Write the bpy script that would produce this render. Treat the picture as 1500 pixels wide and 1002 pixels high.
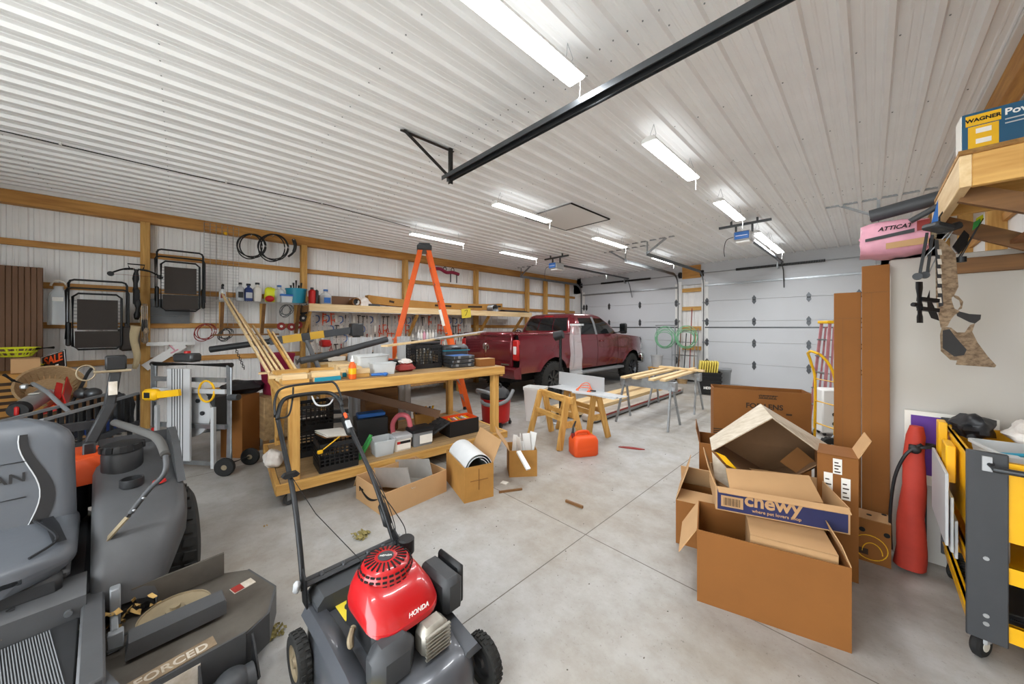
import bpy, bmesh, math, random
from mathutils import Vector, Matrix, Euler
PI = math.pi
R_ = math.radians
for o in list(bpy.data.objects): bpy.data.objects.remove(o)
S = bpy.context.scene
COL = S.collection
# ---------------------------------------------------------------- camera, world, exposure
FPX, HZ, EYE, YAW = 506.0, 479.5, 1.65, 46.05
cam_d = bpy.data.cameras.new('camera'); cam = bpy.data.objects.new('camera', cam_d); COL.objects.link(cam)
cam_d.sensor_width = 36.0; cam_d.lens = FPX / 1500 * 36.0; cam_d.shift_y = -(501 - HZ) / 1500
cam_d.clip_start = 0.02; cam_d.clip_end = 60
cam.location = (0, 0, EYE); cam.rotation_euler = (PI / 2, 0, R_(YAW)); S.camera = cam
W = bpy.data.worlds.new('world'); S.world = W; W.use_nodes = True
W.node_tree.nodes['Background'].inputs[0].default_value = (0.90, 0.96, 1, 1)
W.node_tree.nodes['Background'].inputs[1].default_value = 8.0
S.view_settings.view_transform = 'Standard'; S.view_settings.look = 'None'
S.view_settings.gamma = 1.0; S.view_settings.use_curve_mapping = False
S.view_settings.exposure = 0.12
LAMP_W = 24.0
# ---------------------------------------------------------------- pixel -> place
FW = Vector((-math.sin(R_(YAW)), math.cos(R_(YAW)), 0)); RT = Vector((math.cos(R_(YAW)), math.sin(R_(YAW)), 0))
def ray(x, y): return FW + RT * ((x - 750) / FPX) + Vector((0, 0, (HZ - y) / FPX))
def pz(x, y, z=0.0):
    r = ray(x, y); return Vector((0, 0, EYE)) + r * ((z - EYE) / r.z)
def pX(x, y, X):
    r = ray(x, y); return Vector((0, 0, EYE)) + r * (X / r.x)
def pY(x, y, Y):
    r = ray(x, y); return Vector((0, 0, EYE)) + r * (Y / r.y)
def pd(x, y, d): return Vector((0, 0, EYE)) + ray(x, y) * d
def dep(p): return p[0] * FW.x + p[1] * FW.y
def zat(y, p): return EYE + (HZ - y) / FPX * dep(p)      # height of pixel row y above plan point p
# ---------------------------------------------------------------- materials
def lin(c):
    if isinstance(c, str):
        c = c.lstrip('#'); c = tuple(int(c[i:i + 2], 16) / 255 for i in (0, 2, 4))
    return tuple(v / 12.92 if v <= 0.04045 else ((v + 0.055) / 1.055) ** 2.4 for v in c[:3]) + (1.0,)
MATS = {}
def mat(name, col='#888888', rough=0.5, metal=0.0, var=0.0, scale=8.0, bump=0.0, bscale=60.0, col2=None, stretch=None, emit=0.0, alpha=1.0, trans=0.0, ior=1.45, coat=0.0, detail=4.0, spec=0.5):
    if name in MATS: return MATS[name]
    m = bpy.data.materials.new(name); m.use_nodes = True; nt = m.node_tree; n = nt.nodes; L = nt.links
    b = n['Principled BSDF']; c = lin(col)
    b.inputs['Base Color'].default_value = c; b.inputs['Roughness'].default_value = rough; b.inputs['Metallic'].default_value = metal
    b.inputs['Specular IOR Level'].default_value = spec
    b.inputs['IOR'].default_value = ior
    if coat: b.inputs['Coat Weight'].default_value = coat; b.inputs['Coat Roughness'].default_value = 0.06
    if trans: b.inputs['Transmission Weight'].default_value = trans
    if alpha < 1: b.inputs['Alpha'].default_value = alpha
    if emit: b.inputs['Emission Color'].default_value = c; b.inputs['Emission Strength'].default_value = emit
    if var or col2 or bump:
        tc = n.new('ShaderNodeTexCoord'); mp = n.new('ShaderNodeMapping'); L.new(tc.outputs['Object'], mp.inputs[0])
        if stretch: mp.inputs['Scale'].default_value = stretch
    if var or col2:
        t = n.new('ShaderNodeTexNoise'); t.inputs['Scale'].default_value = scale; t.inputs['Detail'].default_value = detail; t.inputs['Roughness'].default_value = 0.6
        L.new(mp.outputs[0], t.inputs[0])
        cr = n.new('ShaderNodeValToRGB'); L.new(t.outputs[0], cr.inputs[0])
        c2 = lin(col2) if col2 else tuple(min(1, v * (1 + var)) for v in c[:3]) + (1,)
        c1 = c if col2 else tuple(v * (1 - var) for v in c[:3]) + (1,)
        cr.color_ramp.elements[0].color = c1; cr.color_ramp.elements[1].color = c2
        cr.color_ramp.elements[0].position = 0.32; cr.color_ramp.elements[1].position = 0.68
        L.new(cr.outputs[0], b.inputs['Base Color'])
    if bump:
        t2 = n.new('ShaderNodeTexNoise'); t2.inputs['Scale'].default_value = bscale; t2.inputs['Detail'].default_value = 3
        L.new(mp.outputs[0], t2.inputs[0]); bp = n.new('ShaderNodeBump'); bp.inputs['Strength'].default_value = bump; bp.inputs['Distance'].default_value = 0.01
        L.new(t2.outputs[0], bp.inputs['Height']); L.new(bp.outputs[0], b.inputs['Normal'])
    MATS[name] = m; return m
def wood(name, c1, c2, axis='x', s=1.0):
    st = {'x': (1.2, 14, 14), 'y': (14, 1.2, 14), 'z': (14, 14, 1.2)}[axis]
    return mat(name, c1, 0.62, col2=c2, scale=1.6 * s, stretch=st, bump=0.08, bscale=5, detail=6)
for a in 'xyz':
    wood('pine_' + a, '#b5843f', '#d9ac62', a)          # yellowed framing lumber
    wood('fresh_' + a, '#cfae7c', '#e6cda0', a)         # fresh cut white wood
    wood('dark_' + a, '#6b4a2a', '#8a6238', a)
    wood('beam_' + a, '#a8743a', '#cf9a52', a)
    wood('pallet_' + a, '#8f7350', '#b7986c', a)
mat('concrete', '#b9b2a8', 0.55)
def concrete():
    m = MATS['concrete']; nt = m.node_tree; n = nt.nodes; L = nt.links; b = n['Principled BSDF']
    tc = n.new('ShaderNodeTexCoord')
    def noise(sc, det, rg):
        t = n.new('ShaderNodeTexNoise'); t.inputs['Scale'].default_value = sc; t.inputs['Detail'].default_value = det; t.inputs['Roughness'].default_value = rg
        L.new(tc.outputs['Object'], t.inputs[0]); return t
    def ramp(src, c1, c2, p1, p2):
        r = n.new('ShaderNodeValToRGB'); L.new(src.outputs[0], r.inputs[0]); r.color_ramp.elements[0].color = lin(c1); r.color_ramp.elements[1].color = lin(c2)
        r.color_ramp.elements[0].position = p1; r.color_ramp.elements[1].position = p2; return r
    big = ramp(noise(0.55, 8, 0.62), '#a0998f', '#b2b2b1', 0.38, 0.60)
    med = ramp(noise(5, 8, 0.7), '#d8d2c8', '#ffffff', 0.30, 0.62)
    spk = ramp(noise(46, 5, 0.7), '#8c8377', '#ffffff', 0.27, 0.40)
    m1 = n.new('ShaderNodeMix'); m1.data_type = 'RGBA'; m1.blend_type = 'MULTIPLY'; m1.inputs[0].default_value = 0.75
    L.new(big.outputs[0], m1.inputs[6]); L.new(med.outputs[0], m1.inputs[7])
    m2 = n.new('ShaderNodeMix'); m2.data_type = 'RGBA'; m2.blend_type = 'MULTIPLY'; m2.inputs[0].default_value = 0.6
    L.new(m1.outputs[2], m2.inputs[6]); L.new(spk.outputs[0], m2.inputs[7])
    L.new(m2.outputs[2], b.inputs['Base Color'])
    rr = n.new('ShaderNodeMapRange'); rn = noise(1.7, 4, 0.6); L.new(rn.outputs[0], rr.inputs[0]); rr.inputs[3].default_value = 0.32; rr.inputs[4].default_value = 0.62
    L.new(rr.outputs[0], b.inputs['Roughness'])
    bp = n.new('ShaderNodeBump'); bp.inputs['Strength'].default_value = 0.06; L.new(noise(30, 4, 0.6).outputs[0], bp.inputs['Height']); L.new(bp.outputs[0], b.inputs['Normal'])
concrete()
mat('ceil_white', '#f3f4f4', 0.42, var=0.03, scale=1.5)
mat('siding_white', '#f0f0ef', 0.42, var=0.05, scale=2)
mat('door_white', '#c6c9cd', 0.45, var=0.02, scale=1.2)
mat('trim_white', '#e6e6e4', 0.4)
mat('galv', '#9da1a4', 0.36, 0.85, var=0.12, scale=12)
mat('steel', '#b9bcbe', 0.32, 0.7)
mat('dark_steel', '#55585b', 0.38, 0.75, var=0.1, scale=9)
mat('iron', '#3b3b3a', 0.5, 0.6, var=0.15, scale=20)
mat('black_metal', '#17181a', 0.42, 0.2)
mat('black_plastic', '#1b1c1e', 0.5, var=0.12, scale=15)
mat('black_matte', '#141414', 0.85)
mat('grey_plastic', '#56585b', 0.5, var=0.06, scale=8)
mat('charcoal', '#3d3f42', 0.5, var=0.08, scale=7)
mat('dark_grey', '#2c2e30', 0.5)
mat('mid_grey', '#7e8184', 0.5)
mat('light_grey', '#b5b7b9', 0.5)
mat('white_plastic', '#e8e8e6', 0.4)
mat('off_white', '#ddd8cd', 0.6, var=0.05)
mat('rubber', '#1e1e1e', 0.8, bump=0.15, bscale=40)
mat('tyre', '#262625', 0.85, bump=0.2, bscale=30, var=0.15)
mat('red', '#b81f1c', 0.4, var=0.05)
mat('dull_red', '#8e2a24', 0.55, var=0.1)
mat('engine_red', '#b3161b', 0.28, coat=0.5)
mat('orange', '#e5601c', 0.45, var=0.05)
mat('tool_orange', '#e2541f', 0.5)
mat('yellow', '#e8b414', 0.42, var=0.04)
mat('cart_yellow', '#eeb312', 0.38, var=0.03)
mat('neon_yellow', '#d9de2a', 0.5)
mat('blue', '#2560a8', 0.45, var=0.05)
mat('teal', '#1a86a0', 0.45)
mat('dark_blue', '#23366b', 0.5)
mat('green', '#3d9a4c', 0.5)
mat('hose_green', '#79b58d', 0.45)
mat('pink', '#e2a4b6', 0.6, var=0.12, scale=6)
mat('maroon', '#8c1d3c', 0.5)
mat('cardboard', '#875523', 0.8, var=0.05, scale=3, bump=0.03, bscale=80)
mat('cardboard_lt', '#bd966a', 0.8, var=0.05, scale=3, bump=0.03, bscale=80)
mat('cardboard_dk', '#7d532a', 0.8, var=0.07, scale=3)
mat('cardboard_old', '#b0803f', 0.78, var=0.10, scale=5, bump=0.12, bscale=14)
mat('brown_board', '#6a4a31', 0.6, var=0.06, scale=2)
mat('ink', '#3a2a1c', 0.8)
mat('ink_white', '#eeeeea', 0.7)
mat('paper', '#e9e6de', 0.7, var=0.03)
mat('glass_dark', '#15181a', 0.08, spec=0.8)
mat('lamp_white', '#ffffff', 0.4, emit=9.0)
mat('clear_plastic', '#e6edf0', 0.18, trans=0.0, alpha=0.42)
mat('frosted', '#dfe3e4', 0.4, alpha=0.72, var=0.04)
# ---------------------------------------------------------------- mesh building
def frame(d, up=(0, 0, 1)):
    d = Vector(d).normalized(); u = Vector(up)
    if abs(d.dot(u.normalized())) > 0.985: u = Vector((0, 1, 0)) if abs(d.y) < 0.9 else Vector((1, 0, 0))
    s = d.cross(u).normalized(); u = s.cross(d).normalized(); return d, s, u
def rz(a): return Matrix.Rotation(R_(a), 4, 'Z')
def rot(x=0, y=0, z=0): return Euler((R_(x), R_(y), R_(z))).to_matrix().to_4x4()
def at(x, y, z, m=None): return Matrix.Translation((x, y, z)) @ (m if m is not None else Matrix())
class MB:
    def __init__(s): s.v = []; s.f = []
    def add(s, v, f, M=None):
        k = len(s.v)
        for p in v:
            p = Vector(p); s.v.append(M @ p if M is not None else p)
        for q in f: s.f.append(tuple(i + k for i in q))
        return s
    def box(s, c, d, M=None, bev=0.0):
        x, y, z = d[0] / 2, d[1] / 2, d[2] / 2
        T = Matrix.Translation(c) if M is None else Matrix.Translation(c) @ M
        if bev <= 0:
            v = [(i * x, j * y, k * z) for k in (-1, 1) for j in (-1, 1) for i in (-1, 1)]
            return s.add(v, [(0, 2, 3, 1), (4, 5, 7, 6), (0, 1, 5, 4), (2, 6, 7, 3), (0, 4, 6, 2), (1, 3, 7, 5)], T)
        b = min(bev, x * .98, y * .98, z * .98); v = []; idx = {}
        for i in (-1, 1):
            for j in (-1, 1):
                for k in (-1, 1):
                    for ax in range(3):
                        p = [i * x, j * y, k * z]; sg = (i, j, k)
                        for q in range(3):
                            if q != ax: p[q] -= sg[q] * b
                        idx[(i, j, k, ax)] = len(v); v.append(p)
        f = []
        for ax in range(3):
            o1, o2 = (ax + 1) % 3, (ax + 2) % 3
            for sg in (-1, 1):
                def kk(a, b_):
                    t = [0, 0, 0]; t[ax] = sg; t[o1] = a; t[o2] = b_; return idx[(t[0], t[1], t[2], ax)]
                q = (kk(-1, -1), kk(1, -1), kk(1, 1), kk(-1, 1)); f.append(q if sg > 0 else q[::-1])
            for a in (-1, 1):
                for b_ in (-1, 1):
                    def ee(sg, axx):
                        t = [0, 0, 0]; t[ax] = sg; t[o1] = a; t[o2] = b_; return idx[(t[0], t[1], t[2], axx)]
                    q = (ee(-1, o1), ee(1, o1), ee(1, o2), ee(-1, o2)); f.append(q if a * b_ > 0 else q[::-1])
        for i in (-1, 1):
            for j in (-1, 1):
                for k in (-1, 1):
                    q = tuple(idx[(i, j, k, ax)] for ax in range(3)); f.append(q if i * j * k > 0 else q[::-1])
        return s.add(v, f, T)
    def bx(s, x0, y0, z0, x1, y1, z1, bev=0.0):
        return s.box(((x0 + x1) / 2, (y0 + y1) / 2, (z0 + z1) / 2), (abs(x1 - x0), abs(y1 - y0), abs(z1 - z0)), None, bev)
    def beam(s, p0, p1, w, h, up=(0, 0, 1), bev=0.0):
        p0 = Vector(p0); p1 = Vector(p1); d, sd, u = frame(p1 - p0, up); M = Matrix((d, sd, u)).transposed().to_4x4()
        return s.box((p0 + p1) / 2, ((p1 - p0).length, w, h), M, bev)
    def ring(s, c, a, b, n): return [Vector(c) + Vector(a) * math.cos(2 * PI * i / n) + Vector(b) * math.sin(2 * PI * i / n) for i in range(n)]
    def loft(s, rings, cap=True, close=True):
        n = len(rings[0]); v = [p for r in rings for p in r]; f = []
        for k in range(len(rings) - 1):
            for i in range(n if close else n - 1):
                j = (i + 1) % n; f.append((k * n + i, k * n + j, (k + 1) * n + j, (k + 1) * n + i))
        if cap and close: f.append(tuple(range(n))[::-1]); f.append(tuple((len(rings) - 1) * n + i for i in range(n)))
        return s.add(v, f)
    def cyl(s, p0, p1, r0, r1=None, n=16, cap=True):
        p0 = Vector(p0); p1 = Vector(p1); d, a, b = frame(p1 - p0); r1 = r0 if r1 is None else r1
        return s.loft([s.ring(p0, a * r0, b * r0, n), s.ring(p1, a * r1, b * r1, n)], cap)
    def tube(s, pts, r, n=8, closed=False, cap=True):
        pts = [Vector(p) for p in pts]; m = len(pts); rings = []; pa = None
        for i in range(m):
            if closed: d = pts[(i + 1) % m] - pts[i - 1]
            else: d = pts[min(i + 1, m - 1)] - pts[max(i - 1, 0)]
            if d.length < 1e-9: d = Vector((0, 0, 1))
            d.normalize()
            if pa is None: _, a, b = frame(d)
            else:
                a = pa - d * pa.dot(d)
                if a.length < 1e-6: _, a, b = frame(d)
                a.normalize(); b = a.cross(d) * -1; b = d.cross(a)
            pa = a; rr = r[i] if isinstance(r, (list, tuple)) else r
            rings.append(s.ring(pts[i], a * rr, b * rr, n))
        if closed: rings.append(rings[0]); return s.loft(rings, False)
        return s.loft(rings, cap)
    def lathe(s, prof, M=None, n=24, arc=1.0):
        v = []; f = []; m = len(prof); N = n if arc >= 1 else n + 1
        for i in range(N):
            a = 2 * PI * arc * i / n
            for r, z in prof: v.append((r * math.cos(a), r * math.sin(a), z))
        for i in range(n):
            j = (i + 1) % N
            for k in range(m - 1): f.append((i * m + k, j * m + k, j * m + k + 1, i * m + k + 1))
        return s.add(v, f, M)
    def prism(s, poly, z0, z1, M=None):
        n = len(poly); v = [(p[0], p[1], z0) for p in poly] + [(p[0], p[1], z1) for p in poly]
        ar = sum(poly[i][0] * poly[(i + 1) % n][1] - poly[(i + 1) % n][0] * poly[i][1] for i in range(n))
        f = [(i, (i + 1) % n, n + (i + 1) % n, n + i) for i in range(n)] + [tuple(range(n))[::-1], tuple(range(n, 2 * n))]
        if ar < 0: f = [q[::-1] for q in f]
        return s.add(v, f, M)
    def sphere(s, c, r, n=14, m=9, M=None):
        sx, sy, sz = (r, r, r) if not isinstance(r, (tuple, list)) else r
        v = [(0, 0, -1)]
        for k in range(1, m):
            t = PI * k / m - PI / 2
            for i in range(n): v.append((math.cos(t) * math.cos(2 * PI * i / n), math.cos(t) * math.sin(2 * PI * i / n), math.sin(t)))
        v.append((0, 0, 1)); f = []
        for i in range(n):
            j = (i + 1) % n; f.append((0, 1 + j, 1 + i)); f.append((len(v) - 1, 1 + (m - 2) * n + i, 1 + (m - 2) * n + j))
            for k in range(m - 2): f.append((1 + k * n + i, 1 + k * n + j, 1 + (k + 1) * n + j, 1 + (k + 1) * n + i))
        T = Matrix.Translation(c) @ (M if M is not None else Matrix()) @ Matrix.Diagonal((sx, sy, sz, 1)); return s.add(v, f, T)
    def grid(s, fn, nu, nv, flip=False):
        v = [fn(i / nu, j / nv) for j in range(nv + 1) for i in range(nu + 1)]; f = []
        for j in range(nv):
            for i in range(nu):
                a = j * (nu + 1) + i; q = (a, a + 1, a + nu + 2, a + nu + 1); f.append(q[::-1] if flip else q)
        return s.add(v, f)
    def slab(s, fn, nu, nv, t):
        """double sided sheet: fn(u,v) -> point, thickness t along normal approx given by fn returning (p, n)"""
        top = []; bot = []
        for j in range(nv + 1):
            for i in range(nu + 1):
                p, nn = fn(i / nu, j / nv); p = Vector(p); nn = Vector(nn).normalized(); top.append(p + nn * t / 2); bot.append(p - nn * t / 2)
        k = len(top); f = []; w = nu + 1
        for j in range(nv):
            for i in range(nu):
                a = j * w + i; f.append((a, a + 1, a + w + 1, a + w)); f.append((k + a, k + a + w, k + a + w + 1, k + a + 1))
        for i in range(nu):
            f.append((i, k + i, k + i + 1, i + 1)); a = nv * w + i; f.append((a, a + 1, k + a + 1, k + a))
        for j in range(nv):
            a = j * w; f.append((a, a + w, k + a + w, k + a)); a = j * w + nu; f.append((a, k + a, k + a + w, a + w))
        return s.add(top + bot, f)
    def quad(s, a, b, c, d, t=0.004):
        """thin panel with corner points"""
        a, b, c, d = map(Vector, (a, b, c, d)); n = (b - a).cross(d - a).normalized() * t / 2
        return s.add([a + n, b + n, c + n, d + n, a - n, b - n, c - n, d - n], [(0, 1, 2, 3), (7, 6, 5, 4), (0, 4, 5, 1), (1, 5, 6, 2), (2, 6, 7, 3), (3, 7, 4, 0)])
    def mesh(s, name, m, smooth=True, ang=38):
        me = bpy.data.meshes.new(name); me.from_pydata([tuple(p) for p in s.v], [], s.f); me.materials.append(MATS[m] if isinstance(m, str) else m)
        bm = bmesh.new(); bm.from_mesh(me); bmesh.ops.recalc_face_normals(bm, faces=bm.faces); bm.to_mesh(me); bm.free()
        if smooth:
            me.polygons.foreach_set('use_smooth', [True] * len(me.polygons)); me.set_sharp_from_angle(angle=R_(ang))
        me.update(); return me
def put(o, parent=None, loc=None, rzd=0.0, label=None, cat=None, group=None, kind=None):
    COL.objects.link(o)
    if parent is not None: o.parent = parent
    if loc is not None: o.location = loc
    if rzd: o.rotation_euler = (0, 0, R_(rzd))
    for k, v in (('label', label), ('category', cat), ('group', group), ('kind', kind)):
        if v: o[k] = v
    return o
def part(mb, name, m, parent, label=None, kind=None, smooth=True, ang=38):
    return put(bpy.data.objects.new(name, mb.mesh(name, m, smooth, ang)), parent, label=label, kind=kind)
def inst(me, name, parent, M=None, label=None):
    o = put(bpy.data.objects.new(name, me), parent, label=label)
    if M is not None: o.matrix_local = M
    return o
def thing(name, label, cat, loc=(0, 0, 0), rzd=0.0, group=None, rx=0, ry=0):
    o = bpy.data.objects.new(name, None); o.empty_display_size = 0.1; put(o, None, loc, 0, label, cat, group)
    o.rotation_euler = (R_(rx), R_(ry), R_(rzd)); return o
def solo(mb, name, m, label, cat, loc=(0, 0, 0), rzd=0.0, group=None, kind=None, smooth=True, ang=38):
    return put(bpy.data.objects.new(name, mb.mesh(name, m, smooth, ang)), None, loc, rzd, label, cat, group, kind)
def struct(mb, name, m, label=None, smooth=True): return put(bpy.data.objects.new(name, mb.mesh(name, m, smooth)), None, kind='structure', label=label)
def copy_tree(o, parent=None):
    c = o.copy(); COL.objects.link(c); c.parent = parent
    for ch in list(o.children): copy_tree(ch, c)
    return c
def text(s, name, m, parent, size, M, bold=0.0, depth=0.0008, align='CENTER', label=None, sx=1.0, shear=0.0):
    cu = bpy.data.curves.new(name, 'FONT'); cu.body = s; cu.size = size; cu.align_x = align; cu.align_y = 'CENTER'; cu.extrude = depth; cu.offset = bold; cu.shear = shear; cu.resolution_u = 3
    t = bpy.data.objects.new(name + '_src', cu); me = bpy.data.meshes.new_from_object(t)
    me.transform(M @ Matrix.Diagonal((sx, 1, 1, 1))); me.materials.clear(); me.materials.append(MATS[m])
    bpy.data.objects.remove(t); bpy.data.curves.remove(cu)
    o = bpy.data.objects.new(name, me); put(o, parent, label=label); return o
def face(o, x, y): 
    """matrix whose local x,y span a plane: o origin, x dir, y dir"""
    x = Vector(x).normalized(); y = Vector(y); n = x.cross(y).normalized(); y = n.cross(x)
    M = Matrix((x, y, n)).transposed().to_4x4(); M.translation = Vector(o); return M
def arc(c, a, b, t0, t1, n): 
    c, a, b = Vector(c), Vector(a), Vector(b); return [c + a * math.cos(t0 + (t1 - t0) * i / n) + b * math.sin(t0 + (t1 - t0) * i / n) for i in range(n + 1)]
def spline(pts, k=6):
    P = [Vector(p) for p in pts]; out = []
    for i in range(len(P) - 1):
        p0 = P[max(i - 1, 0)]; p1 = P[i]; p2 = P[i + 1]; p3 = P[min(i + 2, len(P) - 1)]
        for j in range(k):
            t = j / k; out.append(0.5 * ((2 * p1) + (p2 - p0) * t + (2 * p0 - 5 * p1 + 4 * p2 - p3) * t * t + (3 * p1 - p0 - 3 * p2 + p3) * t ** 3))
    out.append(P[-1]); return out
# ================================================================ the building
XL, XR, YB, YF, ZC = -8.2, 0.98, 11.54, -3.0, 3.62
mb = MB(); 
mb.bx(XL - .2, YF - .2, -0.12, XR + .2, YB + .2, 0)
floor = struct(mb, 'floor', 'concrete')
mat('joint', '#6f6a62', 0.9)
for (a, b) in (((-1.573, YF, 0), (-1.573, YB, 0)), ((-5.2, YF, 0), (-5.2, YB, 0)), ((XL, 2.33, 0), (XR, 2.33, 0)), ((XL, 6.6, 0), (XR, 6.6, 0))):
    j = MB(); j.beam(a, b, 0.006, 0.0016); part(j, 'control_joint', 'joint', floor)
# ceiling: ribbed liner panels, ribs hanging down
def rib_profile(w0, w1, pitch=0.21, h=0.03, off=0.0):
    pts = []; k = math.floor((w0 - off) / pitch) - 1
    while off + k * pitch < w1 + pitch:
        c = off + k * pitch
        for d, z in ((-.030, 0), (-.016, h), (.016, h), (.030, 0), (.072, 0), (.078, .004), (.088, .004), (.094, 0), (.122, 0), (.128, .004), (.138, .004), (.144, 0)):
            if w0 <= c + d <= w1: pts.append((c + d, z))
        k += 1
    pts = [(w0, 0)] + [p for p in pts if p[0] > w0 + 1e-4 and p[0] < w1 - 1e-4] + [(w1, 0)]
    return pts
ceil_root = put(bpy.data.objects.new('ceiling', None), kind='structure')
seams = [YF, 2.125, 6.87, YB + .02]
nP = 11; x0 = XL
i = 0
while x0 < XR - 0.01:
    x1 = min(x0 + 0.84, XR + 0.0)
    for s in range(3):
        pr = rib_profile(x0, x1, off=XL + 0.105); m = MB(); z = ZC + (0.0015 if s % 2 else 0)
        for k in range(len(pr) - 1):
            (xa, ha), (xb, hb) = pr[k], pr[k + 1]
            m.add([(xa, seams[s] - .04, z - ha), (xb, seams[s] - .04, z - hb), (xb, seams[s + 1], z - hb), (xa, seams[s + 1], z - ha)], [(0, 1, 2, 3)])
        part(m, 'ceiling_panel', 'ceil_white', ceil_root, ang=20)
    x0 = x1; i += 1
m = MB(); m.bx(XL - .2, YF - .2, ZC + .02, XR + 2, YB + .2, ZC + .12); part(m, 'roof_deck', 'off_white', ceil_root)
m = MB()
for yy in [-2.5 + 1.2 * k for k in range(12)]:
    xx = XL + 0.105 + 0.045
    while xx < XR:
        m.cyl((xx, yy, ZC), (xx, yy, ZC - .005), .006, .004, 6); xx += 0.21
for yy in seams[1:3]:
    xx = XL + 0.15
    while xx < XR: m.cyl((xx, yy + .02, ZC), (xx, yy + .02, ZC - .006), .006, .004, 6); xx += 0.105
part(m, 'screw_heads', 'mid_grey', ceil_root, kind='stuff')
# attic hatch
h0, h1, h2, h3 = pz(792, 303, ZC), pz(836, 294, ZC), pz(893, 319, ZC), pz(827, 335, ZC)
hx0, hx1 = -4.22, -3.24; hy0, hy1 = 4.40, 5.55
m = MB(); m.bx(hx0, hy0, ZC - .036, hx1, hy1, ZC + .01); hatch = put(bpy.data.objects.new('trim_1', m.mesh('trim_1', 'trim_white')), kind='structure')
for a in (((hx0, hy0), (hx1, hy0)), ((hx1, hy0), (hx1, hy1)), ((hx0, hy1), (hx1, hy1)), ((hx0, hy0), (hx0, hy1))):
    j = MB(); j.beam((a[0][0], a[0][1], ZC - .034), (a[1][0], a[1][1], ZC - .034), .03, .012); part(j, 'hatch_edge', 'mid_grey' if a[0] == (hx0, hy0) else 'black_matte', hatch)
# ---- left wall
def siding(m, p0, du, dn, w0, w1, z0, z1, pitch=0.2286):
    p0 = Vector(p0); du = Vector(du); dn = Vector(dn); pr = rib_profile(w0, w1, pitch, 0.019, off=0.07)
    for k in range(len(pr) - 1):
        (a, ha), (b, hb) = pr[k], pr[k + 1]
        A = p0 + du * a - dn * ha; B = p0 + du * b - dn * hb
        m.add([A + Vector((0, 0, z0)), B + Vector((0, 0, z0)), B + Vector((0, 0, z1)), A + Vector((0, 0, z1))], [(0, 1, 2, 3)])
wl = put(bpy.data.objects.new('wall_left', None), kind='structure')
yy = YF
while yy < YB:
    m = MB(); siding(m, (XL - .16, 0, 0), (0, 1, 0), (1, 0, 0), yy, min(yy + .9144, YB + .1), 0, ZC); part(m, 'siding_sheet', 'siding_white', wl, ang=20); yy += .9144
m = MB(); m.bx(XL - .3, YF, 0, XL - .2, YB, ZC); part(m, 'backing', 'off_white', wl)
for z in (2.845, 2.26, 1.68, 1.1, 0.5):
    m = MB(); m.bx(XL - .135, YF, z - .045, XL - .098, YB, z + .045, .003); part(m, 'girt', 'beam_y', wl)
m = MB(); m.bx(XL - .137, YF, 3.36, XL - .0, YB, 3.545, .004); part(m, 'header_beam', 'beam_y', wl)
m = MB(); m.bx(XL - .1, YF, 3.545, XL + .02, YB, ZC, .003); part(m, 'trim', 'trim_white', wl)
for y in (-2.67, -.396, 1.876, 4.15, 6.43, 8.66, 9.63, 10.94):
    m = MB(); m.bx(XL - .098, y - .055, 0, XL + .035, y + .055, 3.36, .004); part(m, 'post', 'pine_z', wl)
# ---- wall behind the camera and the right wall
wf = put(bpy.data.objects.new('wall_front', None), kind='structure')      # unseen, behind the camera: its wide opening is added to let fill light in
for a in ((XL - .2, YF - .12, 0, -3.4, YF, ZC), (-3.4, YF - .12, 3.3, .8, YF, ZC), (.8, YF - .12, 0, XR + .2, YF, ZC)):
    m = MB(); m.bx(*a); part(m, 'wall_panel', 'siding_white', wf)
m = MB(); m.bx(-30, -40, -.14, 25, YF - .2, -.02); mat('bounce_ground', '#d2d0cb', .8, var=.06, scale=2); struct(m, 'ground', 'bounce_ground')  # unseen pale ground added outside the opening to bounce light onto the ceiling
wr = put(bpy.data.objects.new('wall_right', None), kind='structure')
mat('osb', '#9a6a38', 0.8, col2='#c29a63', scale=22, detail=2, bump=0.1, bscale=40)
mat('ply_dark', '#7b4f2a', 0.7, col2='#946338', scale=2, stretch=(1, 8, 8))
m = MB(); m.bx(XR + .10, YF, 0, XR + .2, YB, ZC); part(m, 'sheathing', 'siding_white', wr)
for y in (-2.2, -.3, 1.6, 3.0, 4.9, 6.8, 8.7, 10.9):
    m = MB(); m.bx(XR - .04, y - .055, 0, XR + .1, y + .055, 3.4, .004); part(m, 'post', 'pine_z', wr)
for z in (2.9, 2.3, 1.68, 1.1, .5):
    m = MB(); m.bx(XR + .06, YF, z - .045, XR + .098, YB, z + .045, .003); part(m, 'girt', 'beam_y', wr)
# ---- back wall with two overhead doors
wb = put(bpy.data.objects.new('wall_back', None), kind='structure')
def xy_at(x, y=479): return pY(x, y, YB).x
D1 = (xy_at(1033), xy_at(1033) + 3.56)          # right door
D2 = (xy_at(850) + .14, xy_at(994))           # left door (behind the truck)
DH = 3.05
m = MB(); m.bx(XL - .2, YB, DH - .06, XR + .2, YB + .1, ZC); part(m, 'header_panel', 'door_white', wb)
m = MB(); m.bx(XL - .2, YB + .14, 0, XR + .2, YB + .2, ZC); part(m, 'outer_sheathing', 'off_white', wb)
cx0, cx1 = D2[1] + .1, D1[0] - .1
m = MB(); siding(m, (0, YB + .12, 0), (1, 0, 0), (0, -1, 0), D2[1], D1[0], 0, ZC); part(m, 'siding_sheet', 'siding_white', wb, ang=20)
m = MB(); m.bx(cx0 + .02, YB - .03, 3.18, cx1 - .02, YB + .02, 3.58, .004); part(m, 'header_board', 'beam_x', wb)
for z in (2.82, 2.24, 1.62, 1.0):
    m = MB(); m.bx(cx0, YB + .03, z - .06, cx1, YB + .08, z + .06, .003); part(m, 'girt', 'pine_x', wb)
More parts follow.
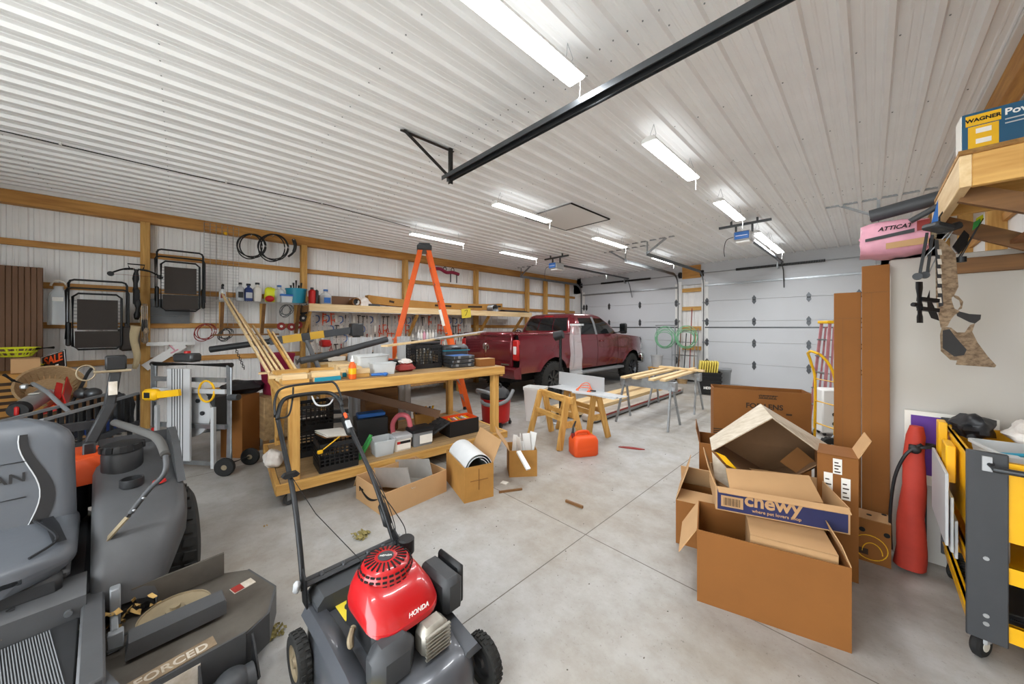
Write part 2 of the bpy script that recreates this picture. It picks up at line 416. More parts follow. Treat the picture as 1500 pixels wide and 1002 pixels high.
for x in (D2[1] + .05, D1[0] - .05, D1[1] + .05, D2[0] - .06):
    m = MB(); m.bx(x - .05, YB - .02, 0, x + .05, YB + .12, DH + .05, .004); part(m, 'jamb', 'trim_white', wb)
m = MB(); m.bx(D1[1] + .1, YB, 0, XR + .2, YB + .1, ZC); part(m, 'side_panel', 'siding_white', wb)
m = MB(); m.bx(XL - .2, YB, 0, D2[0] - .11, YB + .1, ZC); part(m, 'side_panel', 'siding_white', wb)
def hinge(parent, x, z):
    m = MB(); M = at(x, YB - .035, z, rot(90, 0, 0))
    m.prism([(0, .13), (.05, .05), (.03, 0), (.05, -.05), (0, -.13), (-.05, -.05), (-.03, 0), (-.05, .05)], -.004, .006, M); m.cyl((x - .04, YB - .045, z), (x + .04, YB - .045, z), .012, n=8)
    part(m, 'hinge', 'dark_steel', parent)
def door(name, x0, x1, hx, tracks):
    d = put(bpy.data.objects.new(name, None), kind='structure')
    for k in range(5):
        z0, z1 = k * .61 + .004, (k + 1) * .61
        s = MB(); s.bx(x0, YB - .028, z0, x1, YB + .03, z1 - .001, .002)
        o = part(s, 'door_section', 'door_white', d)
        for e in (x0 + .05, x1 - .05):
            q = MB(); q.bx(e - .045, YB - .034, z0 + .02, e + .045, YB - .027, z1 - .02); part(q, 'end_stile', 'trim_white', o)
    for k in range(1, 5):
        for x in hx + [x0 + .06, x1 - .06]: hinge(d, x, k * .61 - .02)
    s = MB(); s.bx(x0, YB - .036, 1.63, x1, YB - .02, 1.665); part(s, 'section_seal', 'dark_steel', d)
    s = MB(); s.bx(x0 + .02, YB - .075, 2.90, x1 - .02, YB - .028, 2.935, .004); s.bx(x0 + .02, YB - .05, 2.89, x1 - .02, YB - .028, 2.945); part(s, 'strut', 'galv', d)
    # torsion bar and spring
    zt = DH + .25; s = MB(); s.cyl((x0 - .1, YB - .09, zt), (x1 + .1, YB - .09, zt), .0135, n=10); bar = part(s, 'torsion_bar', 'galv', d)
    xm = (x0 + x1) / 2
    for (a, b) in ((xm - .95, xm - .02), (xm + .02, xm + .95)):
        s = MB()
        n = 30
        for i in range(n): xa = a + (b - a) * i / n; s.cyl((xa, YB - .09, zt), (xa + (b - a) / n * .72, YB - .09, zt), .034, n=10)
        part(s, 'torsion_spring', 'black_metal', bar)
    for e in (x0 - .07, x1 + .07):
        s = MB(); s.cyl((e - .03, YB - .09, zt), (e + .03, YB - .09, zt), .075, n=18); s.bx(e - .035, YB - .1, zt - .09, e + .035, YB, zt + .09); part(s, 'cable_drum', 'black_metal', bar)
    s = MB(); s.bx(xm - .02, YB - .12, zt - .08, xm + .02, YB, zt + .08); part(s, 'centre_bracket', 'galv', bar)
    for e, ye in tracks:
        s = MB(); pts = [Vector((e, YB - .10, .05)), Vector((e, YB - .10, DH - .12))] + arc((e, YB - .10 - .38, DH - .12), (0, .38, 0), (0, 0, .38), 0, PI / 2, 8) + [Vector((e, ye, DH + .26))]
        for i in range(len(pts) - 1):
            s.beam(pts[i], pts[i + 1], .055, .006, up=(1, 0, 0)); 
        s2 = []
        for sg in (-1, 1):
            for i in range(len(pts) - 1):
                a, b = pts[i], pts[i + 1]; dd = (b - a).normalized(); nn = dd.cross(Vector((1, 0, 0)))
                s.beam(a + nn * sg * .026, b + nn * sg * .026, .006, .028)
        tr = part(s, 'door_track', 'galv', d)
        for z in (.6, 1.2, 1.85, 2.4):
            s = MB(); s.bx(e - .03, YB - .1, z - .02, e + .03, YB - .02, z + .02); part(s, 'track_bracket', 'galv', tr)
    return d
d1 = door('door_1', D1[0], D1[1], [pY(1105, 470, YB).x, pY(1185, 470, YB).x, pY(1185, 470, YB).x + .9], [(D1[0] - .02, 7.6), (D1[1] + .02, 7.6)])
d2 = door('door_2', D2[0], D2[1], [pY(893, 450, YB).x, pY(938, 473, YB).x, pY(860, 450, YB).x], [(D2[1] + .02, 8.0), (D2[0] - .02, 8.0)])
# ================================================================ lamps
def shop_light(x, y, label, z=3.40):
    t = thing('shop_light', label, 'ceiling light', (x, y, z), group='LED shop lights')
    m = MB(); m.prism([(-.075, 0), (.075, 0), (.06, .035), (.02, .05), (-.02, .05), (-.06, .035)], -.60, .60, rot(90, 0, 0)); part(m, 'housing', 'white_plastic', t)
    m = MB(); m.prism([(-.07, 0), (.07, 0), (.055, -.012), (-.055, -.012)], -.585, .585, rot(90, 0, 0)); part(m, 'diffuser', 'lamp_white', t)
    for s in (-1, 1):
        m = MB(); m.tube([(0, s * .5, .05), (.03, s * .5, .1), (0, s * .48, ZC - z - .01)], .0025, 5); m.tube([(0, s * .5, .05), (-.03, s * .5, .1), (0, s * .48, ZC - z - .01)], .0025, 5); part(m, 'hanging_chain', 'steel', t)
    m = MB(); m.tube([(.03, .58, 0), (.031, .585, -.06), (.03, .58, -.13)], .002, 5); m.sphere((.03, .58, -.135), .006, 6, 4); part(m, 'pull_cord', 'white_plastic', t)
    l = bpy.data.lights.new('led_strip', 'AREA'); l.shape = 'RECTANGLE'; l.size = .12; l.size_y = 1.15; l.energy = LAMP_W; l.color = (.965, .985, 1.0); l.spread = PI
    lo = bpy.data.objects.new('led_strip', l); COL.objects.link(lo); lo.parent = t; lo.location = (0, 0, -.016)
    u = bpy.data.lights.new('led_glow', 'AREA'); u.shape = 'RECTANGLE'; u.size = .15; u.size_y = 1.1; u.energy = LAMP_W * .028; u.color = l.color
    uo = bpy.data.objects.new('led_glow', u); COL.objects.link(uo); uo.parent = t; uo.location = (0, 0, .056); uo.rotation_euler = (PI, 0, 0)
    return t
LIGHTS = [(-1.45, 1.45), (-1.45, 3.78), (-1.47, 6.0), (-1.47, 8.3), (-1.46, 9.55), (-3.70, 3.82), (-3.74, 6.44), (-3.78, 9.2), (-5.96, 3.71), (-5.95, 5.98), (-6.03, 9.5), (-1.45, -.9)]  # last one is an unseen fixture added to light the near end
LIGHT_AT = ['hanging across from the triangular track bracket', 'first past the long dark ceiling track over open floor', 'between the dark track and the wider bay door opener', 'directly behind the wider bay door opener', 'closest to the wider overhead door', 'next to the square attic hatch', 'between the attic hatch and the inner track hanger', 'above the pillar side of the truck bay', 'above the orange stepladder', 'between the stepladder and the truck bay opener', 'beyond the opener above the pickup truck', 'added out of view behind the camera']
for k, (x, y) in enumerate(LIGHTS):
    shop_light(x, y, 'lit white LED shop light ' + LIGHT_AT[k])
# ================================================================ pickup truck
mat('truck_red', '#6f1a26', 0.25, 0.35, coat=0.9, var=0.05, scale=3)
mat('chrome', '#d5d7d9', 0.12, 1.0)
def truck():
    t = thing('pickup_truck', 'dark red crew cab pickup truck parked facing the overhead door', 'truck', (-6.1, 5.03, 0))
    YR, YFX, WR = 1.25, 5.04, .425
    def zlow(y):
        z = .60 if 1.9 < y < 4.5 else .66
        for yc in (YR, YFX):
            if abs(y - yc) < .54: z = max(z, .42 + math.sqrt(.54 ** 2 - (y - yc) ** 2))
        return z
    def ztop(y):
        if y < 2.03: return 1.52
        if y < 4.2: return 1.46
        if y < 5.55: return 1.46 - (y - 4.2) * .075
        return 1.36 - ((y - 5.55) / .4) ** 2 * .22
    def xs(y, z):
        x = 1.01 - (.055 * ((z - 1.02) / .5) ** 2 if z > 1.02 else .05 * ((1.02 - z) / .42) ** 2)
        if abs(z - 1.22) < .04: x -= .006
        if y > 5.1: x -= .16 * ((y - 5.1) / .85) ** 2
        for yc in (YR, YFX):
            e = math.hypot(y - yc, z - .42) - .54
            if e > -.05: x += .03 * math.exp(-(e / .075) ** 2)
        return x
    for s in (1, -1):
        for nm, y0, y1, n in (('bed_side', .10, 2.02, 40), ('rear_door', 2.04, 3.09, 12), ('front_door', 3.105, 4.17, 12), ('front_fender', 4.185, 5.93, 36)):
            m = MB()
            def fn(u, v):
                y = y0 + (y1 - y0) * u; a, b = zlow(y), ztop(y); z = a + (b - a) * v; return Vector((s * xs(y, z), y, z))
            m.grid(fn, n, 14, s < 0)
            o = part(m, nm, 'truck_red', t, ang=60)
            if 'door' in nm:
                q = MB(); yh = y0 + .12; q.tube(spline([(s * .985, yh, 1.28), (s * 1.04, yh + .03, 1.285), (s * 1.045, yh + .15, 1.285), (s * .985, yh + .2, 1.28)], 4), .016, 8); part(q, 'door_handle', 'truck_red', o)
        # windows
    GH = [(1.44, 2.04, 4.36, .955), (1.75, 2.14, 3.98, .865), (1.95, 2.25, 3.62, .775), (2.01, 2.40, 3.42, .69), (2.03, 2.62, 3.2, .5)]
    def gh(z):
        for a, b in zip(GH, GH[1:]):
            if z <= b[0]:
                k = (z - a[0]) / (b[0] - a[0]); return [a[i] + (b[i] - a[i]) * k for i in range(4)]
        return GH[-1]
    rings = []
    for z, y0, y1, x in GH:
        r = .16; pts = []
        for cx, cy, a0 in ((x - r, y1 - r, 0), (-x + r, y1 - r, 90), (-x + r, y0 + r, 180), (x - r, y0 + r, 270)):
            for k in range(7): a = R_(a0 + 15 * k); pts.append(Vector((cx + r * math.cos(a), cy + r * math.sin(a), z)))
        rings.append(pts)
    m = MB(); m.loft(rings); cab = part(m, 'cab', 'truck_red', t, ang=50)
    def pane(nm, fn, n=8):
        m = MB(); m.grid(lambda u, v: fn(u, v), 6, n); part(m, nm, 'glass_dark', cab)
    ZW = (1.475, 1.90)
    def lerp(a, b, k): return a + (b - a) * k
    for s in (1, -1):
        def side(ya0, ya1, yb0, yb1):
            def fn(u, v):
                z = lerp(*ZW, v); g = gh(z); return Vector((s * (g[3] + .007), lerp(lerp(ya0, yb0, v), lerp(ya1, yb1, v), u), z))
            return fn
        pane('rear_side_window', side(2.36, 3.05, 2.46, 3.04)); pane('front_side_window', side(3.16, 4.14, 3.13, 3.56))
        m = MB()
        for z0, z1 in ((1.45, 1.75), (1.75, 1.94)): m.beam((s * (gh(z0)[3] + .006), 3.10, z0), (s * (gh(z1)[3] + .006), 3.09, z1), .085, .014, up=(s, 0, 0))
        part(m, 'pillar_trim', 'mid_grey', cab)
    for a, b in ((-.74, -.27), (-.25, .25), (.27, .74)):
        pane('rear_window', lambda u, v: Vector((lerp(a, b, u) * (1 - .1 * v), gh(lerp(1.56, 1.9, v))[1] - .007, lerp(1.56, 1.9, v))))
    pane('windshield', lambda u, v: Vector((lerp(-.78, .78, u) * (1 - .15 * v), gh(lerp(1.47, 1.92, v))[2] + .007, lerp(1.47, 1.92, v))))
    m = MB(); m.bx(-.16, 2.24, 1.935, .16, 2.30, 1.96, .01); part(m, 'brake_lamp', 'red', cab)
    # hood, core, bed
    m = MB()
    def hood(u, v):
        y = 4.2 + 1.72 * v; x = (u - .5) * 2; w = xs(y, ztop(y)) - .004; bul = .05 * (1 - x ** 4) + .03 * math.exp(-((abs(x) - .45) / .2) ** 2)
        return Vector((x * w, y, ztop(y) + bul * (1 if v < .9 else (1 - v) * 10)))
    m.grid(hood, 20, 14); part(m, 'hood', 'truck_red', t, ang=60)
    m = MB(); m.bx(-.58, .25, .42, .58, 5.8, 1.0); m.bx(-.9, 1.85, .66, .9, 4.45, 1.44); m.bx(-.85, 5.62, .7, .85, 5.86, 1.22); m.bx(-.9, .2, 1.0, .9, 2.0, 1.05); m.bx(-.9, 4.3, 1.0, .9, 5.75, 1.3); part(m, 'chassis_dark_core', 'black_matte', t)  # underbody plus black fill that stands in for shade in gaps and arches
    m = MB(); m.bx(-.98, .12, 1.47, -.80, 2.0, 1.53, .02); m.bx(.80, .12, 1.47, .98, 2.0, 1.53, .02); m.bx(-.9, 1.94, 1.0, .9, 2.0, 1.52, .01); part(m, 'bed_rail', 'truck_red', t)
    m = MB()
    m.bx(-.82, .045, .80, .82, .12, 1.47, .02); m.bx(-.80, .035, .92, .80, .06, 1.36, .012); m.bx(-.82, .02, 1.44, .82, .2, 1.535, .03); tg = part(m, 'tailgate', 'truck_red', t)
    m = MB(); M = at(0, .03, 1.17, rot(90, 0, 0))
    for s in (1, -1):
        m.prism([(0, -.10), (s * .03, -.04), (s * .035, .04), (s * .06, .07), (s * .085, .03), (s * .06, -.02), (s * .11, .0), (s * .115, .06), (s * .08, .11), (s * .03, .12), (0, .09)], 0, .012, M)
    part(m, 'emblem', 'chrome', tg)
    m = MB(); m.bx(.5, .03, .835, .75, .05, .865); part(m, 'badge', 'chrome', tg)
    for s in (1, -1):
        m = MB(); m.box((s * .91, .10, 1.16), (.17, .09, .44), None, .025); lt = part(m, 'tail_lamp', 'red', t)
        m = MB(); m.box((s * .91, .055, 1.16), (.09, .02, .17), None, .008); part(m, 'lamp_lens', 'white_plastic', lt)
    m = MB()
    m.loft([[Vector((x, y, z)) for (y, z) in ((.16, .55), (-.02, .57), (-.05, .62), (-.05, .76), (0, .80), (.16, .80))] for x in (-1.0, -.9, -.4, .4, .9, 1.0)]); bu = part(m, 'rear_bumper', 'truck_red', t)
    m = MB(); m.bx(-.35, -.055, .68, .35, -.03, .80); part(m, 'bumper_step', 'black_plastic', bu)
    m = MB(); m.bx(-.95, 5.84, .5, .95, 6.03, .82, .05); part(m, 'front_bumper', 'chrome', t)
    m = MB(); m.bx(-.62, 5.86, .84, .62, 5.95, 1.2, .03); part(m, 'grille', 'black_plastic', t)
    for s in (1, -1):
        m = MB(); m.box((s * .78, 5.86, 1.04), (.26, .12, .2), None, .03); part(m, 'headlamp', 'clear_plastic', t)
        m = MB(); m.bx(s * .88, 2.0, .47, s * 1.08, 4.4, .54, .02); part(m, 'running_board', 'mid_grey', t)
        m = MB(); m.box((s * 1.22, 4.08, 1.62), (.20, .11, .30), None, .035); m.tube([(s * .96, 4.1, 1.5), (s * 1.1, 4.1, 1.52), (s * 1.16, 4.1, 1.55)], .03, 8); mr = part(m, 'side_mirror', 'black_plastic', t)
        m = MB(); m.box((s * 1.22, 4.02, 1.64), (.165, .012, .22), None, .004); part(m, 'mirror_glass', 'glass_dark', mr)
        for yc in (YR, YFX):
            m = MB(); M = at(s * .87, yc, WR, rot(0, 90 * s, 0))
            m.lathe([(.24, -.14), (.36, -.145), (.41, -.12), (.425, -.06), (.425, .06), (.41, .12), (.36, .145), (.24, .14)], M, 36); 
            for k in range(36):
                a = 2 * PI * k / 36; 
                for q in (-.09, 0, .09): m.box(M @ Vector((.425 * math.cos(a + q), .425 * math.sin(a + q), q)), (.03, .02, .07), (M @ rz(math.degrees(a))).to_3x3().to_4x4())
            w = part(m, 'wheel', 'tyre', t)
            m = MB(); m.lathe([(.0, .05), (.06, .06), (.08, .04), (.22, .07), (.245, .13), (.25, .14), (.25, -.1)], M, 30)
            for k in range(8):
                a = 2 * PI * k / 8; m.beam(M @ Vector((.05 * math.cos(a), .05 * math.sin(a), .085)), M @ Vector((.225 * math.cos(a), .225 * math.sin(a), .115)), .045, .03, up=(s, 0, 0))
            part(m, 'rim', 'dark_steel', w)
    return t
truck()
# ================================================================ rolling workbench
BO = Vector((-3.72, .685, 0)); BA = 85.3; BL, BD, BH = 2.52, 1.36, 1.12
bench = thing('workbench', 'long homemade pine workbench on casters with a lower shelf', 'workbench', BO, BA)
m = MB(); m.bx(0, 0, BH - .02, BL, BD, BH); part(m, 'tabletop', 'pallet_x', bench)
for nm, a in (('apron', (-.02, -.038, BH - .11, BL + .02, 0, BH - .005)), ('apron', (-.02, BD, BH - .11, BL + .02, BD + .038, BH - .005))):
    m = MB(); m.bx(*a, .004); part(m, nm, 'pine_x', bench)
for x in (0, BL): 
    m = MB(); m.bx(x - .02, 0, BH - .14, x + .02, BD, BH - .02, .004); part(m, 'apron', 'pine_y', bench)
for x in (.09, BL - .09):
    for y in (.055, BD - .055):
        m = MB(); m.bx(x - .045, y - .045, .14, x + .045, y + .045, BH - .02, .005); part(m, 'leg', 'pine_z', bench)
for y in (-.03, BD + .03):
    m = MB(); m.bx(-.06, y - .019, .138, BL + .06, y + .019, .227, .004); part(m, 'shelf_rail', 'pine_x', bench)
for x in (-.045, BL + .045):
    m = MB(); m.bx(x - .019, -.01, .138, x + .019, BD + .01, .227, .004); part(m, 'shelf_rail', 'pine_y', bench)
for k in range(8):
    m = MB(); y0 = .0 + k * BD / 8; m.bx(-.02, y0 + .003, .205, BL + .02, y0 + BD / 8 - .003, .225, .002); part(m, 'shelf_board', 'pallet_x', bench)
m = MB(); m.beam((.02, .08, BH - .14), (.02, .6, .5), .09, .038, up=(1, 0, 0)); part(m, 'brace', 'pine_z', bench)
m = MB(); m.beam((.02, BD - .08, BH - .14), (.02, .62, .5), .09, .038, up=(1, 0, 0)); part(m, 'brace', 'pine_z', bench)
for x in (.05, BL - .05):
    for y in (.04, BD - .04):
        m = MB(); m.lathe([(0, -.018), (.045, -.018), (.052, -.012), (.052, .012), (.045, .018), (0, .018)], at(x, y, .053, rot(90, 0, 25)), 20); c = part(m, 'caster_wheel', 'charcoal', bench)
        m = MB(); m.bx(x - .045, y - .04, .128, x + .045, y + .04, .138); m.box((x, y - .026, .09), (.04, .004, .08), rz(25)); m.box((x, y + .026, .09), (.04, .004, .08), rz(25)); part(m, 'caster_fork', 'galv', c)
def bw(x, y, z=0.0): return Matrix.Translation(BO) @ rz(BA) @ Vector((x, y, z))   # bench frame -> world
# ================================================================ orange stepladder
def stepladder():
    H = 3.14; p = Vector((-5.72, 3.26, 0)); foot = []
    t = thing('stepladder', 'tall orange fiberglass stepladder standing open behind the workbench', 'ladder', p, 62)
    Wb, Wt, D = .36, .16, .82          # half width at base / top, half spread
    for s in (1, -1):
        for e, nm in ((1, 'front_rail'), (-1, 'rear_rail')):
            m = MB(); a = Vector((e * D, s * Wb, 0)); b = Vector((e * .07, s * Wt, H - .08))
            d = (b - a).normalized(); fr = frame(d, (1, 0, 0))
            m.beam(a, b, .028, .082, up=(1, 0, 0)); part(m, nm, 'orange', t)
            m = MB(); m.box(a + Vector((0, 0, .03)), (.10, .05, .06), None, .008); part(m, 'foot', 'black_plastic', t)
    for k in range(1, 10):
        f = k / 10.2; w = Wb + (Wt - Wb) * f - .012; x = D + (.07 - D) * f
        m = MB(); m.bx(x - .045, -w, H * f - .012, x + .04, w, H * f + .012, .004); part(m, 'step', 'galv', t)
        if k % 2: m = MB(); m.beam((-x, -w, H * f), (-x, w, H * f), .03, .02); part(m, 'rear_brace', 'galv', t)
    m = MB(); m.box((0, 0, H - .05), (.26, .42, .1), None, .02); m.box((0, 0, H + .01), (.2, .36, .04), None, .01); part(m, 'top_cap', 'dark_steel', t)
    for s in (1, -1):
        m = MB(); m.beam((.42, s * .27, 1.5), (0, s * .27, 1.42), .02, .006); m.beam((-.42, s * .27, 1.5), (0, s * .27, 1.42), .02, .006); part(m, 'spreader', 'galv', t)
    m = MB(); m.box((.30, -Wb + (Wb - Wt) * .58 - .016, H * .58), (.05, .004, .3), rot(0, -14, 0)); part(m, 'label', 'paper', t)
stepladder()
# ================================================================ zero-turn riding mower (left foreground)
mat('ztr_grey', '#48494b', 0.5, 0.1, var=0.12, scale=5, bump=0.03, bscale=90)
mat('ztr_dark', '#2a2b2d', 0.5, 0.1, var=0.15, scale=6)
mat('deck_grey', '#4a443e', 0.6, 0.3, col2='#625d56', scale=4, bump=0.05, bscale=50)
mat('vinyl', '#565a60', 0.36, var=0.05, scale=4, bump=0.06, bscale=25)
mat('vinyl_dark', '#1a1b1e', 0.4)
mat('decal', '#cfc8bd', 0.5, col2='#a2937e', scale=12)
mat('leaf', '#b9975a', 0.8, var=0.25, scale=10)
mat('dry_grass', '#8f8350', 0.9, var=0.3, scale=30)
mat('foam', '#4c4b49', 0.85)
mat('rusty', '#8d7f66', 0.6, 0.2, var=0.15)
def rrect(w, h, r, n=5):
    pts = []
    for cx, cy, a0 in ((w / 2 - r, h / 2 - r, 0), (-w / 2 + r, h / 2 - r, 90), (-w / 2 + r, -h / 2 + r, 180), (w / 2 - r, -h / 2 + r, 270)):
        for k in range(n): a = R_(a0 + 90 * k / (n - 1)); pts.append((cx + r * math.cos(a), cy + r * math.sin(a)))
    return pts
def to_local(t, p): return (Matrix.Translation(t.location) @ t.rotation_euler.to_matrix().to_4x4()).inverted() @ Vector(p)
def ztr():
    t = thing('riding_mower', 'grey zero-turn riding mower with padded seat and side deck', 'riding mower', (-3.0, -.5, 0), 6)
    C = -.15
    Lp = lambda x, y, z: to_local(t, pz(x, y, z))
    # seat back: stacked rounded sections, leaning back
    def seatback(w0, w1, th, z0, z1, bulge, x0, nm, mt, parent, yo=0.0):
        m = MB(); rings = []
        for k in range(13):
            f = k / 12; z = z0 + (z1 - z0) * f; w = (w0 + (w1 - w0) * f) * (1 if f < .72 else math.sqrt(max(.05, 1 - ((f - .72) / .30) ** 2))); tk = th * (1 if f < .8 else 1 - (f - .8) * 2.6)
            x = x0 - .30 * (z - z0) * .75 - .02 * math.sin(f * PI) * 0
            rings.append([Vector((x + p[1] + bulge * (1 - (p[0] / (w / 2)) ** 2) * (-.5), C + yo + p[0], z)) for p in rrect(w, tk, min(tk, w) * .45, 6)])
        m.loft(rings); return part(m, nm, mt, parent, ang=70)
    sb = seatback(.50, .47, .13, .64, 1.17, .0, .02, 'seat_back', 'vinyl', t)
    for s in (1, -1):
        m = MB()
        def fn(u, v):
            z = .66 + .44 * v; y = s * (.10 + .035 * math.sin(v * 5.0) + .055 * u * (1 - .55 * v)); return Vector((.089 - .225 * (z - .64), C + y, z))
        m.grid(fn, 4, 14, s > 0); part(m, 'side_insert', 'vinyl_dark', sb)
        m = MB(); m.tube([(.088 - .225 * (.66 + .44 * v - .64), C + s * (.098 + .035 * math.sin(v * 5)), .66 + .44 * v) for v in [k / 14 for k in range(15)]], .003, 5); part(m, 'piping', 'light_grey', sb)
        m = MB(); m.tube([(.06 - .225 * (.66 + .40 * v - .64), C + s * (.222 - .02 * v), .66 + .40 * v) for v in [k / 8 for k in range(9)]], .004, 5); part(m, 'piping', 'dark_grey', sb)
    for z in (.80, .97):
        m = MB(); m.tube([(.0885 - .225 * (z - .64), C - .09, z), (.0885 - .225 * (z - .64), C + .09, z)], .003, 5); part(m, 'seam', 'dark_grey', sb)
    text('TITAN', 'lettering', 'vinyl_dark', sb, .062, face((.091 - .225 * .255, C - .012, .895), (0, 1, 0), (-.225, 0, 1)), .001, sx=1.15)
    m = MB(); rings = []
    for k in range(9):
        f = k / 8; x = .0 + .50 * f; h = .15 - .05 * f; z = .60 - .03 * f
        w = .52 * (1 if f < .75 else math.sqrt(max(.1, 1 - ((f - .75) / .28) ** 2)))
        rings.append([Vector((x, C + p[0], z + p[1])) for p in rrect(w, h, .06, 6)])
    m.loft(rings); sc = part(m, 'seat_cushion', 'vinyl', t, ang=70)
    for s in (1, -1):
        m = MB(); m.tube(spline([(.06, C + s * .11, .677), (.2, C + s * .16, .672), (.36, C + s * .2, .654), (.44, C + s * .13, .636)], 5), .006, 6); part(m, 'piping', 'vinyl_dark', sc)
        m = MB(); m.loft([[Vector((x, C + s * (y0 + d), z)) for d in (-.02, .02)] for x, y0, z in ((.05, .15, .6775), (.2, .18, .672), (.38, .21, .648))], False, False); part(m, 'side_insert', 'vinyl_dark', sc)
    m = MB(); m.bx(.02, C - .22, .44, .46, C + .22, .53, .02); part(m, 'seat_base', 'ztr_dark', t)
    m = MB(); m.bx(.05, C - .25, .475, .40, C + .24, .515, .012); part(m, 'seat_hinge_plate', 'ztr_grey', t)
    # frame cross panel with lettering
    m = MB(); m.prism([(.36, .46), (.50, .455), (.53, .43), (.54, .33), (.36, .33)], -C - .29, -C + .30, rot(90, 0, 0)); fr = part(m, 'front_panel', 'ztr_grey', t)
    cpos = Lp(14, 897, .459); text('C', 'lettering', 'black_matte', fr, .035, face((min(max(cpos.x, .40), .485), cpos.y, .4605), (0, 1, 0), (-1, 0, -.03)), .001)
    for y in (C - .12, C + .24):
        m = MB(); m.cyl((.535, y, .38), (.55, y, .38), .013, n=10); part(m, 'bolt', 'galv', fr)
    m = MB(); m.bx(.54, C - .26, .325, 1.02, C + .27, .345, .004); fp = part(m, 'foot_plate', 'ztr_dark', t)
    for k in range(62):
        m = MB() if k == 0 else m; y = C - .25 + .44 * k / 61; m.beam((.56, y, .347), (1.0, y + .06, .347), .0028, .005)
    part(m, 'tread_ribs', 'mid_grey', fp, kind='stuff')
    m = MB(); m.bx(.36, C - .31, .24, 1.05, C - .27, .40, .006); m2 = part(m, 'frame_rail', 'ztr_grey', t)
    m = MB(); m.bx(.40, C + .275, .24, 1.10, C + .345, .385, .008); part(m, 'frame_rail', 'ztr_grey', t)
    m = MB(); m.bx(-.6, C - .3, .25, .45, C + .3, .44, .02); part(m, 'engine_deck', 'ztr_dark', t)
    # fenders
    for s in (1, -1):
        m = MB(); rings = []
        prof = [(-.55, .80, .70), (-.42, .83, .86), (-.25, .78, .80), (-.05, .76, .735), (.12, .74, .70), (.26, .70, .64), (.38, .62, .55), (.46, .50, .42), (.50, .36, .30)]
        for x, zt, zo in prof:
            yo = .52 if x < .2 else .52 - .16 * ((x - .2) / .3) ** 1.5
            rings.append([Vector((x, C + s * y, z)) for y, z in ((.30, .30), (.30, zo - .06), (.315, zo - .02), (.35, zo), (yo + .10, zo), (yo + .14, zo - .02), (yo + .155, zo - .07), (yo + .15, max(.28, zo - .17)), (yo + .10, max(.26, zo - .19)), (yo + .08, .30))])
        m.loft(rings); fd = part(m, 'fender', 'ztr_grey', t, ang=45)
        m = MB(); m.prism([(-.54, .70), (-.46, .93), (-.36, .95), (-.15, .88), (.02, .76), (.10, .70)], -C - s * .655 - .018, -C - s * .655 + .018, rot(90, 0, 0)); m.prism([(-.54, .70), (-.50, .90), (-.46, .92), (-.46, .70)], -C - s * .655 - s * .0 + (0 if s > 0 else -.33), -C - s * .655 + (.33 if s > 0 else 0), rot(90, 0, 0)); part(m, 'fender_rim', 'ztr_grey', fd)
        m = MB(); m.lathe([(0, .0), (.043, 0), (.05, .01), (.05, .05), (.043, .05), (.043, .012), (0, .012)], at(.02, C + s * .45, .715), 24); part(m, 'cup_holder', 'ztr_dark', fd)
        if s > 0:
            m = MB(); m.lathe([(0, 0), (.085, 0), (.09, .02), (.09, .15), (.08, .165), (0, .165)], at(-.22, C + .42, .72), 28); part(m, 'fuel_tank_neck', 'ztr_dark', fd)
            m = MB(); m.lathe([(0, .05), (.05, .05), (.088, .04), (.095, .02), (.095, 0), (0, 0)], at(-.22, C + .42, .885), 20)
            for k in range(10): a = 2 * PI * k / 10; m.box((-.22 + .093 * math.cos(a), C + .42 + .093 * math.sin(a), .905), (.012, .03, .035), rz(36 * k))
            part(m, 'fuel_cap', 'black_plastic', fd)
            m = MB(); m.lathe([(0, .014), (.028, .012), (.032, 0)], at(.06, C + .56, .715), 16); part(m, 'knob', 'red', fd)
        # rear tyre
        M = at(-.05, C + s * .60, .30, rot(90, 0, 0)); m = MB(); m.lathe([(.15, -.12), (.25, -.13), (.29, -.11), (.305, -.06), (.305, .06), (.29, .11), (.25, .13), (.15, .12)], M, 40)
        for k in range(26):
            a = 2 * PI * k / 26
            for q, o in ((-.07, 0), (.07, .12), (0, .06)): m.box(M @ Vector((.305 * math.cos(a + o), .305 * math.sin(a + o), q)), (.02, .045, .055), (M @ rz(math.degrees(a + o)) @ rot(12 * (1 if q > 0 else -1), 0, 0)).to_3x3().to_4x4())
        w = part(m, 'rear_wheel', 'tyre', t)
        m = MB(); m.lathe([(0, .05), (.05, .06), (.13, .03), (.15, .10), (.15, -.1)], M if s > 0 else M @ rot(180, 0, 0), 24); part(m, 'rim', 'light_grey', w)
        # lap bar
        pts = [Lp(135, 815, .5), Lp(160, 790, .57), Lp(188, 756, .68), Lp(216, 720, .80), Lp(241, 693, .90), Lp(243, 668, .97), Lp(231, 643, 1.03), Lp(205, 631, 1.045), Lp(168, 619, 1.06)]
        if s < 0: pts = [Vector((p.x, 2 * C - p.y, p.z)) for p in pts]
        m = MB(); m.beam(pts[0], pts[2], .028, .008, up=(0, 1, 0)); lb = part(m, 'lap_bar', 'rusty', t)
        m = MB(); m.tube(spline(pts[2:6], 5), .012, 10); part(m, 'rod', 'ztr_grey', lb)
        m = MB(); m.tube(spline(pts[5:], 5), .020, 12); part(m, 'grip', 'foam', lb)
        for f in (.2, .7): 
            m = MB(); p = pts[2].lerp(pts[3], f); m.sphere(p + Vector((.012, .006 * s, .006)), .008, 8, 6); part(m, 'bolt', 'galv', lb)
        # roll bar post
        m = MB(); P = [Vector((-.50, C + s * .28, .50)), Vector((-.47, C + s * .285, .90)), Vector((-.56, C + s * .37, 1.12)), Vector((-.62, C + s * .40, 1.36))]
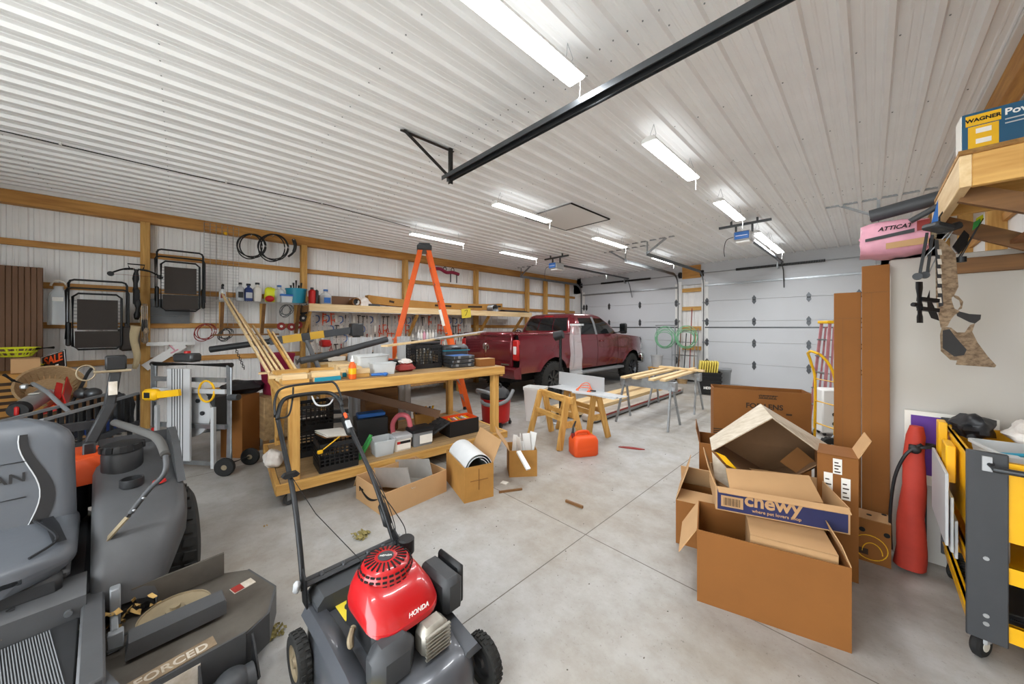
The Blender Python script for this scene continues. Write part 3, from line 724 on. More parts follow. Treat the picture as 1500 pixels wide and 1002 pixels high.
        for a, b in zip(P, P[1:]): m.beam(a, b + (b - a).normalized() * .02, .055, .085, up=(1, 0, 0), bev=.008)
        rb = part(m, 'roll_bar_post', 'ztr_dark', t)
        m = MB(); m.box((-.625, C + s * .40, 1.405), (.11, .10, .10), None, .01); part(m, 'hinge_bracket', 'black_plastic', rb)
        m = MB(); m.cyl((-.57, C + s * .40 - .10, 1.35), (-.57, C + s * .40 + .07, 1.35), .009, n=8); m.tube(arc((-.57, C + s * .40 - .13, 1.35), (0, .04, 0), (0, 0, .05), 0, 2 * PI, 16), .005, 6); part(m, 'hinge_pin', 'rusty', rb)
        m = MB(); m.box((-.515, C + s * .385, 1.24), (.006, .04, .09), rot(0, -14, 0)); part(m, 'sticker', 'decal', rb)
    m = MB(); m.beam((-.60, C - .33, 1.0), (-.6, C + .33, 1.0), .05, .05); part(m, 'roll_bar_cross', 'ztr_dark', t)
    # engine
    m = MB(); m.box((-.55, C, .62), (.5, .56, .36), None, .05); m.box((-.62, C, .84), (.34, .34, .12), None, .05); part(m, 'engine', 'black_plastic', t)
    m = MB(); m.loft([[Vector((-.50 + x, C + y, z)) for x, y in rrect(.46 * f, .78 * f, .1)] for z, f in ((.70, 1), (.80, .98), (.845, .85))]); part(m, 'engine_guard', 'tool_orange', t)
    # deck
    m = MB(); top = [(.48, -.80), (.98, -.85), (1.04, -.7), (1.04, .62), (.98, .72), (.80, .80), (.52, .74), (.42, .60), (.40, -.72)]
    m.prism(top, .205, .215); dk = part(m, 'mower_deck', 'deck_grey', t)
    m = MB(); m.prism([(1.045, -.7), (1.045, .62), (1.035, .62), (1.035, -.7)], .06, .225); m.beam((1.04, .62, .14), (.98, .725, .14), .01, .15); m.beam((.98, .725, .14), (.80, .805, .14), .01, .15); m.beam((.8, .805, .14), (.52, .745, .14), .01, .15); part(m, 'deck_skirt', 'ztr_grey', dk)
    m = MB(); m.lathe([(.02, .04), (.035, .04), (.04, .015), (.10, .01), (.13, .022), (.13, .03), (.135, .03), (.135, 0), (0, 0)], at(.66, .42, .222), 32); m.cyl((.66, .42, .22), (.66, .42, .275), .02, n=8); part(m, 'pulley', 'rusty', dk)
    m = MB(); m.prism([(-.16, 0), (.16, 0), (.165, -.012), (.165, -.07), (.15, -.07), (-.17, -.07)], -.05, .05, at(.80, .42, .305, rz(88) @ rot(90, 0, 0))); part(m, 'belt_shield', 'ztr_grey', dk)
    m = MB(); m.box((.48, .46, .29), (.012, .36, .12), rz(0)); part(m, 'deck_bracket', 'deck_grey', dk)
    m = MB(); m.bx(.48, .21, .225, .53, .245, .40, .004); m.bx(.52, .21, .26, .70, .235, .30, .004); m.bx(.68, .2, .22, .72, .25, .30, .004); part(m, 'lift_arm', 'mid_grey', dk)
    m = MB(); m.tube([(.70, .23, .27), (.72, .40, .27)], .007, 6); m.tube([(.76, .20, .26), (.80, .36, .26)], .006, 6); part(m, 'belt_rod', 'iron', dk)
    m = MB(); m.box((.985, .37, .2165), (.07, .30, .003), rz(4)); mat('worn_label', '#6f5d48', .6, col2='#94826a', scale=9); d1 = part(m, 'deck_label', 'worn_label', dk)
    text('FORCED', 'lettering', 'decal', d1, .06, face((.988, .38, .2185), (-.03, 1, 0), (-1, -.03, 0)), .001)
    m = MB(); m.bx(1.0455, .10, .10, 1.048, .46, .20); part(m, 'deck_label', 'decal', dk)
    m = MB(); m.box((.66, .69, .2165), (.06, .10, .003), rz(10)); w = part(m, 'warning_label', 'decal', dk)
    m = MB(); m.box((.665, .665, .2185), (.055, .045, .003), rz(10)); part(m, 'red_panel', 'dull_red', w)
    for y in (.55, -.6):
        m = MB(); m.sphere((1.13, y, .075), (.075, .075, .075), 18, 12); m.cyl((1.13, y - .08, .075), (1.13, y + .08, .075), .055, n=18); rl = part(m, 'deck_roller', 'charcoal', dk)
        for s in (-1, 1):
            m = MB(); m.prism([(1.04, .05), (1.04, .2), (1.08, .17), (1.16, .07), (1.14, .045)], -(y + s * .095) - .004, -(y + s * .095) + .004, rot(90, 0, 0)); part(m, 'roller_bracket', 'ztr_dark', rl)
    # front arms and casters
    for s in (1, -1):
        m = MB(); m.beam((1.0, C + s * .31, .32), (1.42, C + s * .42, .32), .06, .07); m.cyl((1.42, C + s * .42, .22), (1.42, C + s * .42, .38), .03, n=12); ar = part(m, 'front_arm', 'ztr_grey', t)
        m = MB(); m.lathe([(0, -.06), (.10, -.06), (.13, -.03), (.13, .03), (.10, .06), (0, .06)], at(1.47, C + s * .42, .13, rot(90, 0, 0)), 24); part(m, 'caster_wheel', 'tyre', ar)
        m = MB(); m.bx(1.40, C + s * .42 - .085, .12, 1.5, C + s * .42 - .07, .24); m.bx(1.40, C + s * .42 + .07, .12, 1.5, C + s * .42 + .085, .24); m.bx(1.38, C + s * .42 - .085, .22, 1.5, C + s * .42 + .085, .24); part(m, 'caster_fork', 'ztr_grey', ar)
    return t
ZT = ztr()
def zw(x, y, z): return Matrix.Translation(ZT.location) @ rz(6) @ Vector((x, y, z))
# dry leaves caught in the mower
random.seed(4)
def leaf_clump(c, n, sz, nm, label, cat, mt, flat=.35):
    m = MB()
    for i in range(n):
        a = random.uniform(0, 2 * PI); r = random.uniform(0, sz); p = Vector((r * math.cos(a), r * math.sin(a), random.uniform(.003, sz * flat)))
        M = Matrix.Translation(p) @ Euler((random.uniform(-.8, .8), random.uniform(-.8, .8), random.uniform(0, 6))).to_matrix().to_4x4()
        l = random.uniform(.3, .6) * sz
        m.add([(-l * .5, 0, 0), (-l * .2, l * .26, .01), (l * .3, l * .2, .0), (l * .6, 0, .012), (l * .3, -l * .2, 0), (-l * .2, -l * .26, .01)], [(0, 1, 2, 3), (0, 3, 4, 5)], M)
    return solo(m, nm, mt, label, cat, c, kind='stuff')
leaf_clump(zw(.50, .26, .222), 26, .10, 'dry_leaves', 'dry brown leaves caught on the riding mower deck', 'leaves', 'leaf', .9)
leaf_clump(zw(.545, -.12, .35), 7, .05, 'dry_leaves', 'orange leaf scraps on the ribbed foot plate', 'leaves', 'leaf')
# ================================================================ walk-behind mower (centre foreground)
mat('mower_grey', '#5a5d63', 0.3, 0.35, var=0.08, scale=4, coat=.3)
mat('label_yellow', '#d8c23a', 0.5)
mat('cast_alu', '#a8a49a', 0.42, 0.7, var=.1, scale=20)
def push_mower():
    t = thing('push_mower', 'walk-behind lawn mower with red engine cover and black folding handle', 'lawn mower', (-1.55, .71, 0), 2)
    Lw = lambda p: to_local(t, p)
    m = MB(); rings = []
    out = [(-.40, .24), (-.30, .27), (.10, .275), (.30, .25), (.40, .17), (.43, 0)]
    poly = out + [(x, -y) for x, y in out[:-1]][::-1]
    for z, f in ((.06, 1.0), (.13, 1.0), (.19, .97), (.235, .88), (.255, .72)): rings.append([Vector((x * f, y * f, z)) for x, y in poly])
    m.loft(rings); dk = part(m, 'deck', 'mower_grey', t, ang=55)
    m = MB()
    for s in (1, -1):
        m.loft([[Vector((x, s * y, z + dz)) for y, dz in ((.16, 0), (.18, .035), (.24, .04), (.265, 0))] for x, z in ((-.40, .235), (-.15, .245), (.1, .235), (.34, .20))])
    part(m, 'side_skirts', 'mower_grey', dk, ang=60, kind='stuff')
    # tunnel and rear door
    m = MB(); m.loft([[Vector((x, y, z)) for y, z in ((-.22, .1), (-.22, .3), (-.19, .335), (.19, .335), (.22, .3), (.22, .1))] for x in (-.46, -.36, -.30)]); part(m, 'rear_housing', 'charcoal', t)
    m = MB(); m.prism([(-.015, 0), (.045, .005), (.06, .02), (.05, .032), (.0, .03)], -.24, .24, at(-.47, 0, .335, rot(90, 0, 0))); rd = part(m, 'discharge_door', 'charcoal', t)
    m = MB(); m.cyl((-.435, -.25, .36), (-.435, .25, .36), .009, n=8); part(m, 'hinge_rod', 'black_metal', rd)
    for y in (-.16, -.05, .08, .17): m = MB(); m.box((-.438, y, .362), (.035, .02, .03), None, .005); part(m, 'hinge_knuckle', 'charcoal', rd)
    m = MB(); m.quad((-.30, -.14, .262), (-.30, -.04, .262), (-.17, -.04, .266), (-.17, -.14, .266), .002); lb = part(m, 'warning_label', 'label_yellow', dk)
    m = MB(); m.cyl((-.25, -.09, .264), (-.25, -.09, .268), .024, n=18); part(m, 'pictogram', 'dark_grey', lb)
    m = MB(); m.quad((.19, -.235, .262), (.19, -.17, .268), (.29, -.17, .258), (.29, -.235, .25), .003); part(m, 'warning_label', 'label_yellow', dk)
    # engine
    m = MB(); m.box((.0, 0, .34), (.32, .30, .16), None, .03); en = part(m, 'engine_block', 'black_plastic', t)
    m = MB(); rings = []
    for z, sx, sy, ox in ((.40, .36, .33, .02), (.43, .365, .335, .02), (.47, .34, .31, .01), (.505, .28, .26, -.015), (.52, .23, .22, -.03)):
        rings.append([Vector((ox + p[0], p[1], z - .05 * max(0, (p[0] + ox) / .2) * (1 if z > .42 else 0))) for p in rrect(sx, sy, min(sx, sy) * .32, 8)])
    m.loft(rings); cv = part(m, 'engine_cover', 'engine_red', t, ang=50)
    # recoil starter dome with slots
    cz = Vector((-.05, 0, 0))
    m = MB(); m.lathe([(0, .562), (.055, .562), (.095, .552), (.115, .53), (.125, .50), (.13, .47)], at(cz.x, 0, 0), 36); dm = part(m, 'starter_dome', 'engine_red', cv)
    m = MB()
    for k in range(22):
        a = 2 * PI * k / 22; m.box((cz.x + .073 * math.cos(a), .073 * math.sin(a), .5585), (.045, .007, .006), rz(math.degrees(a)) @ rot(0, 8, 0))
    part(m, 'cooling_slots', 'black_matte', dm, kind='stuff')
    m = MB()
    for k in range(26):
        a = 2 * PI * k / 26
        for z, r in ((.535, .1125), (.518, .1205), (.50, .1255), (.483, .129)): m.box((cz.x + r * math.cos(a), r * math.sin(a), z), (.005, .019, .008), rz(math.degrees(a)))
    part(m, 'side_slots', 'black_matte', dm, kind='stuff')
    m = MB(); m.cyl((cz.x, 0, .562), (cz.x, 0, .565), .036, n=20); bd = part(m, 'badge', 'charcoal', dm)
    text('HONDA', 'lettering', 'ink_white', bd, .015, face((cz.x, 0, .5658), (.6, .8, 0), (-.8, .6, 0)))
    text('HONDA', 'lettering', 'ink_white', cv, .026, face((.196, .03, .428), (0, 1, 0), (-.25, 0, 1)), .0005, shear=.2)
    m = MB(); m.lathe([(0, .075), (.035, .075), (.042, .068), (.042, .0), (0, 0)], at(-.14, .155, .47), 24); part(m, 'fuel_cap', 'black_plastic', en)
    m = MB(); m.cyl((-.15, .145, .40), (-.15, .145, .47), .045, n=20); part(m, 'fuel_neck', 'engine_red', en)
    m = MB(); m.box((.06, .235, .36), (.24, .11, .17), None, .025); af = part(m, 'air_filter_box', 'charcoal', en)
    m = MB(); m.box((.05, .30, .37), (.20, .035, .19), None, .015); part(m, 'filter_lid', 'black_plastic', af)
    m = MB(); m.box((.20, -.10, .31), (.13, .18, .17), None, .04); part(m, 'muffler_cover', 'charcoal', en)
    m = MB(); m.box((.225, .075, .315), (.10, .13, .12), None, .025)
    for k in range(7): m.box((.277, .075, .27 + k * .015), (.012, .12, .006))
    part(m, 'cylinder_head', 'cast_alu', en)
    m = MB(); m.tube(spline([(.0, -.17, .36), (.04, -.2, .35), (.05, -.2, .33), (.0, -.18, .33)], 4), .012, 8); part(m, 'dipstick', 'rusty', en)
    m = MB(); m.lathe([(0, .02), (.02, .018), (.028, 0), (.02, -.018), (0, -.02)], at(-.21, .06, .44), 16); part(m, 'primer_ball', 'green', en)
    # wheels
    for x, y, r in ((.31, .30, .105), (.31, -.30, .105), (-.29, .30, .115), (-.29, -.30, .115)):
        M = at(x, y, r, rot(90, 0, 0)); m = MB(); m.lathe([(r * .62, -.025), (r * .93, -.027), (r, -.015), (r, .015), (r * .93, .027), (r * .62, .025)], M, 36)
        for k in range(26):
            a = 2 * PI * k / 26
            for q in (-.012, .012): m.box(M @ Vector((r * math.cos(a + q * 6), r * math.sin(a + q * 6), q)), (.008, .012, .018), (M @ rz(math.degrees(a))).to_3x3().to_4x4())
        w = part(m, 'wheel', 'tyre', t)
        m = MB(); m.lathe([(0, .028), (.02, .028), (.025, .018), (r * .55, .012), (r * .63, .024), (r * .63, -.024), (r * .55, -.012), (.025, -.018), (.02, -.028), (0, -.028)], M, 28); part(m, 'hub', 'charcoal' if x > 0 else 'rusty', w)
    # handle
    HX = -1.27
    sp = lambda *p: spline(p, 6)
    lo = [Vector((-.43, s * .245, .33)) for s in (-1, 1)]
    for s in (-1, 1):
        m = MB(); m.prism([(-.02, 0), (.05, 0), (.03, .13), (-.03, .16), (-.05, .1)], -.004, .004, at(-.42, s * .245, .27, rot(90, 0, 0))); part(m, 'handle_bracket', 'black_metal', t)
        m = MB(); m.box((-.435, s * .275, .36), (.035, .03, .07), rot(0, 20, 0), .012); part(m, 'lock_knob', 'light_grey', t)
    A = Vector((HX + .10, -.20, 1.06)); B = Vector((HX + .10, .20, 1.08))
    m = MB(); m.tube(sp(lo[0], (-.70, -.22, .68), (HX + .14, -.20, 1.0), A, (HX + .03, -.165, 1.135), (HX, -.10, 1.165), (HX, .10, 1.165), (HX + .03, .175, 1.14), B, (HX + .14, .20, 1.02), (-.70, .22, .68), lo[1]), .0135, 12); hd = part(m, 'handle', 'black_metal', t)
    m = MB(); m.tube(sp((HX + .10, -.215, 1.06), (HX + .03, -.20, 1.17), (HX - .03, -.13, 1.23), (HX - .03, .12, 1.235), (HX + .0, .19, 1.22), (HX + .08, .215, 1.10)), .008, 8); part(m, 'blade_bail', 'black_metal', hd)
    m = MB(); m.tube(sp((HX + .10, -.195, 1.05), (HX + .06, -.13, 1.05), (HX - .01, -.09, 1.14), (HX - .03, -.08, 1.225)), .006, 8); part(m, 'drive_bail', 'black_metal', hd)
    m = MB(); m.tube(sp((HX, .03, 1.15), (HX + .05, .05, 1.09), (HX + .06, .12, 1.08), (HX + .04, .16, 1.11)), .006, 8); part(m, 'speed_lever', 'light_grey', hd)
    m = MB(); M = rot(0, 38, 0); m.box((HX + .21, .205, .945), (.17, .055, .06), M, .015); cb = part(m, 'control_box', 'black_plastic', hd)
    m = MB(); m.box((HX + .175, .20, 1.005), (.05, .02, .03), M, .006); part(m, 'throttle_lever', 'tool_orange', cb)
    m = MB(); m.box((HX + .235, .20, .955), (.07, .035, .02), M, .004); part(m, 'control_label', 'light_grey', cb)
    m = MB(); m.loft([[Vector(p) for p in ((-.83 + dx, -.20 + y, .80 + z)) ] if False else [Vector((-.80 + dx, -.215 + y, .79 + z)) for y, z in ((-.045, 0), (-.03, .016), (.03, .016), (.045, 0), (.03, -.012), (-.03, -.012))] for dx in (-.018, .018)]); part(m, 'starter_grip', 'black_plastic', hd)
    g = Vector((-.79, -.215, .79)); m = MB(); m.tube([g, Vector((-.5, -.17, .66)), Vector((-.16, -.06, .505))], .0022, 5); part(m, 'starter_rope', 'black_matte', t)
    m = MB()
    for k, o in enumerate((0, .012, .024)): m.tube(sp((HX + .24, .205, .90), (-.70, .235 + o, .64), (-.50, .25 + o, .43), (-.40, .24 - o, .38)), .0028, 5)
    m.tube(sp((-.66, .23, .62), (-.55, .31, .46), (-.46, .33, .36), (-.42, .25, .27)), .003, 5); part(m, 'control_cables', 'black_plastic', hd, kind='stuff')
    m = MB(); m.box((-.555, .238, .475), (.16, .05, .05), rot(0, 50, 0), .02); part(m, 'cable_guard', 'black_plastic', hd)
    return t
push_mower()
# ================================================================ cartons
def carton(name, label, L, W_, H, loc, ang, m_out='cardboard', flaps=None, m_flap=None, cat='cardboard box', rx=0, ry=0, lid=None, th=.006, group=None):
    t = thing(name, label, cat, loc, ang, group, rx, ry); mf = m_flap or m_out
    for nm, a in (('front_panel', (0, 0, 0, L, th, H)), ('back_panel', (0, W_ - th, 0, L, W_, H)), ('side_panel', (0, th, 0, th, W_ - th, H)), ('side_panel', (L - th, th, 0, L, W_ - th, H)), ('bottom_panel', (th, th, 0, L - th, W_ - th, th))):
        m = MB(); m.bx(*a); part(m, nm, m_out, t)
    F = {'f': ((0, 0), (1, 0), (0, -1), L), 'b': ((0, W_), (1, 0), (0, 1), L), 'l': ((0, 0), (0, 1), (-1, 0), W_), 'r': ((L, 0), (0, 1), (1, 0), W_)}
    for k, v in (flaps or {}).items():
        a, ln = v if isinstance(v, tuple) else (v, W_ / 2 if k in 'fb' else min(L, W_) / 2)
        o, e, n, w = F[k]; p0 = Vector((o[0], o[1], H)); e = Vector((e[0], e[1], 0)); n = Vector((n[0], n[1], 0))
        d = n * math.sin(R_(a)) + Vector((0, 0, 1)) * math.cos(R_(a)); i = .008
        m = MB(); m.quad(p0 + e * i, p0 + e * (w - i), p0 + e * (w - i * 1.5) + d * ln, p0 + e * i * 1.5 + d * ln, .005); part(m, 'flap', mf, t)
    if lid: m = MB(); m.bx(0, 0, H - .004, L, W_, H + .002); part(m, 'top_panel', lid, t)
    return t
# near big open carton
b1 = carton('cardboard_box', 'large plain open carton at the near end of the box pile', .69, .40, .43, (-.726, 2.251, 0), 16.6, 'cardboard', {'l': (150, .20), 'r': (-20, .1)}, 'cardboard_lt')
carton('cardboard_box', 'closed pale carton standing inside the large open carton', .38, .30, .45, (-.726 + .27 * .958 - .04 * .286, 2.251 + .27 * .286 + .04 * .958, .007), 16.6, 'cardboard_lt', None, None, lid='cardboard_lt')
# blue pet-food carton lying on top
mat('chewy_blue', '#272b55', 0.6, var=.06)
cb = carton('pet_supply_box', 'shallow carton with navy blue printed side lying across the open carton', .665, .44, .15, (-.70, 2.52, .465), 21, 'cardboard_lt', {'f': (104, .055), 'l': (20, .12)}, 'cardboard_lt')
m = MB(); m.bx(.01, -.003, .008, .655, 0, .146); fp = part(m, 'blue_print', 'chewy_blue', cb)
text('chewy', 'lettering', 'cardboard_lt', fp, .112, face((.30, -.004, .095), (1, 0, 0), (0, 0, 1)), .003)
text('where pet lovers shop', 'lettering', 'cardboard_lt', fp, .027, face((.32, -.004, .034), (1, 0, 0), (0, 0, 1)), .0003)
m = MB(); m.bx(.03, -.005, .03, .15, -.003, .10); bc = part(m, 'barcode_label', 'cardboard_lt', fp)
m = MB()
for k in range(14): m.bx(.045 + k * .0065, -.0062, .04, .045 + k * .0065 + (.0035 if k % 3 else .002), -.005, .088)
part(m, 'barcode', 'ink', bc, kind='stuff')
# tent-like produce box, tipped on its corner, open toward the room
mat('box_white', '#cfc5b4', 0.75, col2='#b8ab96', scale=5, stretch=(1, 6, 6))
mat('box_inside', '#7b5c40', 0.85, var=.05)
tb = thing('produce_box', 'white printed produce box tipped on edge with its open side showing', 'cardboard box', pd(1120, 712, 2.42))
Q = lambda x, y, d: pd(x, y, d) - tb.location
fl, ap, fr_, bo = Q(1043, 660, 2.42), Q(1131, 612, 2.40), Q(1214, 672, 2.38), Q(1128, 716, 2.40)
flb, apb, frb, bob = Q(1040, 642, 2.72), Q(1114, 592, 2.72), Q(1238, 667, 2.66), Q(1120, 690, 2.72)
for nm, q, mt in (('upper_left_panel', (fl, ap, apb, flb), 'box_white'), ('upper_right_panel', (ap, fr_, frb, apb), 'box_white'), ('lower_left_panel', (bo, fl, flb, bob), 'box_inside'), ('lower_right_panel', (fr_, bo, bob, frb), 'box_inside'), ('back_panel', (flb, apb, frb, bob), 'box_inside')):
    m = MB(); m.quad(*q, .006); o = part(m, nm, mt, tb)
    if 'upper' in nm:
        n = (q[1] - q[0]).cross(q[3] - q[0]).normalized(); n = n if n.z < 0 else -n; dd = (q[3] - q[0])
        m = MB(); m.quad(*[p + n * .006 for p in q], .003); part(m, 'inner_face', 'box_inside', o)
        for f in (.12, .45, .78):
            c = q[0].lerp(q[1], f) + dd * .4 - n * .004; m = MB(); m.beam(c - dd * .2, c + dd * .2, .012, .004, up=-n); part(m, 'slot', 'black_matte', o)
m = MB(); m.quad(Q(1048, 662, 2.4), Q(1062, 668, 2.39), Q(1082, 690, 2.38), Q(1064, 680, 2.39), .006); part(m, 'yellow_flap', 'yellow', tb)
m = MB(); m.quad(Q(1142, 676, 2.5), Q(1168, 655, 2.56), Q(1198, 680, 2.46), Q(1172, 697, 2.42), .005); part(m, 'inner_flap', 'cardboard_dk', tb)
m = MB(); m.quad(Q(1043, 662, 2.42), Q(1064, 685, 2.40), Q(1068, 715, 2.38), Q(1046, 700, 2.41), .005); part(m, 'torn_flap', 'box_white', tb)
m = MB(); m.quad(pd(1063, 686, 2.36), pd(1185, 697, 2.28), pd(1206, 737, 2.14), pd(1070, 722, 2.22), .006); solo(m, 'cardboard_sheet', 'cardboard_lt', 'pale loose cardboard sheet propped in front of the tipped produce box', 'cardboard')
# labelled carton behind
lb = carton('cardboard_box', 'tall brown carton with white paper labels beside the tipped produce box', 0.20, .26, .80, (-.25, 3.12, 0), 8, 'cardboard', {'r': (25, .14)}, 'cardboard_lt', lid='cardboard')
for x, z, h in ((.10, .73, .10), (.055, .60, .16), (.14, .59, .14)):
    m = MB(); m.bx(x - .022, -.003, z - h / 2, x + .022, 0, z + h / 2); q = part(m, 'paper_label', 'paper', lb)
    m = MB()
    for k in range(4): m.bx(x - .015, -.0042, z - h * .4 + k * h * .2, x + .015 - (k % 2) * .01, -.003, z - h * .4 + k * h * .2 + .008)
    part(m, 'print', 'ink', q, kind='stuff')
# box at the left of the pile
carton('cardboard_box', 'small open carton with raised pale flap left of the pile', .44, .36, .33, (-1.034, 2.74, 0), 15, 'cardboard', {'b': (-30, .2), 'l': (-18, .26), 'f': (-80, .16)}, 'cardboard_lt')
carton('cardboard_box', 'open brown carton behind the tipped produce box', .42, .36, .66, (-1.02, 3.22, 0), 18, 'cardboard', {'l': (12, .12)}, 'cardboard')
# tall flat shipping box
tv = carton('shipping_box', 'tall narrow open shipping box printed with black lettering', .87, .28, .97, (-1.226, 4.333, 0), 21.5, 'cardboard', None, None)
m = MB()
for k in range(11): m.box((.43 + .014 * k, -.001, .905 + .004 * (k % 2)), (.006, .003, .036), rot(0, 14 * (k % 3 - 1), 0))
m.bx(.42, -.002, .885, .58, 0, .892); m.bx(.43, -.002, .918, .59, 0, .925); part(m, 'smudged_print', 'ink', tv, kind='stuff')
text('FOR LENS', 'lettering', 'ink', tv, .075, face((.47, -.002, .80), (1, 0, 0), (0, 0, 1)), .002)
m = MB(); m.bx(.66, -.002, .728, .71, 0, .745); part(m, 'print_mark', 'ink', tv)
for x, w, n in ((.10, .20, 5), (.80, .12, 4)):
    m = MB()
    for k in range(n): m.bx(x - w / 2, -.002, .42 + k * .022, x + w / 2 - .02 * (k % 2), 0, .432 + k * .022)
    part(m, 'print_block', 'ink', tv, kind='stuff')
# banana box
bn = carton('fruit_box', 'low fruit box with round hand holes and yellow print by the white panel', .40, .17, .30, (-.30, 3.47, 0), 4, 'cardboard', None, lid='cardboard_lt')
for x in (.26, .38): m = MB(); m.cyl((x, -.003, .22), (x, 0, .22), .016, n=14); part(m, 'hand_hole', 'black_matte', bn)
for x, y in ((.30, .08), (.38, .15)): m = MB(); m.cyl((x, y, .302), (x, y, .304), .014, n=14); part(m, 'hand_hole', 'black_matte', bn)
m = MB(); m.tube(arc((.30, -.001, .105), (.085, 0, 0), (0, 0, .085), 0, 2 * PI, 24), .003, 6); m.tube(arc((.31, -.001, .07), (.05, 0, 0), (0, 0, .07), 0, PI, 12), .003, 6); part(m, 'printed_logo', 'yellow', bn, kind='stuff')
m = MB(); m.bx(.24, -.003, .05, .29, 0, .09); part(m, 'print_block', 'ink', bn)
# ================================================================ flattened cartons and white panel
for nm, x0, x1, y0, h, lab in (('flattened_carton', -.045, .098, 3.69, 2.107, 'tallest folded brown carton leaning on the white panel'), ('flattened_carton', -.20, -.048, 3.72, 1.918, 'shorter folded brown carton with curled corner beside the white panel')):
    t = thing(nm, lab, 'cardboard', (0, 0, 0)); m = MB(); m.bx(x0, y0, 0, x1, y0 + .045, h, .003); part(m, 'outer_sheet', 'cardboard', t)
    m = MB(); m.bx(x0 + .01, y0 + .046, 0, x1 - .005, y0 + .06, h - .03); part(m, 'inner_sheet', 'cardboard_lt', t)
    m = MB(); m.bx(x0, y0 - .002, h - .20, x1, y0 + .001, h - .196); m.bx(x0 + .05, y0 - .001, .1, x0 + .053, y0 + .001, h - .2); part(m, 'fold_lines', 'cardboard_dk', t, kind='stuff')
mat('panel_white', '#c4c1bc', 0.5, col2='#b3ada2', scale=1.1, detail=2)
m = MB(); m.bx(.099, 3.79, 0, .93, 3.90, 2.15, .006); solo(m, 'insulation_board', 'panel_white', 'large white panel standing upright behind the yellow cart', 'panel')
# ================================================================ shelf on the right wall
sh = thing('wall_shelf', 'pine lumber storage shelf braced high on the right wall', 'shelf', (.33, 2.70, 2.31))
mat('osb_edge', '#8a6534', 0.85, var=.3, scale=40)
m = MB(); m.bx(0, -.038, 0, .75, 0, .15, .003); part(m, 'front_board', 'pine_x', sh)
m = MB(); m.bx(-.038, -.038, 0, 0, 1.0, .15, .003); part(m, 'side_board', 'fresh_y', sh)
m = MB(); m.bx(-.04, -.05, .15, .75, 1.0, .17); part(m, 'deck_sheet', 'osb', sh)
m = MB(); m.bx(-.042, -.053, .151, .75, -.047, .169); part(m, 'deck_edge', 'osb_edge', sh)
for y in (.35, .68): m = MB(); m.bx(0, y, .02, .74, y + .038, .15, .003); part(m, 'joist', 'pine_x', sh)
for a, b in (((.0, .18, .02), (.68, .18, -.34)), ((.0, .9, .02), (.68, .9, -.38))): m = MB(); m.beam(a, b, .038, .085); part(m, 'brace', 'dark_x', sh)
m = MB(); m.bx(.25, .5, -.16, .70, 1.0, -.14); part(m, 'lower_board', 'ply_dark', sh)
m = MB(); m.bx(.0, 1.06, -.30, .74, 1.10, -.20, .003); part(m, 'cross_board', 'dark_x', sh)
m = MB(); m.bx(.66, -.1, -.45, .70, 1.1, .0, .003); part(m, 'wall_cleat', 'dark_y', sh)
# header beam along the right wall and dark boards behind it
m = MB(); m.bx(.70, YF, 3.40, .80, YB, 3.585, .004); part(m, 'header_beam', 'beam_y', wr)
m = MB(); m.bx(.655, YF, 3.585, .82, YB, ZC, .003); part(m, 'trim', 'trim_white', wr)
for k in range(10):
    m = MB(); m.bx(.92, 1.4 + k * .22, 2.4, .95, 1.4 + k * .22 + .215, 3.62, .002); part(m, 'wall_board', 'ply_dark', wr)
m = MB(); m.cyl((.84, 3.25, 2.5), (.84, 3.25, 3.6), .035, n=14); solo(m, 'pvc_pipe', 'light_grey', 'grey plastic pipe standing behind the paint sprayer box', 'pipe')
# paint sprayer box
mat('wag_blue', '#1d5474', 0.5, var=.05)
wg = thing('sprayer_box', 'blue and yellow power painter box on the wall shelf', 'box', (.345, 3.06, 2.483), 2)
m = MB(); m.bx(0, 0, 0, .52, .13, .315, .002); bdy = part(m, 'carton', 'wag_blue', wg)
m = MB(); m.bx(-.0025, .002, .004, 0, .128, .311); part(m, 'white_side', 'paper', wg)
m = MB(); m.bx(.012, -.003, .245, .125, 0, .30); ylb = part(m, 'brand_panel', 'yellow', wg)
text('WAGNER', 'lettering', 'black_matte', ylb, .026, face((.068, -.004, .272), (1, 0, 0), (0, 0, 1)), .001)
m = MB(); m.bx(.02, -.0025, .07, .118, 0, .24); yl2 = part(m, 'picture_panel', 'yellow', wg)
for z in (.20, .145, .09): m = MB(); m.bx(.045, -.004, z, .095, -.0025, z + .025); part(m, 'picture', 'paper', yl2)
text('Power Painter', 'lettering', 'ink_white', wg, .046, face((.135, -.002, .275), (1, 0, 0), (0, 0, 1)), .001, align='LEFT')
for z, w in ((.236, .2), (.216, .16)): m = MB(); m.bx(.137, -.002, z, .137 + w, 0, z + .006); part(m, 'fine_print', 'light_grey', wg)
m = MB(); m.cyl((.33, -.003, .16), (.33, 0, .16), .065, n=28); part(m, 'yellow_disc', 'yellow', wg)
m = MB(); m.box((.28, -.004, .125), (.05, .006, .05), rot(0, 8, 0)); m.box((.33, -.004, .13), (.07, .006, .02), rot(0, -6, 0)); part(m, 'sprayer_picture', 'maroon', wg)
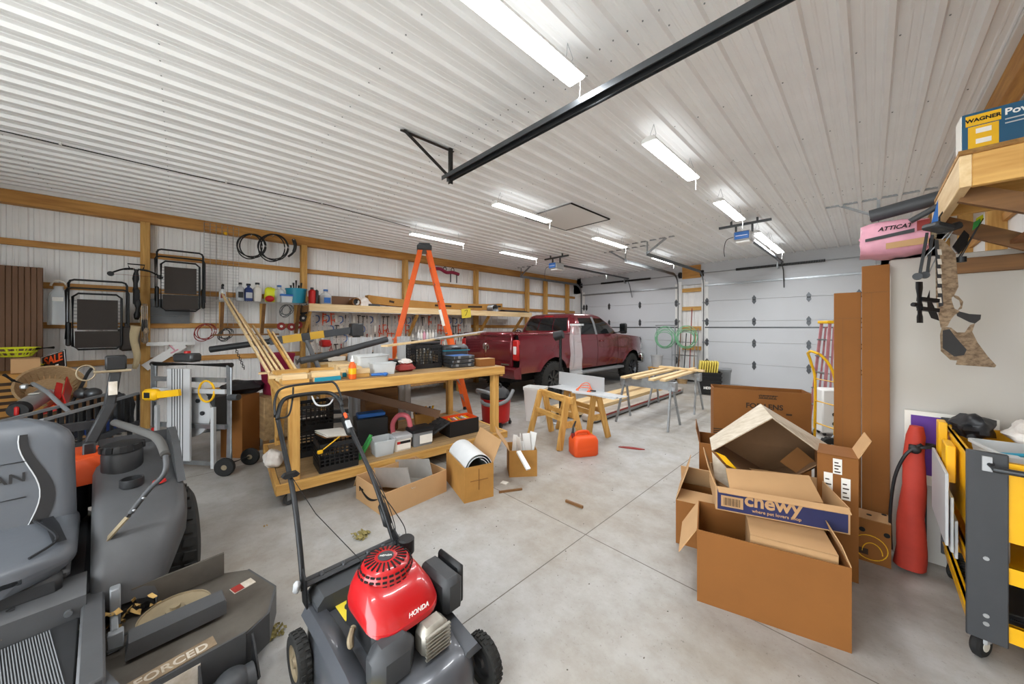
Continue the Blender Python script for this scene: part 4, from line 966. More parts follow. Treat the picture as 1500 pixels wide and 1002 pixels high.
# insulation bag, dark tube and clamp
ib = thing('insulation_bag', 'pink plastic bag of insulation resting on top of the white panel', 'insulation bag', (-.045, 3.50, 2.16), 2)
m = MB(); random.seed(2); rings = []
for k in range(9):
    f = k / 8; x = .0 + .32 * f; sq = .86 + .14 * math.sin(f * PI)
    rings.append([Vector((x + random.uniform(-.008, .008), .22 + p[0] * sq, .122 + p[1] * sq + random.uniform(-.006, .006))) for p in rrect(.40, .24, .08, 5)])
m.loft(rings); part(m, 'bag', 'pink', ib, ang=60)
text('ATTICAT', 'lettering', 'black_matte', ib, .038, face((.16, .012, .172), (1, 0, .03), (0, 0, 1)), .001, shear=.3)
m = MB(); m.quad((.12, .014, .03), (.31, .014, .04), (.31, .014, .085), (.12, .014, .07), .003); part(m, 'tan_label', 'cardboard_lt', ib)
m = MB(); m.quad((.02, .013, .095), (.25, .013, .125), (.25, .013, .150), (.02, .013, .115), .003); part(m, 'dark_stripe', 'dark_grey', ib)
m = MB(); m.quad((.26, .013, .13), (.315, .013, .135), (.315, .013, .20), (.26, .013, .195), .003); part(m, 'red_panel', 'dull_red', ib)
t = thing('rubber_tube', 'thick dark grey roll lying above the pink insulation bag', 'roll', (.0, 3.62, 2.455))
m = MB(); m.cyl((0, 0, 0), (.5, -.06, .07), .045, n=18); part(m, 'roll', 'charcoal', t)
m = MB(); m.cyl((-.002, 0, 0), (.004, 0, 0), .028, n=14); part(m, 'core', 'black_matte', t)
cl = thing('bar_clamp', 'blue spring clamp gripping the shelf corner', 'clamp', (.285, 3.42, 2.30))
for s in (-1, 1):
    m = MB(); m.beam((.0, s * .01, 0), (.03, s * .03, .17), .022, .03); part(m, 'jaw', 'blue', cl)
    m = MB(); m.tube([(0, s * .012, 0), (-.01, s * .02, -.09)], .011, 8); part(m, 'handle', 'rusty', cl)
t = thing('caulk_gun', 'black and red caulking gun lying across the insulation bag', 'caulking gun', (.18, 3.43, 2.34)); m = MB(); m.cyl((0, 0, 0), (.2, -.02, .12), .018, n=12); part(m, 'barrel', 'charcoal', t)
m = MB(); m.cyl((.14, .05, .03), (.22, .04, .05), .02, n=10); part(m, 'cartridge', 'red', t)
# ================================================================ crossbow
mat('camo', '#6d5a47', 0.6, col2='#b39d82', scale=26, detail=5, stretch=(1, 1, 2.4))
def crossbow():
    D = 1.98
    q = lambda x, y, dd=0.0: pd(x, y, D + dd)
    o = q(1390, 330); t = thing('crossbow', 'camouflage crossbow with scope hanging nose up from the wall shelf', 'crossbow', o)
    n = (Vector((0, 0, EYE)) - o); n.z = 0; n.normalize(); L_ = lambda x, y, dd=0.0: q(x, y, dd) - o
    def plate(poly, th, nm, mt, parent, dd=0.0):
        m = MB(); a = [L_(x, y, dd) - n * th / 2 for x, y in poly]; b = [p + n * th for p in a]; k = len(a)
        m.add(a + b, [tuple(range(k)), tuple(range(k, 2 * k))[::-1]] + [(i, k + i, k + (i + 1) % k, (i + 1) % k) for i in range(k)]); return part(m, nm, mt, parent)
    st = plate([(1370, 350), (1382, 352), (1400, 372), (1404, 420), (1398, 432), (1394, 436), (1394, 440), (1398, 452), (1406, 456), (1398, 462), (1393, 468), (1388, 478), (1378, 480), (1371, 440)], .035, 'barrel_stock', 'camo', t)
    plate([(1395, 432), (1404, 434), (1411, 442), (1409, 452), (1402, 455), (1407, 448), (1405, 440), (1398, 436)], .012, 'trigger_guard', 'camo', st)
    plate([(1400, 455), (1420, 460), (1437, 461), (1436, 468), (1428, 474), (1420, 472), (1402, 463)], .032, 'pistol_grip', 'charcoal', st)
    plate([(1380, 478), (1393, 480), (1402, 487), (1413, 487), (1421, 476), (1428, 474), (1424, 486), (1432, 502), (1447, 522), (1459, 535), (1457, 538), (1400, 534), (1402, 528), (1392, 527), (1378, 514), (1377, 490)], .036, 'butt_stock', 'camo', st)
    plate([(1381, 484), (1391, 482), (1400, 494), (1416, 512), (1412, 520), (1398, 522), (1381, 510)], .042, 'cheek_pad', 'charcoal', st)
    plate([(1369, 352), (1375, 352), (1382, 448), (1375, 450)], .045, 'rail', 'charcoal', st)
    for k in range(6): plate([(1373, 366 + k * 14), (1379, 366 + k * 14), (1380, 374 + k * 14), (1374, 374 + k * 14)], .047, 'rail_slot', 'off_white', st)
    # scope
    sc = L_(1347, 443); ax = lambda y: L_(1347 + (y - 443) * .02, y)
    m = MB(); ys = [(413, .021), (422, .022), (432, .015), (442, .014), (447, .02), (451, .02), (455, .013), (460, .014), (464, .019), (473, .019)]
    m.loft([m.ring(ax(y), Vector((RT.x, RT.y, 0)) * r, n * r, 16) for y, r in ys]); s = part(m, 'scope', 'black_metal', t)
    for y in (438, 452): m = MB(); m.beam(ax(y), L_(1372, y + 3), .03, .022); part(m, 'scope_ring', 'black_metal', s)
    m = MB(); m.cyl(ax(447), L_(1337, 446), .012, n=10); part(m, 'turret', 'black_metal', s)
    plate([(1358, 436), (1362, 425), (1362, 436), (1368, 448), (1374, 462), (1376, 470), (1364, 466), (1359, 455)], .03, 'scope_mount', 'black_plastic', t)
    # limbs and riser
    m = MB(); m.box(L_(1374, 333), (.10, .09, .035), rz(40) @ rot(0, 14, 0), .01); m.box(L_(1390, 334), (.08, .08, .04), rz(40) @ rot(0, -18, 0), .01); rs = part(m, 'riser', 'dark_grey', t)
    for (xa, ya, xb, yb, dd) in ((1358, 342, 1347, 404, 0), (1366, 345, 1358, 402, .05)):
        m = MB(); m.beam(L_(xa, ya, dd), L_(xb, yb, dd), .012, .035, up=n); l = part(m, 'limb', 'black_metal', t)
        m = MB(); m.cyl(L_(xb - 3, yb + 1, dd) - n * .012, L_(xb - 3, yb + 1, dd) + n * .012, .02, n=14); part(m, 'cam', 'black_metal', l)
    m = MB(); m.tube([L_(1347, 404), L_(1352, 380), L_(1390, 340)], .0025, 5); m.tube([L_(1360, 402, .05), L_(1376, 366), L_(1396, 338)], .0025, 5); part(m, 'bowstring', 'light_grey', t)
    plate([(1395, 362), (1412, 338), (1420, 345), (1416, 360), (1404, 372)], .05, 'quiver', 'black_plastic', t)
    for k, (x0, y0) in enumerate(((1422, 340), (1426, 334))):
        m = MB(); m.tube([L_(1404 + k * 3, 378, .02 * k), L_(x0 + 14, y0 - 14, .02 * k)], .0035, 6); a = part(m, 'bolt_shaft', 'black_plastic', t)
        plate([(x0 + 2, y0 - 2), (x0 + 4, y0 - 14), (x0 + 14, y0 - 20), (x0 + 15, y0 - 12)], .004, 'fletching', 'neon_yellow' if k else 'green', a, .02 * k)
    m = MB(); m.lathe([(0, .0), (.02, 0), (.02, .03), (0, .03)], at(*L_(1408, 384)), 12); part(m, 'quiver_cap', 'black_plastic', t)
    m = MB(); m.tube([L_(1376, 335), L_(1376, 318), L_(1388, 300, .08)], .004, 6); part(m, 'hanging_cord', 'rubber', t)
crossbow()
# ================================================================ yellow service cart
def cart():
    X0, X1, Y0, Y1, Z1 = .345, .86, 2.86, 3.72, 1.045
    t = thing('service_cart', 'yellow and black rolling service cart by the white panel', 'tool cart', (X0, Y0, 0))
    w, l = X1 - X0, Y1 - Y0
    for nm, z0, z1 in (('top_tray', .62, 1.0), ('middle_tray', .42, .50), ('bottom_tray', .14, .22)):
        m = MB(); th = .012
        m.bx(0, 0, z0, w, th, z1); m.bx(0, l - th, z0, w, l, z1); m.bx(0, th, z0, th, l - th, z1); m.bx(w - th, th, z0, w, l - th, z1); m.bx(th, th, z0 + .0, w - th, l - th, z0 + .014)
        r = .022; m.bx(-.008, -.008, z1 - .02, w + .008, r, z1); m.bx(-.008, l - r, z1 - .02, w + .008, l + .008, z1); m.bx(-.008, 0, z1 - .02, r, l, z1); m.bx(w - r, 0, z1 - .02, w + .008, l, z1)
        part(m, nm, 'cart_yellow', t)
    m = MB(); m.bx(.02, .02, .158, w - .02, l - .02, .166)
    for k in range(22): m.bx(.03, .03 + k * .036, .166, w - .03, .044 + k * .036, .171)
    part(m, 'ribbed_mat', 'charcoal', t, kind='stuff')
    for x in (-.012, w - .105):
        for y in (-.018, l):
            m = MB(); m.bx(x, y, .115, x + .125, y + .018, Z1 - .005, .004); p = part(m, 'corner_post', 'charcoal', t)
            for z in (.2, .24, .52): m = MB(); m.cyl((x + .06, y - .004 if y < 0 else y + .018, z), (x + .06, y if y < 0 else y + .022, z), .010, n=10); part(m, 'bolt', 'steel', p)
    m = MB(); m.tube([(.06, -.02, .985), (.06, -.075, .975), (w - .06, -.075, .975), (w - .06, -.02, .985)], .014, 10); part(m, 'push_handle', 'dark_steel', t)
    for x in (.05, w - .05): m = MB(); m.bx(x - .015, -.03, .95, x + .015, -.015, 1.02); part(m, 'handle_bracket', 'light_grey', t)
    # levels hung along the side
    m = MB(); m.bx(-.05, .25, .78, -.014, .42, .985, .004); m.bx(-.05, .55, .84, -.014, .66, 1.06, .004); sr = part(m, 'side_rack', 'cart_yellow', t, kind='stuff')
    for k, (xx, z0) in enumerate(((-.065, .50), (-.045, .46), (-.028, .42))):
        m = MB(); m.bx(xx - .006, .05 + .03 * k, z0, xx + .006, .62, z0 + .38 - .09 * k, .002); part(m, 'side_rail', 'light_grey', t)
    m = MB(); m.bx(-.034, .60, .3, -.02, .63, 1.02); part(m, 'back_bar', 'charcoal', t)
    for x in (.04, w - .04):
        for y in (.04, l - .06):
            m = MB(); m.lathe([(0, -.018), (.05, -.018), (.06, -.01), (.06, .01), (.05, .018), (0, .018)], at(x, y, .06, rot(90, 0, 60)), 24); c = part(m, 'caster_wheel', 'rubber', t)
            m = MB(); m.box((x, y, .10), (.05, .06, .05), rz(60), .008); m.cyl((x, y, .1), (x, y, .15), .018, n=10); part(m, 'caster_fork', 'light_grey', c)
            m = MB(); m.lathe([(0, .02), (.025, .02), (.025, -.02), (0, -.02)], at(x, y, .06, rot(90, 0, 60)), 16); part(m, 'hub', 'off_white', c)
    return X0, Y0
cart()
# things in the cart
def crumple(c, s, seed, nm, mt, label, cat, n=18, m_=12, amp=.25, rzd=0):
    random.seed(seed); m = MB(); ph = [random.uniform(0, 6) for _ in range(9)]
    m.sphere((0, 0, 0), (1, 1, 1), n, m_)
    for i, v in enumerate(m.v):
        k = 1 + amp * (math.sin(v.x * 4 + ph[0]) * math.sin(v.y * 5 + ph[1]) + .5 * math.sin(v.z * 7 + ph[2] + v.x * 3) + .35 * math.sin(v.y * 11 + v.x * 9 + ph[3])); p = Vector((v.x * k * s[0], v.y * k * s[1], v.z * k * s[2])); p.z = max(p.z, -s[2] * .75) + s[2] * .75; m.v[i] = p
    return solo(m, nm, mt, label, cat, c, rzd, ang=60)
mat('bag_white', '#d9cfc6', 0.45, col2='#f0ece6', scale=14, bump=.5, bscale=16)
mat('bag_black', '#232427', 0.45, bump=.5, bscale=14)
crumple((.44, 3.54, .97), (.08, .11, .075), 3, 'rubbish_bag', 'bag_black', 'black bin liner bunched at the back corner of the cart', 'bag')
crumple((.68, 3.52, .96), (.12, .14, .085), 5, 'plastic_bag', 'bag_white', 'white printed plastic bag heaped in the cart', 'bag')
t = thing('plastic_bin', 'translucent plastic bin resting in the cart top tray', 'storage bin', (.60, 3.16, .80), 12)
m = MB(); m.loft([[Vector((p[0], p[1], z)) for p in rrect(.36 * f, .30 * f, .03)] for z, f in ((0, .86), (.20, 1.0), (.20, 1.05), (.215, 1.05), (.215, .99), (.01, .84))]); part(m, 'body', 'frosted', t)
m = MB(); m.quad((.52, 2.95, 1.02), (.80, 2.92, 1.02), (.82, 3.12, 1.10), (.56, 3.16, 1.12), .006); solo(m, 'paper_pad', 'paper', 'white sheet of paper lying over the cart bin', 'paper')
m = MB(); m.cyl((.475, 3.08, .99), (.53, 2.95, 1.03), .010, n=10); solo(m, 'marker_pen', 'teal', 'dark teal marker pen standing in the cart tray', 'pen')
for x, y, c_, nm, lb_ in ((.40, 3.05, 'dull_red', 'spray_can', 'red spray can on the cart middle tray'), (.47, 3.08, 'frosted', 'plastic_cup', 'clear plastic tub on the cart middle tray')):
    m = MB(); m.lathe([(0, 0), (.028, 0), (.03, .01), (.03, .12), (.02, .14), (.012, .15), (0, .15)], None, 18); solo(m, nm, c_, lb_, 'container', (x, y, .436))
t = thing('work_glove_tray', 'flat black plastic tray with red sticker on the cart bottom tray', 'tray', (.60, 3.20, .173), 10)
m = MB(); m.box((0, 0, .014), (.34, .3, .028), None, .006); part(m, 'tray', 'dark_grey', t)
m = MB(); m.tube([(-.15, .0, .03), (-.2, -.02, .06), (-.2, -.09, .06), (-.15, -.1, .03)], .008, 8); part(m, 'handle', 'black_plastic', t)
m = MB(); m.bx(.03, -.12, .028, .12, -.04, .030); part(m, 'sticker', 'red', t)
# red carrying bag and yard sign
mat('bag_red', '#b53a2b', .7, var=.1, bump=.3, bscale=10)
t = thing('carrying_bag', 'long red drawstring carrying bag leaning on the yellow cart', 'bag', (.185, 3.58, 0)); m = MB(); random.seed(8)
rings = []
for k in range(15):
    f = k / 14; z = .02 + .96 * f; r = .075 * (1.0 - .45 * f) * (1 if f < .93 else .75); cx = .03 * f
    rings.append([Vector((cx + r * math.cos(a) * (1 + .1 * math.sin(3 * a + k)) , .02 * f + r * .9 * math.sin(a) * (1 + .08 * math.cos(2 * a + k * .7)), z)) for a in [2 * PI * i / 18 for i in range(18)]])
m.loft(rings); part(m, 'bag_body', 'bag_red', t, ang=70)
m = MB(); m.tube(spline([(.05, -.06, .88), (-.02, -.08, .80), (-.07, -.06, .62), (-.09, -.05, .36), (-.085, -.04, .12)], 5), .009, 6); part(m, 'carry_strap', 'black_plastic', t)
m = MB(); m.tube(arc((.055, -.012, .86), (.05, 0, .01), (0, .045, 0), 0, 2 * PI, 14), .012, 6); m.sphere((.02, -.065, .84), (.03, .02, .03), 8, 6); part(m, 'drawstring', 'black_plastic', t)
t = thing('yard_sign', 'white plastic sign with purple print leaning behind the red bag', 'sign', (.17, 3.75, 0)); m = MB(); m.bx(0, 0, .55, .40, .012, 1.06); part(m, 'board', 'paper', t); mat('purple', '#5a2a8f', .5)
m = MB(); m.bx(.03, -.003, .62, .37, 0, 1.03); part(m, 'print', 'purple', t)
for x in (.1, .3): m = MB(); m.cyl((x, .006, 0), (x, .006, .6), .004, n=6); part(m, 'wire_stake', 'iron', t)
# ================================================================ boxes in front of the bench
ab = carton('cardboard_box', 'open shipping carton with black smile print holding a metal duct', .66, .55, .22, (-2.90, 1.279, 0), 95, 'cardboard_lt', {'f': (-150, .12), 'b': (150, .15)}, 'cardboard_lt')
m = MB(); M = Matrix()
sm = [(-.003, .12 + .34 * k / 12, .13 - .05 * math.sin(PI * k / 12)) for k in range(13)]
m.tube(sm, [.004 + .007 * math.sin(PI * min(1, k / 12 * 1.0)) for k in range(13)], 6); m.tube([(-.003, .40, .125), (-.003, .47, .135), (-.003, .46, .10)], .006, 5); part(m, 'smile_print', 'black_matte', ab, kind='stuff')
t = thing('metal_duct', 'bent galvanized rectangular duct lying in the smile carton', 'duct', (-3.16, 1.62, .03), 12)
mat('duct_steel', '#b4b2ae', .35, .45, var=.12, scale=4)
def duct(parent):
    for nm, q in (('bottom_sheet', ((-.32, -.13, .02), (.22, -.13, .14), (.22, .13, .14), (-.32, .13, .02))), ('side_sheet', ((-.32, -.13, .02), (.22, -.13, .14), (.16, -.13, .32), (-.36, -.13, .20))), ('side_sheet', ((-.32, .13, .02), (.22, .13, .14), (.16, .13, .32), (-.36, .13, .20)))):
        m = MB(); m.quad(*q, .003); part(m, nm, 'duct_steel', parent)
duct(t)
rb_ = carton('cardboard_box', 'worn creased carton holding a roll of white sheet material', .30, .56, .33, (-2.635, 1.921, 0), 74, 'cardboard_old', {'r': (25, .22)}, 'cardboard_lt')
m = MB(); m.bx(.145, -.004, .10, .15, 0, .30); m.bx(.06, -.004, .19, .24, 0, .195); part(m, 'crease', 'cardboard_dk', rb_, kind='stuff')
mat('sheet_white', '#dcdfe1', .4, var=.03); mat('sheet_grey', '#7c8282', .5)
t = thing('sheet_roll', 'roll of white flexible sheet with grey backing standing in the worn carton', 'roll', (-2.635, 1.921, .03), 74)
m = MB()
def spiral(u, v):
    a = -.6 + u * 4.6 * PI; r = .165 - .055 * u; y = .02 + .50 * v; p = Vector((.15 + r * math.cos(a) * .92, y, .24 + r * math.sin(a))); return p, Vector((math.cos(a), 0, math.sin(a)))
m.slab(spiral, 70, 1, .004); part(m, 'sheet', 'sheet_white', t, ang=60)
m = MB()
def spiral2(u, v):
    a = -.6 + u * 4.6 * PI; r = .161 - .055 * u; y = .021 + .498 * v; p = Vector((.15 + r * math.cos(a) * .92, y, .24 + r * math.sin(a))); return p, Vector((math.cos(a), 0, math.sin(a)))
m.slab(spiral2, 70, 1, .003); part(m, 'backing', 'sheet_grey', t, ang=60)
tb_ = carton('cardboard_box', 'small carton full of white trim offcuts behind the rolled sheet', .31, .30, .29, (-2.753, 2.612, 0), 52, 'cardboard_old', {'l': (35, .24)}, 'cardboard_lt')
random.seed(11)
for k in range(9):
    p = Vector((-2.753, 2.612, .02)) + rz(52) @ Vector((.05 + .028 * k, .06 + .18 * random.random(), 0)); q = p + Vector((random.uniform(-.05, .05), random.uniform(-.05, .05), random.uniform(.34, .46)))
    m = MB(); m.beam(p, q, random.choice((.05, .08)), .006, up=(random.uniform(-1, 1), 1, 0)); solo(m, 'trim_offcut', 'trim_white', 'white trim offcut standing in the small carton', 'trim piece', group='trim offcuts in the small carton')
a = pz(755, 655, .30); b = pz(768, 678, .2); m = MB(); m.beam(Vector((-2.66, 2.66, .30)), Vector((-2.47, 2.62, .17)), .05, .02); solo(m, 'trim_offcut', 'trim_white', 'white trim length hanging over the edge of the small carton', 'trim piece')
# ================================================================ wooden sawhorses, tray and gas can
def wood_horse(a, b, label):
    a = Vector(a); b = Vector(b); c = (a + b) / 2; t = thing('wooden_sawhorse', label, 'sawhorse', (c.x, c.y, 0), group='wooden sawhorses'); d = (b - a).normalized(); n = Vector((-d.y, d.x, 0)); L2 = (b - a).length / 2; H = .69
    m = MB(); m.beam(-d * (L2 + .04) + Vector((0, 0, H - .045)), d * (L2 + .04) + Vector((0, 0, H - .045)), .04, .09, bev=.004); part(m, 'top_beam', 'pine_x', t)
    for e in (-1, 1):
        for s in (-1, 1):
            m = MB(); m.beam(d * e * (L2 + .02) + n * s * .20, d * e * (L2 - .03) + n * s * .035 + Vector((0, 0, H - .01)), .09, .038, up=d * e, bev=.003); part(m, 'leg', 'pine_z', t)
        m = MB(); m.beam(d * e * (L2 + .0) - n * .13 + Vector((0, 0, .32)), d * e * L2 + n * .13 + Vector((0, 0, .32)), .02, .09); part(m, 'end_brace', 'pine_x', t)
    for s in (-1, 1):
        m = MB(); m.beam(-d * L2 + n * s * .12 + Vector((0, 0, .40)), d * L2 + n * s * .12 + Vector((0, 0, .40)), .02, .07); part(m, 'side_brace', 'pine_x', t)
wood_horse((-3.55, 4.06, 0), (-2.85, 3.86, 0), 'pine sawhorse with the orange fuel can at its foot')
wood_horse((-3.45, 4.62, 0), (-2.80, 4.45, 0), 'pine sawhorse standing nearer the lumber stack')
t = thing('metal_trim_sheet', 'white bent sheet metal trim resting on the wooden sawhorses', 'metal sheet', (-3.42, 4.22, .695), -6)
mat('flashing', '#c9ccce', .35, .3)
m = MB(); m.box((.45, .18, .003), (1.25, .34, .004)); part(m, 'flat_flange', 'flashing', t)
m = MB(); m.box((.22, .345, .11), (.92, .004, .21)); part(m, 'upright_flange', 'flashing', t)
t = thing('extension_cord', 'orange extension cord coiled on the white sheet metal', 'cord', (-2.97, 4.36, .705)); m = MB()
for k in range(3): m.tube(arc((0, 0, .01 + k * .012), (.12 - .02 * k, .02, 0), (0, .07, .05 * (k + 1) / 2), 0, 2 * PI, 20), .006, 6)
part(m, 'coil', 'orange', t, kind='stuff')
m = MB(); m.box((.14, .02, .012), (.09, .03, .02), rz(10), .005); part(m, 'plug', 'black_plastic', t)
m = MB(); m.beam((-3.0, 4.12, .708), (-2.35, 4.22, .708), .07, .014); solo(m, 'plank', 'light_grey', 'narrow grey plank on the sawhorses beside the white sheet', 'plank')
gc = thing('fuel_can', 'orange plastic fuel can on the floor by the sawhorse', 'fuel can', (-2.60, 3.80, 0), 60)
m = MB(); m.loft([[Vector((p[0], p[1], z)) for p in rrect(.34 * f, .24 * f, .05)] for z, f in ((0, .92), (.02, 1), (.19, 1), (.235, .88), (.25, .7))]); part(m, 'body', 'tool_orange', gc, ang=50)
m = MB(); m.tube(spline([(-.12, 0, .23), (-.09, 0, .285), (.05, 0, .29), (.09, 0, .235)], 5), .018, 10); part(m, 'handle', 'tool_orange', gc)
m = MB(); m.cyl((-.135, 0, .21), (-.15, 0, .28), .025, n=14); part(m, 'cap', 'dull_red', gc); m = MB(); m.tube([(-.15, 0, .28), (-.13, .02, .36), (-.09, .04, .42)], [.018, .014, .01], 10); sp_ = part(m, 'spout', 'black_plastic', gc)
for z in (.07, .12): m = MB(); m.bx(-.12, -.123, z, .12, -.118, z + .006); part(m, 'rib', 'tool_orange', gc)
m = MB(); m.lathe([(0, 0), (.03, 0), (.035, .02), (.035, .14), (.015, .17), (.012, .2), (0, .2)], None, 16); solo(m, 'spray_bottle', 'yellow', 'yellow bottle standing behind the orange fuel can', 'bottle', (-2.66, 4.08, 0))
# floor scraps
m = MB(); m.prism([(-.17, 0), (-.1, .03), (.02, .035), (.17, -.01), (.1, -.03), (-.05, -.025)], 0, .012); solo(m, 'wood_scrap', 'dull_red', 'splintered reddish wood scrap on the open floor', 'scrap', pz(925, 657), 30)
m = MB(); m.beam((-.09, 0, .012), (.09, 0, .012), .02, .022); solo(m, 'wood_scrap', 'dark_x', 'short dark stick lying near the floor joints crossing', 'scrap', pz(841, 740), 5)
m = MB(); m.beam((-.12, 0, .01), (.12, 0, .01), .018, .018); solo(m, 'wood_scrap', 'dark_x', 'thin broken stick beside the worn carton', 'scrap', pz(748, 720), 62)
m = MB(); m.box((0, 0, .005), (.07, .06, .01)); solo(m, 'paper_scrap', 'paper', 'white paper scrap between the two worn cartons', 'scrap', pz(739, 708), 20)
leaf_clump(pz(530, 785), 60, .07, 'grass_clippings', 'dried green grass clippings on the floor before the workbench', 'grass', 'dry_grass', .2)
leaf_clump(pz(400, 930), 40, .06, 'grass_clippings', 'dried grass clippings between the two mowers', 'grass', 'dry_grass', .2)
leaf_clump(pz(386, 773), 6, .025, 'wood_chip', 'small wood chip lying in front of the workbench caster', 'scrap', 'leaf')
# ================================================================ steel sawhorses with boards
def metal_horse(c, label):
    t = thing('metal_sawhorse', label, 'sawhorse', c, 2, group='steel sawhorses'); H = .76
    m = MB(); m.prism([(-.06, 0), (-.035, .14), (.035, .14), (.06, 0), (.05, 0), (.03, .13), (-.03, .13), (-.05, 0)], -.46, .46, at(0, 0, H - .14, rot(90, 0, 90))); part(m, 'top_beam', 'galv', t)
    for e in (-1, 1):
        m = MB(); m.box((e * .42, 0, H - .08), (.13, .10, .16), None, .01); part(m, 'leg_bracket', 'galv', t)
        for s in (-1, 1):
            m = MB(); m.beam((e * .44, s * .28, 0), (e * .40, s * .03, H - .05), .045, .025, up=(1, 0, 0)); part(m, 'leg', 'galv', t)
        m = MB(); m.beam((e * .43, -.17, .34), (e * .43, .17, .34), .02, .006); part(m, 'leg_brace', 'galv', t)
metal_horse((-2.66, 5.80, 0), 'folding steel sawhorse carrying the near ends of boards')
metal_horse((-2.76, 7.28, 0), 'folding steel sawhorse carrying the far ends of boards')
for k, (x0, x1, y0, y1) in enumerate(((-2.98, -3.02, 5.55, 7.75), (-2.80, -2.84, 5.60, 7.7), (-2.52, -2.60, 5.62, 7.9), (-2.36, -2.45, 5.7, 7.5))):
    m = MB(); m.beam((x0, y0, .78), (x1, y1, .78), .09, .036, bev=.002); solo(m, 'board', 'fresh_y', 'pale board spanning the two steel sawhorses', 'lumber', group='boards on the steel sawhorses')
m = MB(); m.beam((-3.1, 7.35, .817), (-2.2, 7.2, .817), .09, .036, bev=.002); solo(m, 'board', 'fresh_x', 'pale board lying crosswise on the sawhorse boards', 'lumber')
# lumber stack by the truck
lu = [(-4.25, 5.1), (-4.12, 5.0), (-3.99, 5.15), (-3.86, 4.95), (-3.73, 5.1)]
for lay in range(2):
    for k, (x, y) in enumerate(lu):
        m = MB(); m.bx(x - .062, y + lay * .15, .05 + lay * .04, x + .062, 9.4 - .2 * k, .088 + lay * .04, .002); solo(m, 'board', 'fresh_y' if (k + lay) % 3 else 'pallet_y', 'long flat board stacked on the floor beside the truck', 'lumber', group='lumber stacked beside the truck')
for y in (5.6, 7.4, 9.0):
    m = MB(); m.bx(-4.35, y, 0, -3.62, y + .09, .048, .002); solo(m, 'board', 'pine_x', 'short bearer board under the lumber stack', 'lumber', group='bearers under the lumber stack')
t = thing('wrapped_boards', 'long plastic-wrapped board bundle with red print lying by the lumber stack', 'lumber', (-3.42, 5.0, 0), 0)
mat('wrap', '#b9b0a6', .35, var=.15, scale=7)
m = MB(); m.bx(-.12, .1, .01, .14, 4.2, .12, .02); part(m, 'bundle', 'wrap', t)
m = MB(); m.bx(.139, .5, .07, .142, 4.0, .10); part(m, 'red_print', 'dull_red', t)
m = MB(); m.bx(.142, 0.12, .035, .17, 4.1, .06); part(m, 'trim_strip', 'galv', t)
# ================================================================ white bin, work light stand with plastic sheet, shop vacuum
def tub(name, mt, L, W_, H, loc, ang, label, cat='storage bin', taper=.85, lid=None):
    t = thing(name, label, cat, loc, ang); m = MB()
    m.loft([[Vector((p[0], p[1], z)) for p in rrect(L * f, W_ * f, min(L, W_) * .12)] for z, f in ((0, taper), (H * .9, 1.0), (H * .92, 1.05), (H, 1.05), (H, .98), (.02, taper * .96))]); part(m, 'body', mt, t)
    if lid: m = MB(); m.loft([[Vector((p[0], p[1], z)) for p in rrect(L * f, W_ * f, min(L, W_) * .12)] for z, f in ((H - .015, 1.09), (H + .015, 1.09), (H + .025, .98))]); part(m, 'lid', lid, t)
    return t
tub('waste_bin', 'white_plastic', .36, .28, .60, (-4.12, 4.55, 0), 20, 'white plastic bin standing by the wooden sawhorses', 'bin', .8)
t = thing('light_stand', 'black work light on a slim pole with round metal base', 'lamp', (-3.76, 4.80, 0)); m = MB(); m.lathe([(0, .02), (.17, .015), (.19, .005), (.19, 0), (0, 0)], None, 28); part(m, 'base', 'galv', t)
m = MB(); m.cyl((0, 0, .02), (0, 0, 1.50), .025, n=12); part(m, 'pole', 'black_metal', t)
m = MB(); m.cyl((-.10, -.03, 1.49), (.04, .02, 1.53), .085, .07, n=20); part(m, 'lamp_head', 'black_plastic', t)
t = thing('plastic_sheet', 'clear crinkled plastic sheet draped from the work light stand', 'plastic sheet', (-3.66, 4.92, .55)); mat('clear_film', '#e2e4e4', .12, alpha=.22, bump=.6, bscale=12); m = MB()
def film(u, v): 
    return Vector((.02 + .20 * u * (1 - .25 * v) + .012 * math.sin(v * 14 + u * 6), .10 * u + .02 * math.sin(u * 9), 1.15 * v)), Vector((-.4, 1, 0))
m.slab(film, 8, 14, .003); part(m, 'sheet', 'clear_film', t, ang=60)
m = MB(); m.bx(.0, .02, 1.13, .22, .12, 1.16); part(m, 'top_fold', 'frosted', t)
sv = thing('shop_vacuum', 'red and black shop vacuum with grey hose behind the bench end', 'vacuum', (-4.40, 3.86, 0), 20)
m = MB(); m.lathe([(0, .06), (.20, .06), (.23, .09), (.25, .44), (.26, .46), (.24, .47), (0, .47)], None, 32); part(m, 'drum', 'red', sv)
m = MB(); m.lathe([(.25, .46), (.26, .5), (.22, .58), (.14, .64), (0, .65)], None, 32); mh = part(m, 'motor_head', 'black_plastic', sv)
m = MB(); m.tube(spline([(-.1, 0, .64), (-.08, 0, .70), (.08, 0, .70), (.1, 0, .64)], 4), .016, 8); part(m, 'carry_handle', 'black_plastic', mh)
m = MB(); m.tube(spline([(.15, -.22, .52), (.05, -.33, .60), (-.16, -.30, .62), (-.28, -.12, .56), (-.26, .06, .46), (-.1, -.27, .42), (.1, -.30, .40), (.28, -.14, .46), (.30, .05, .6)], 8), .03, 10); part(m, 'hose', 'mid_grey', sv)
for k in range(4):
    a = R_(45 + 90 * k); m = MB(); m.cyl((.24 * math.cos(a), .24 * math.sin(a), .03), (.24 * math.cos(a) + .03, .24 * math.sin(a), .03), .03, n=12); m.box((.22 * math.cos(a), .22 * math.sin(a), .07), (.07, .05, .05), rz(45 + 90 * k)); part(m, 'caster', 'black_plastic', sv)
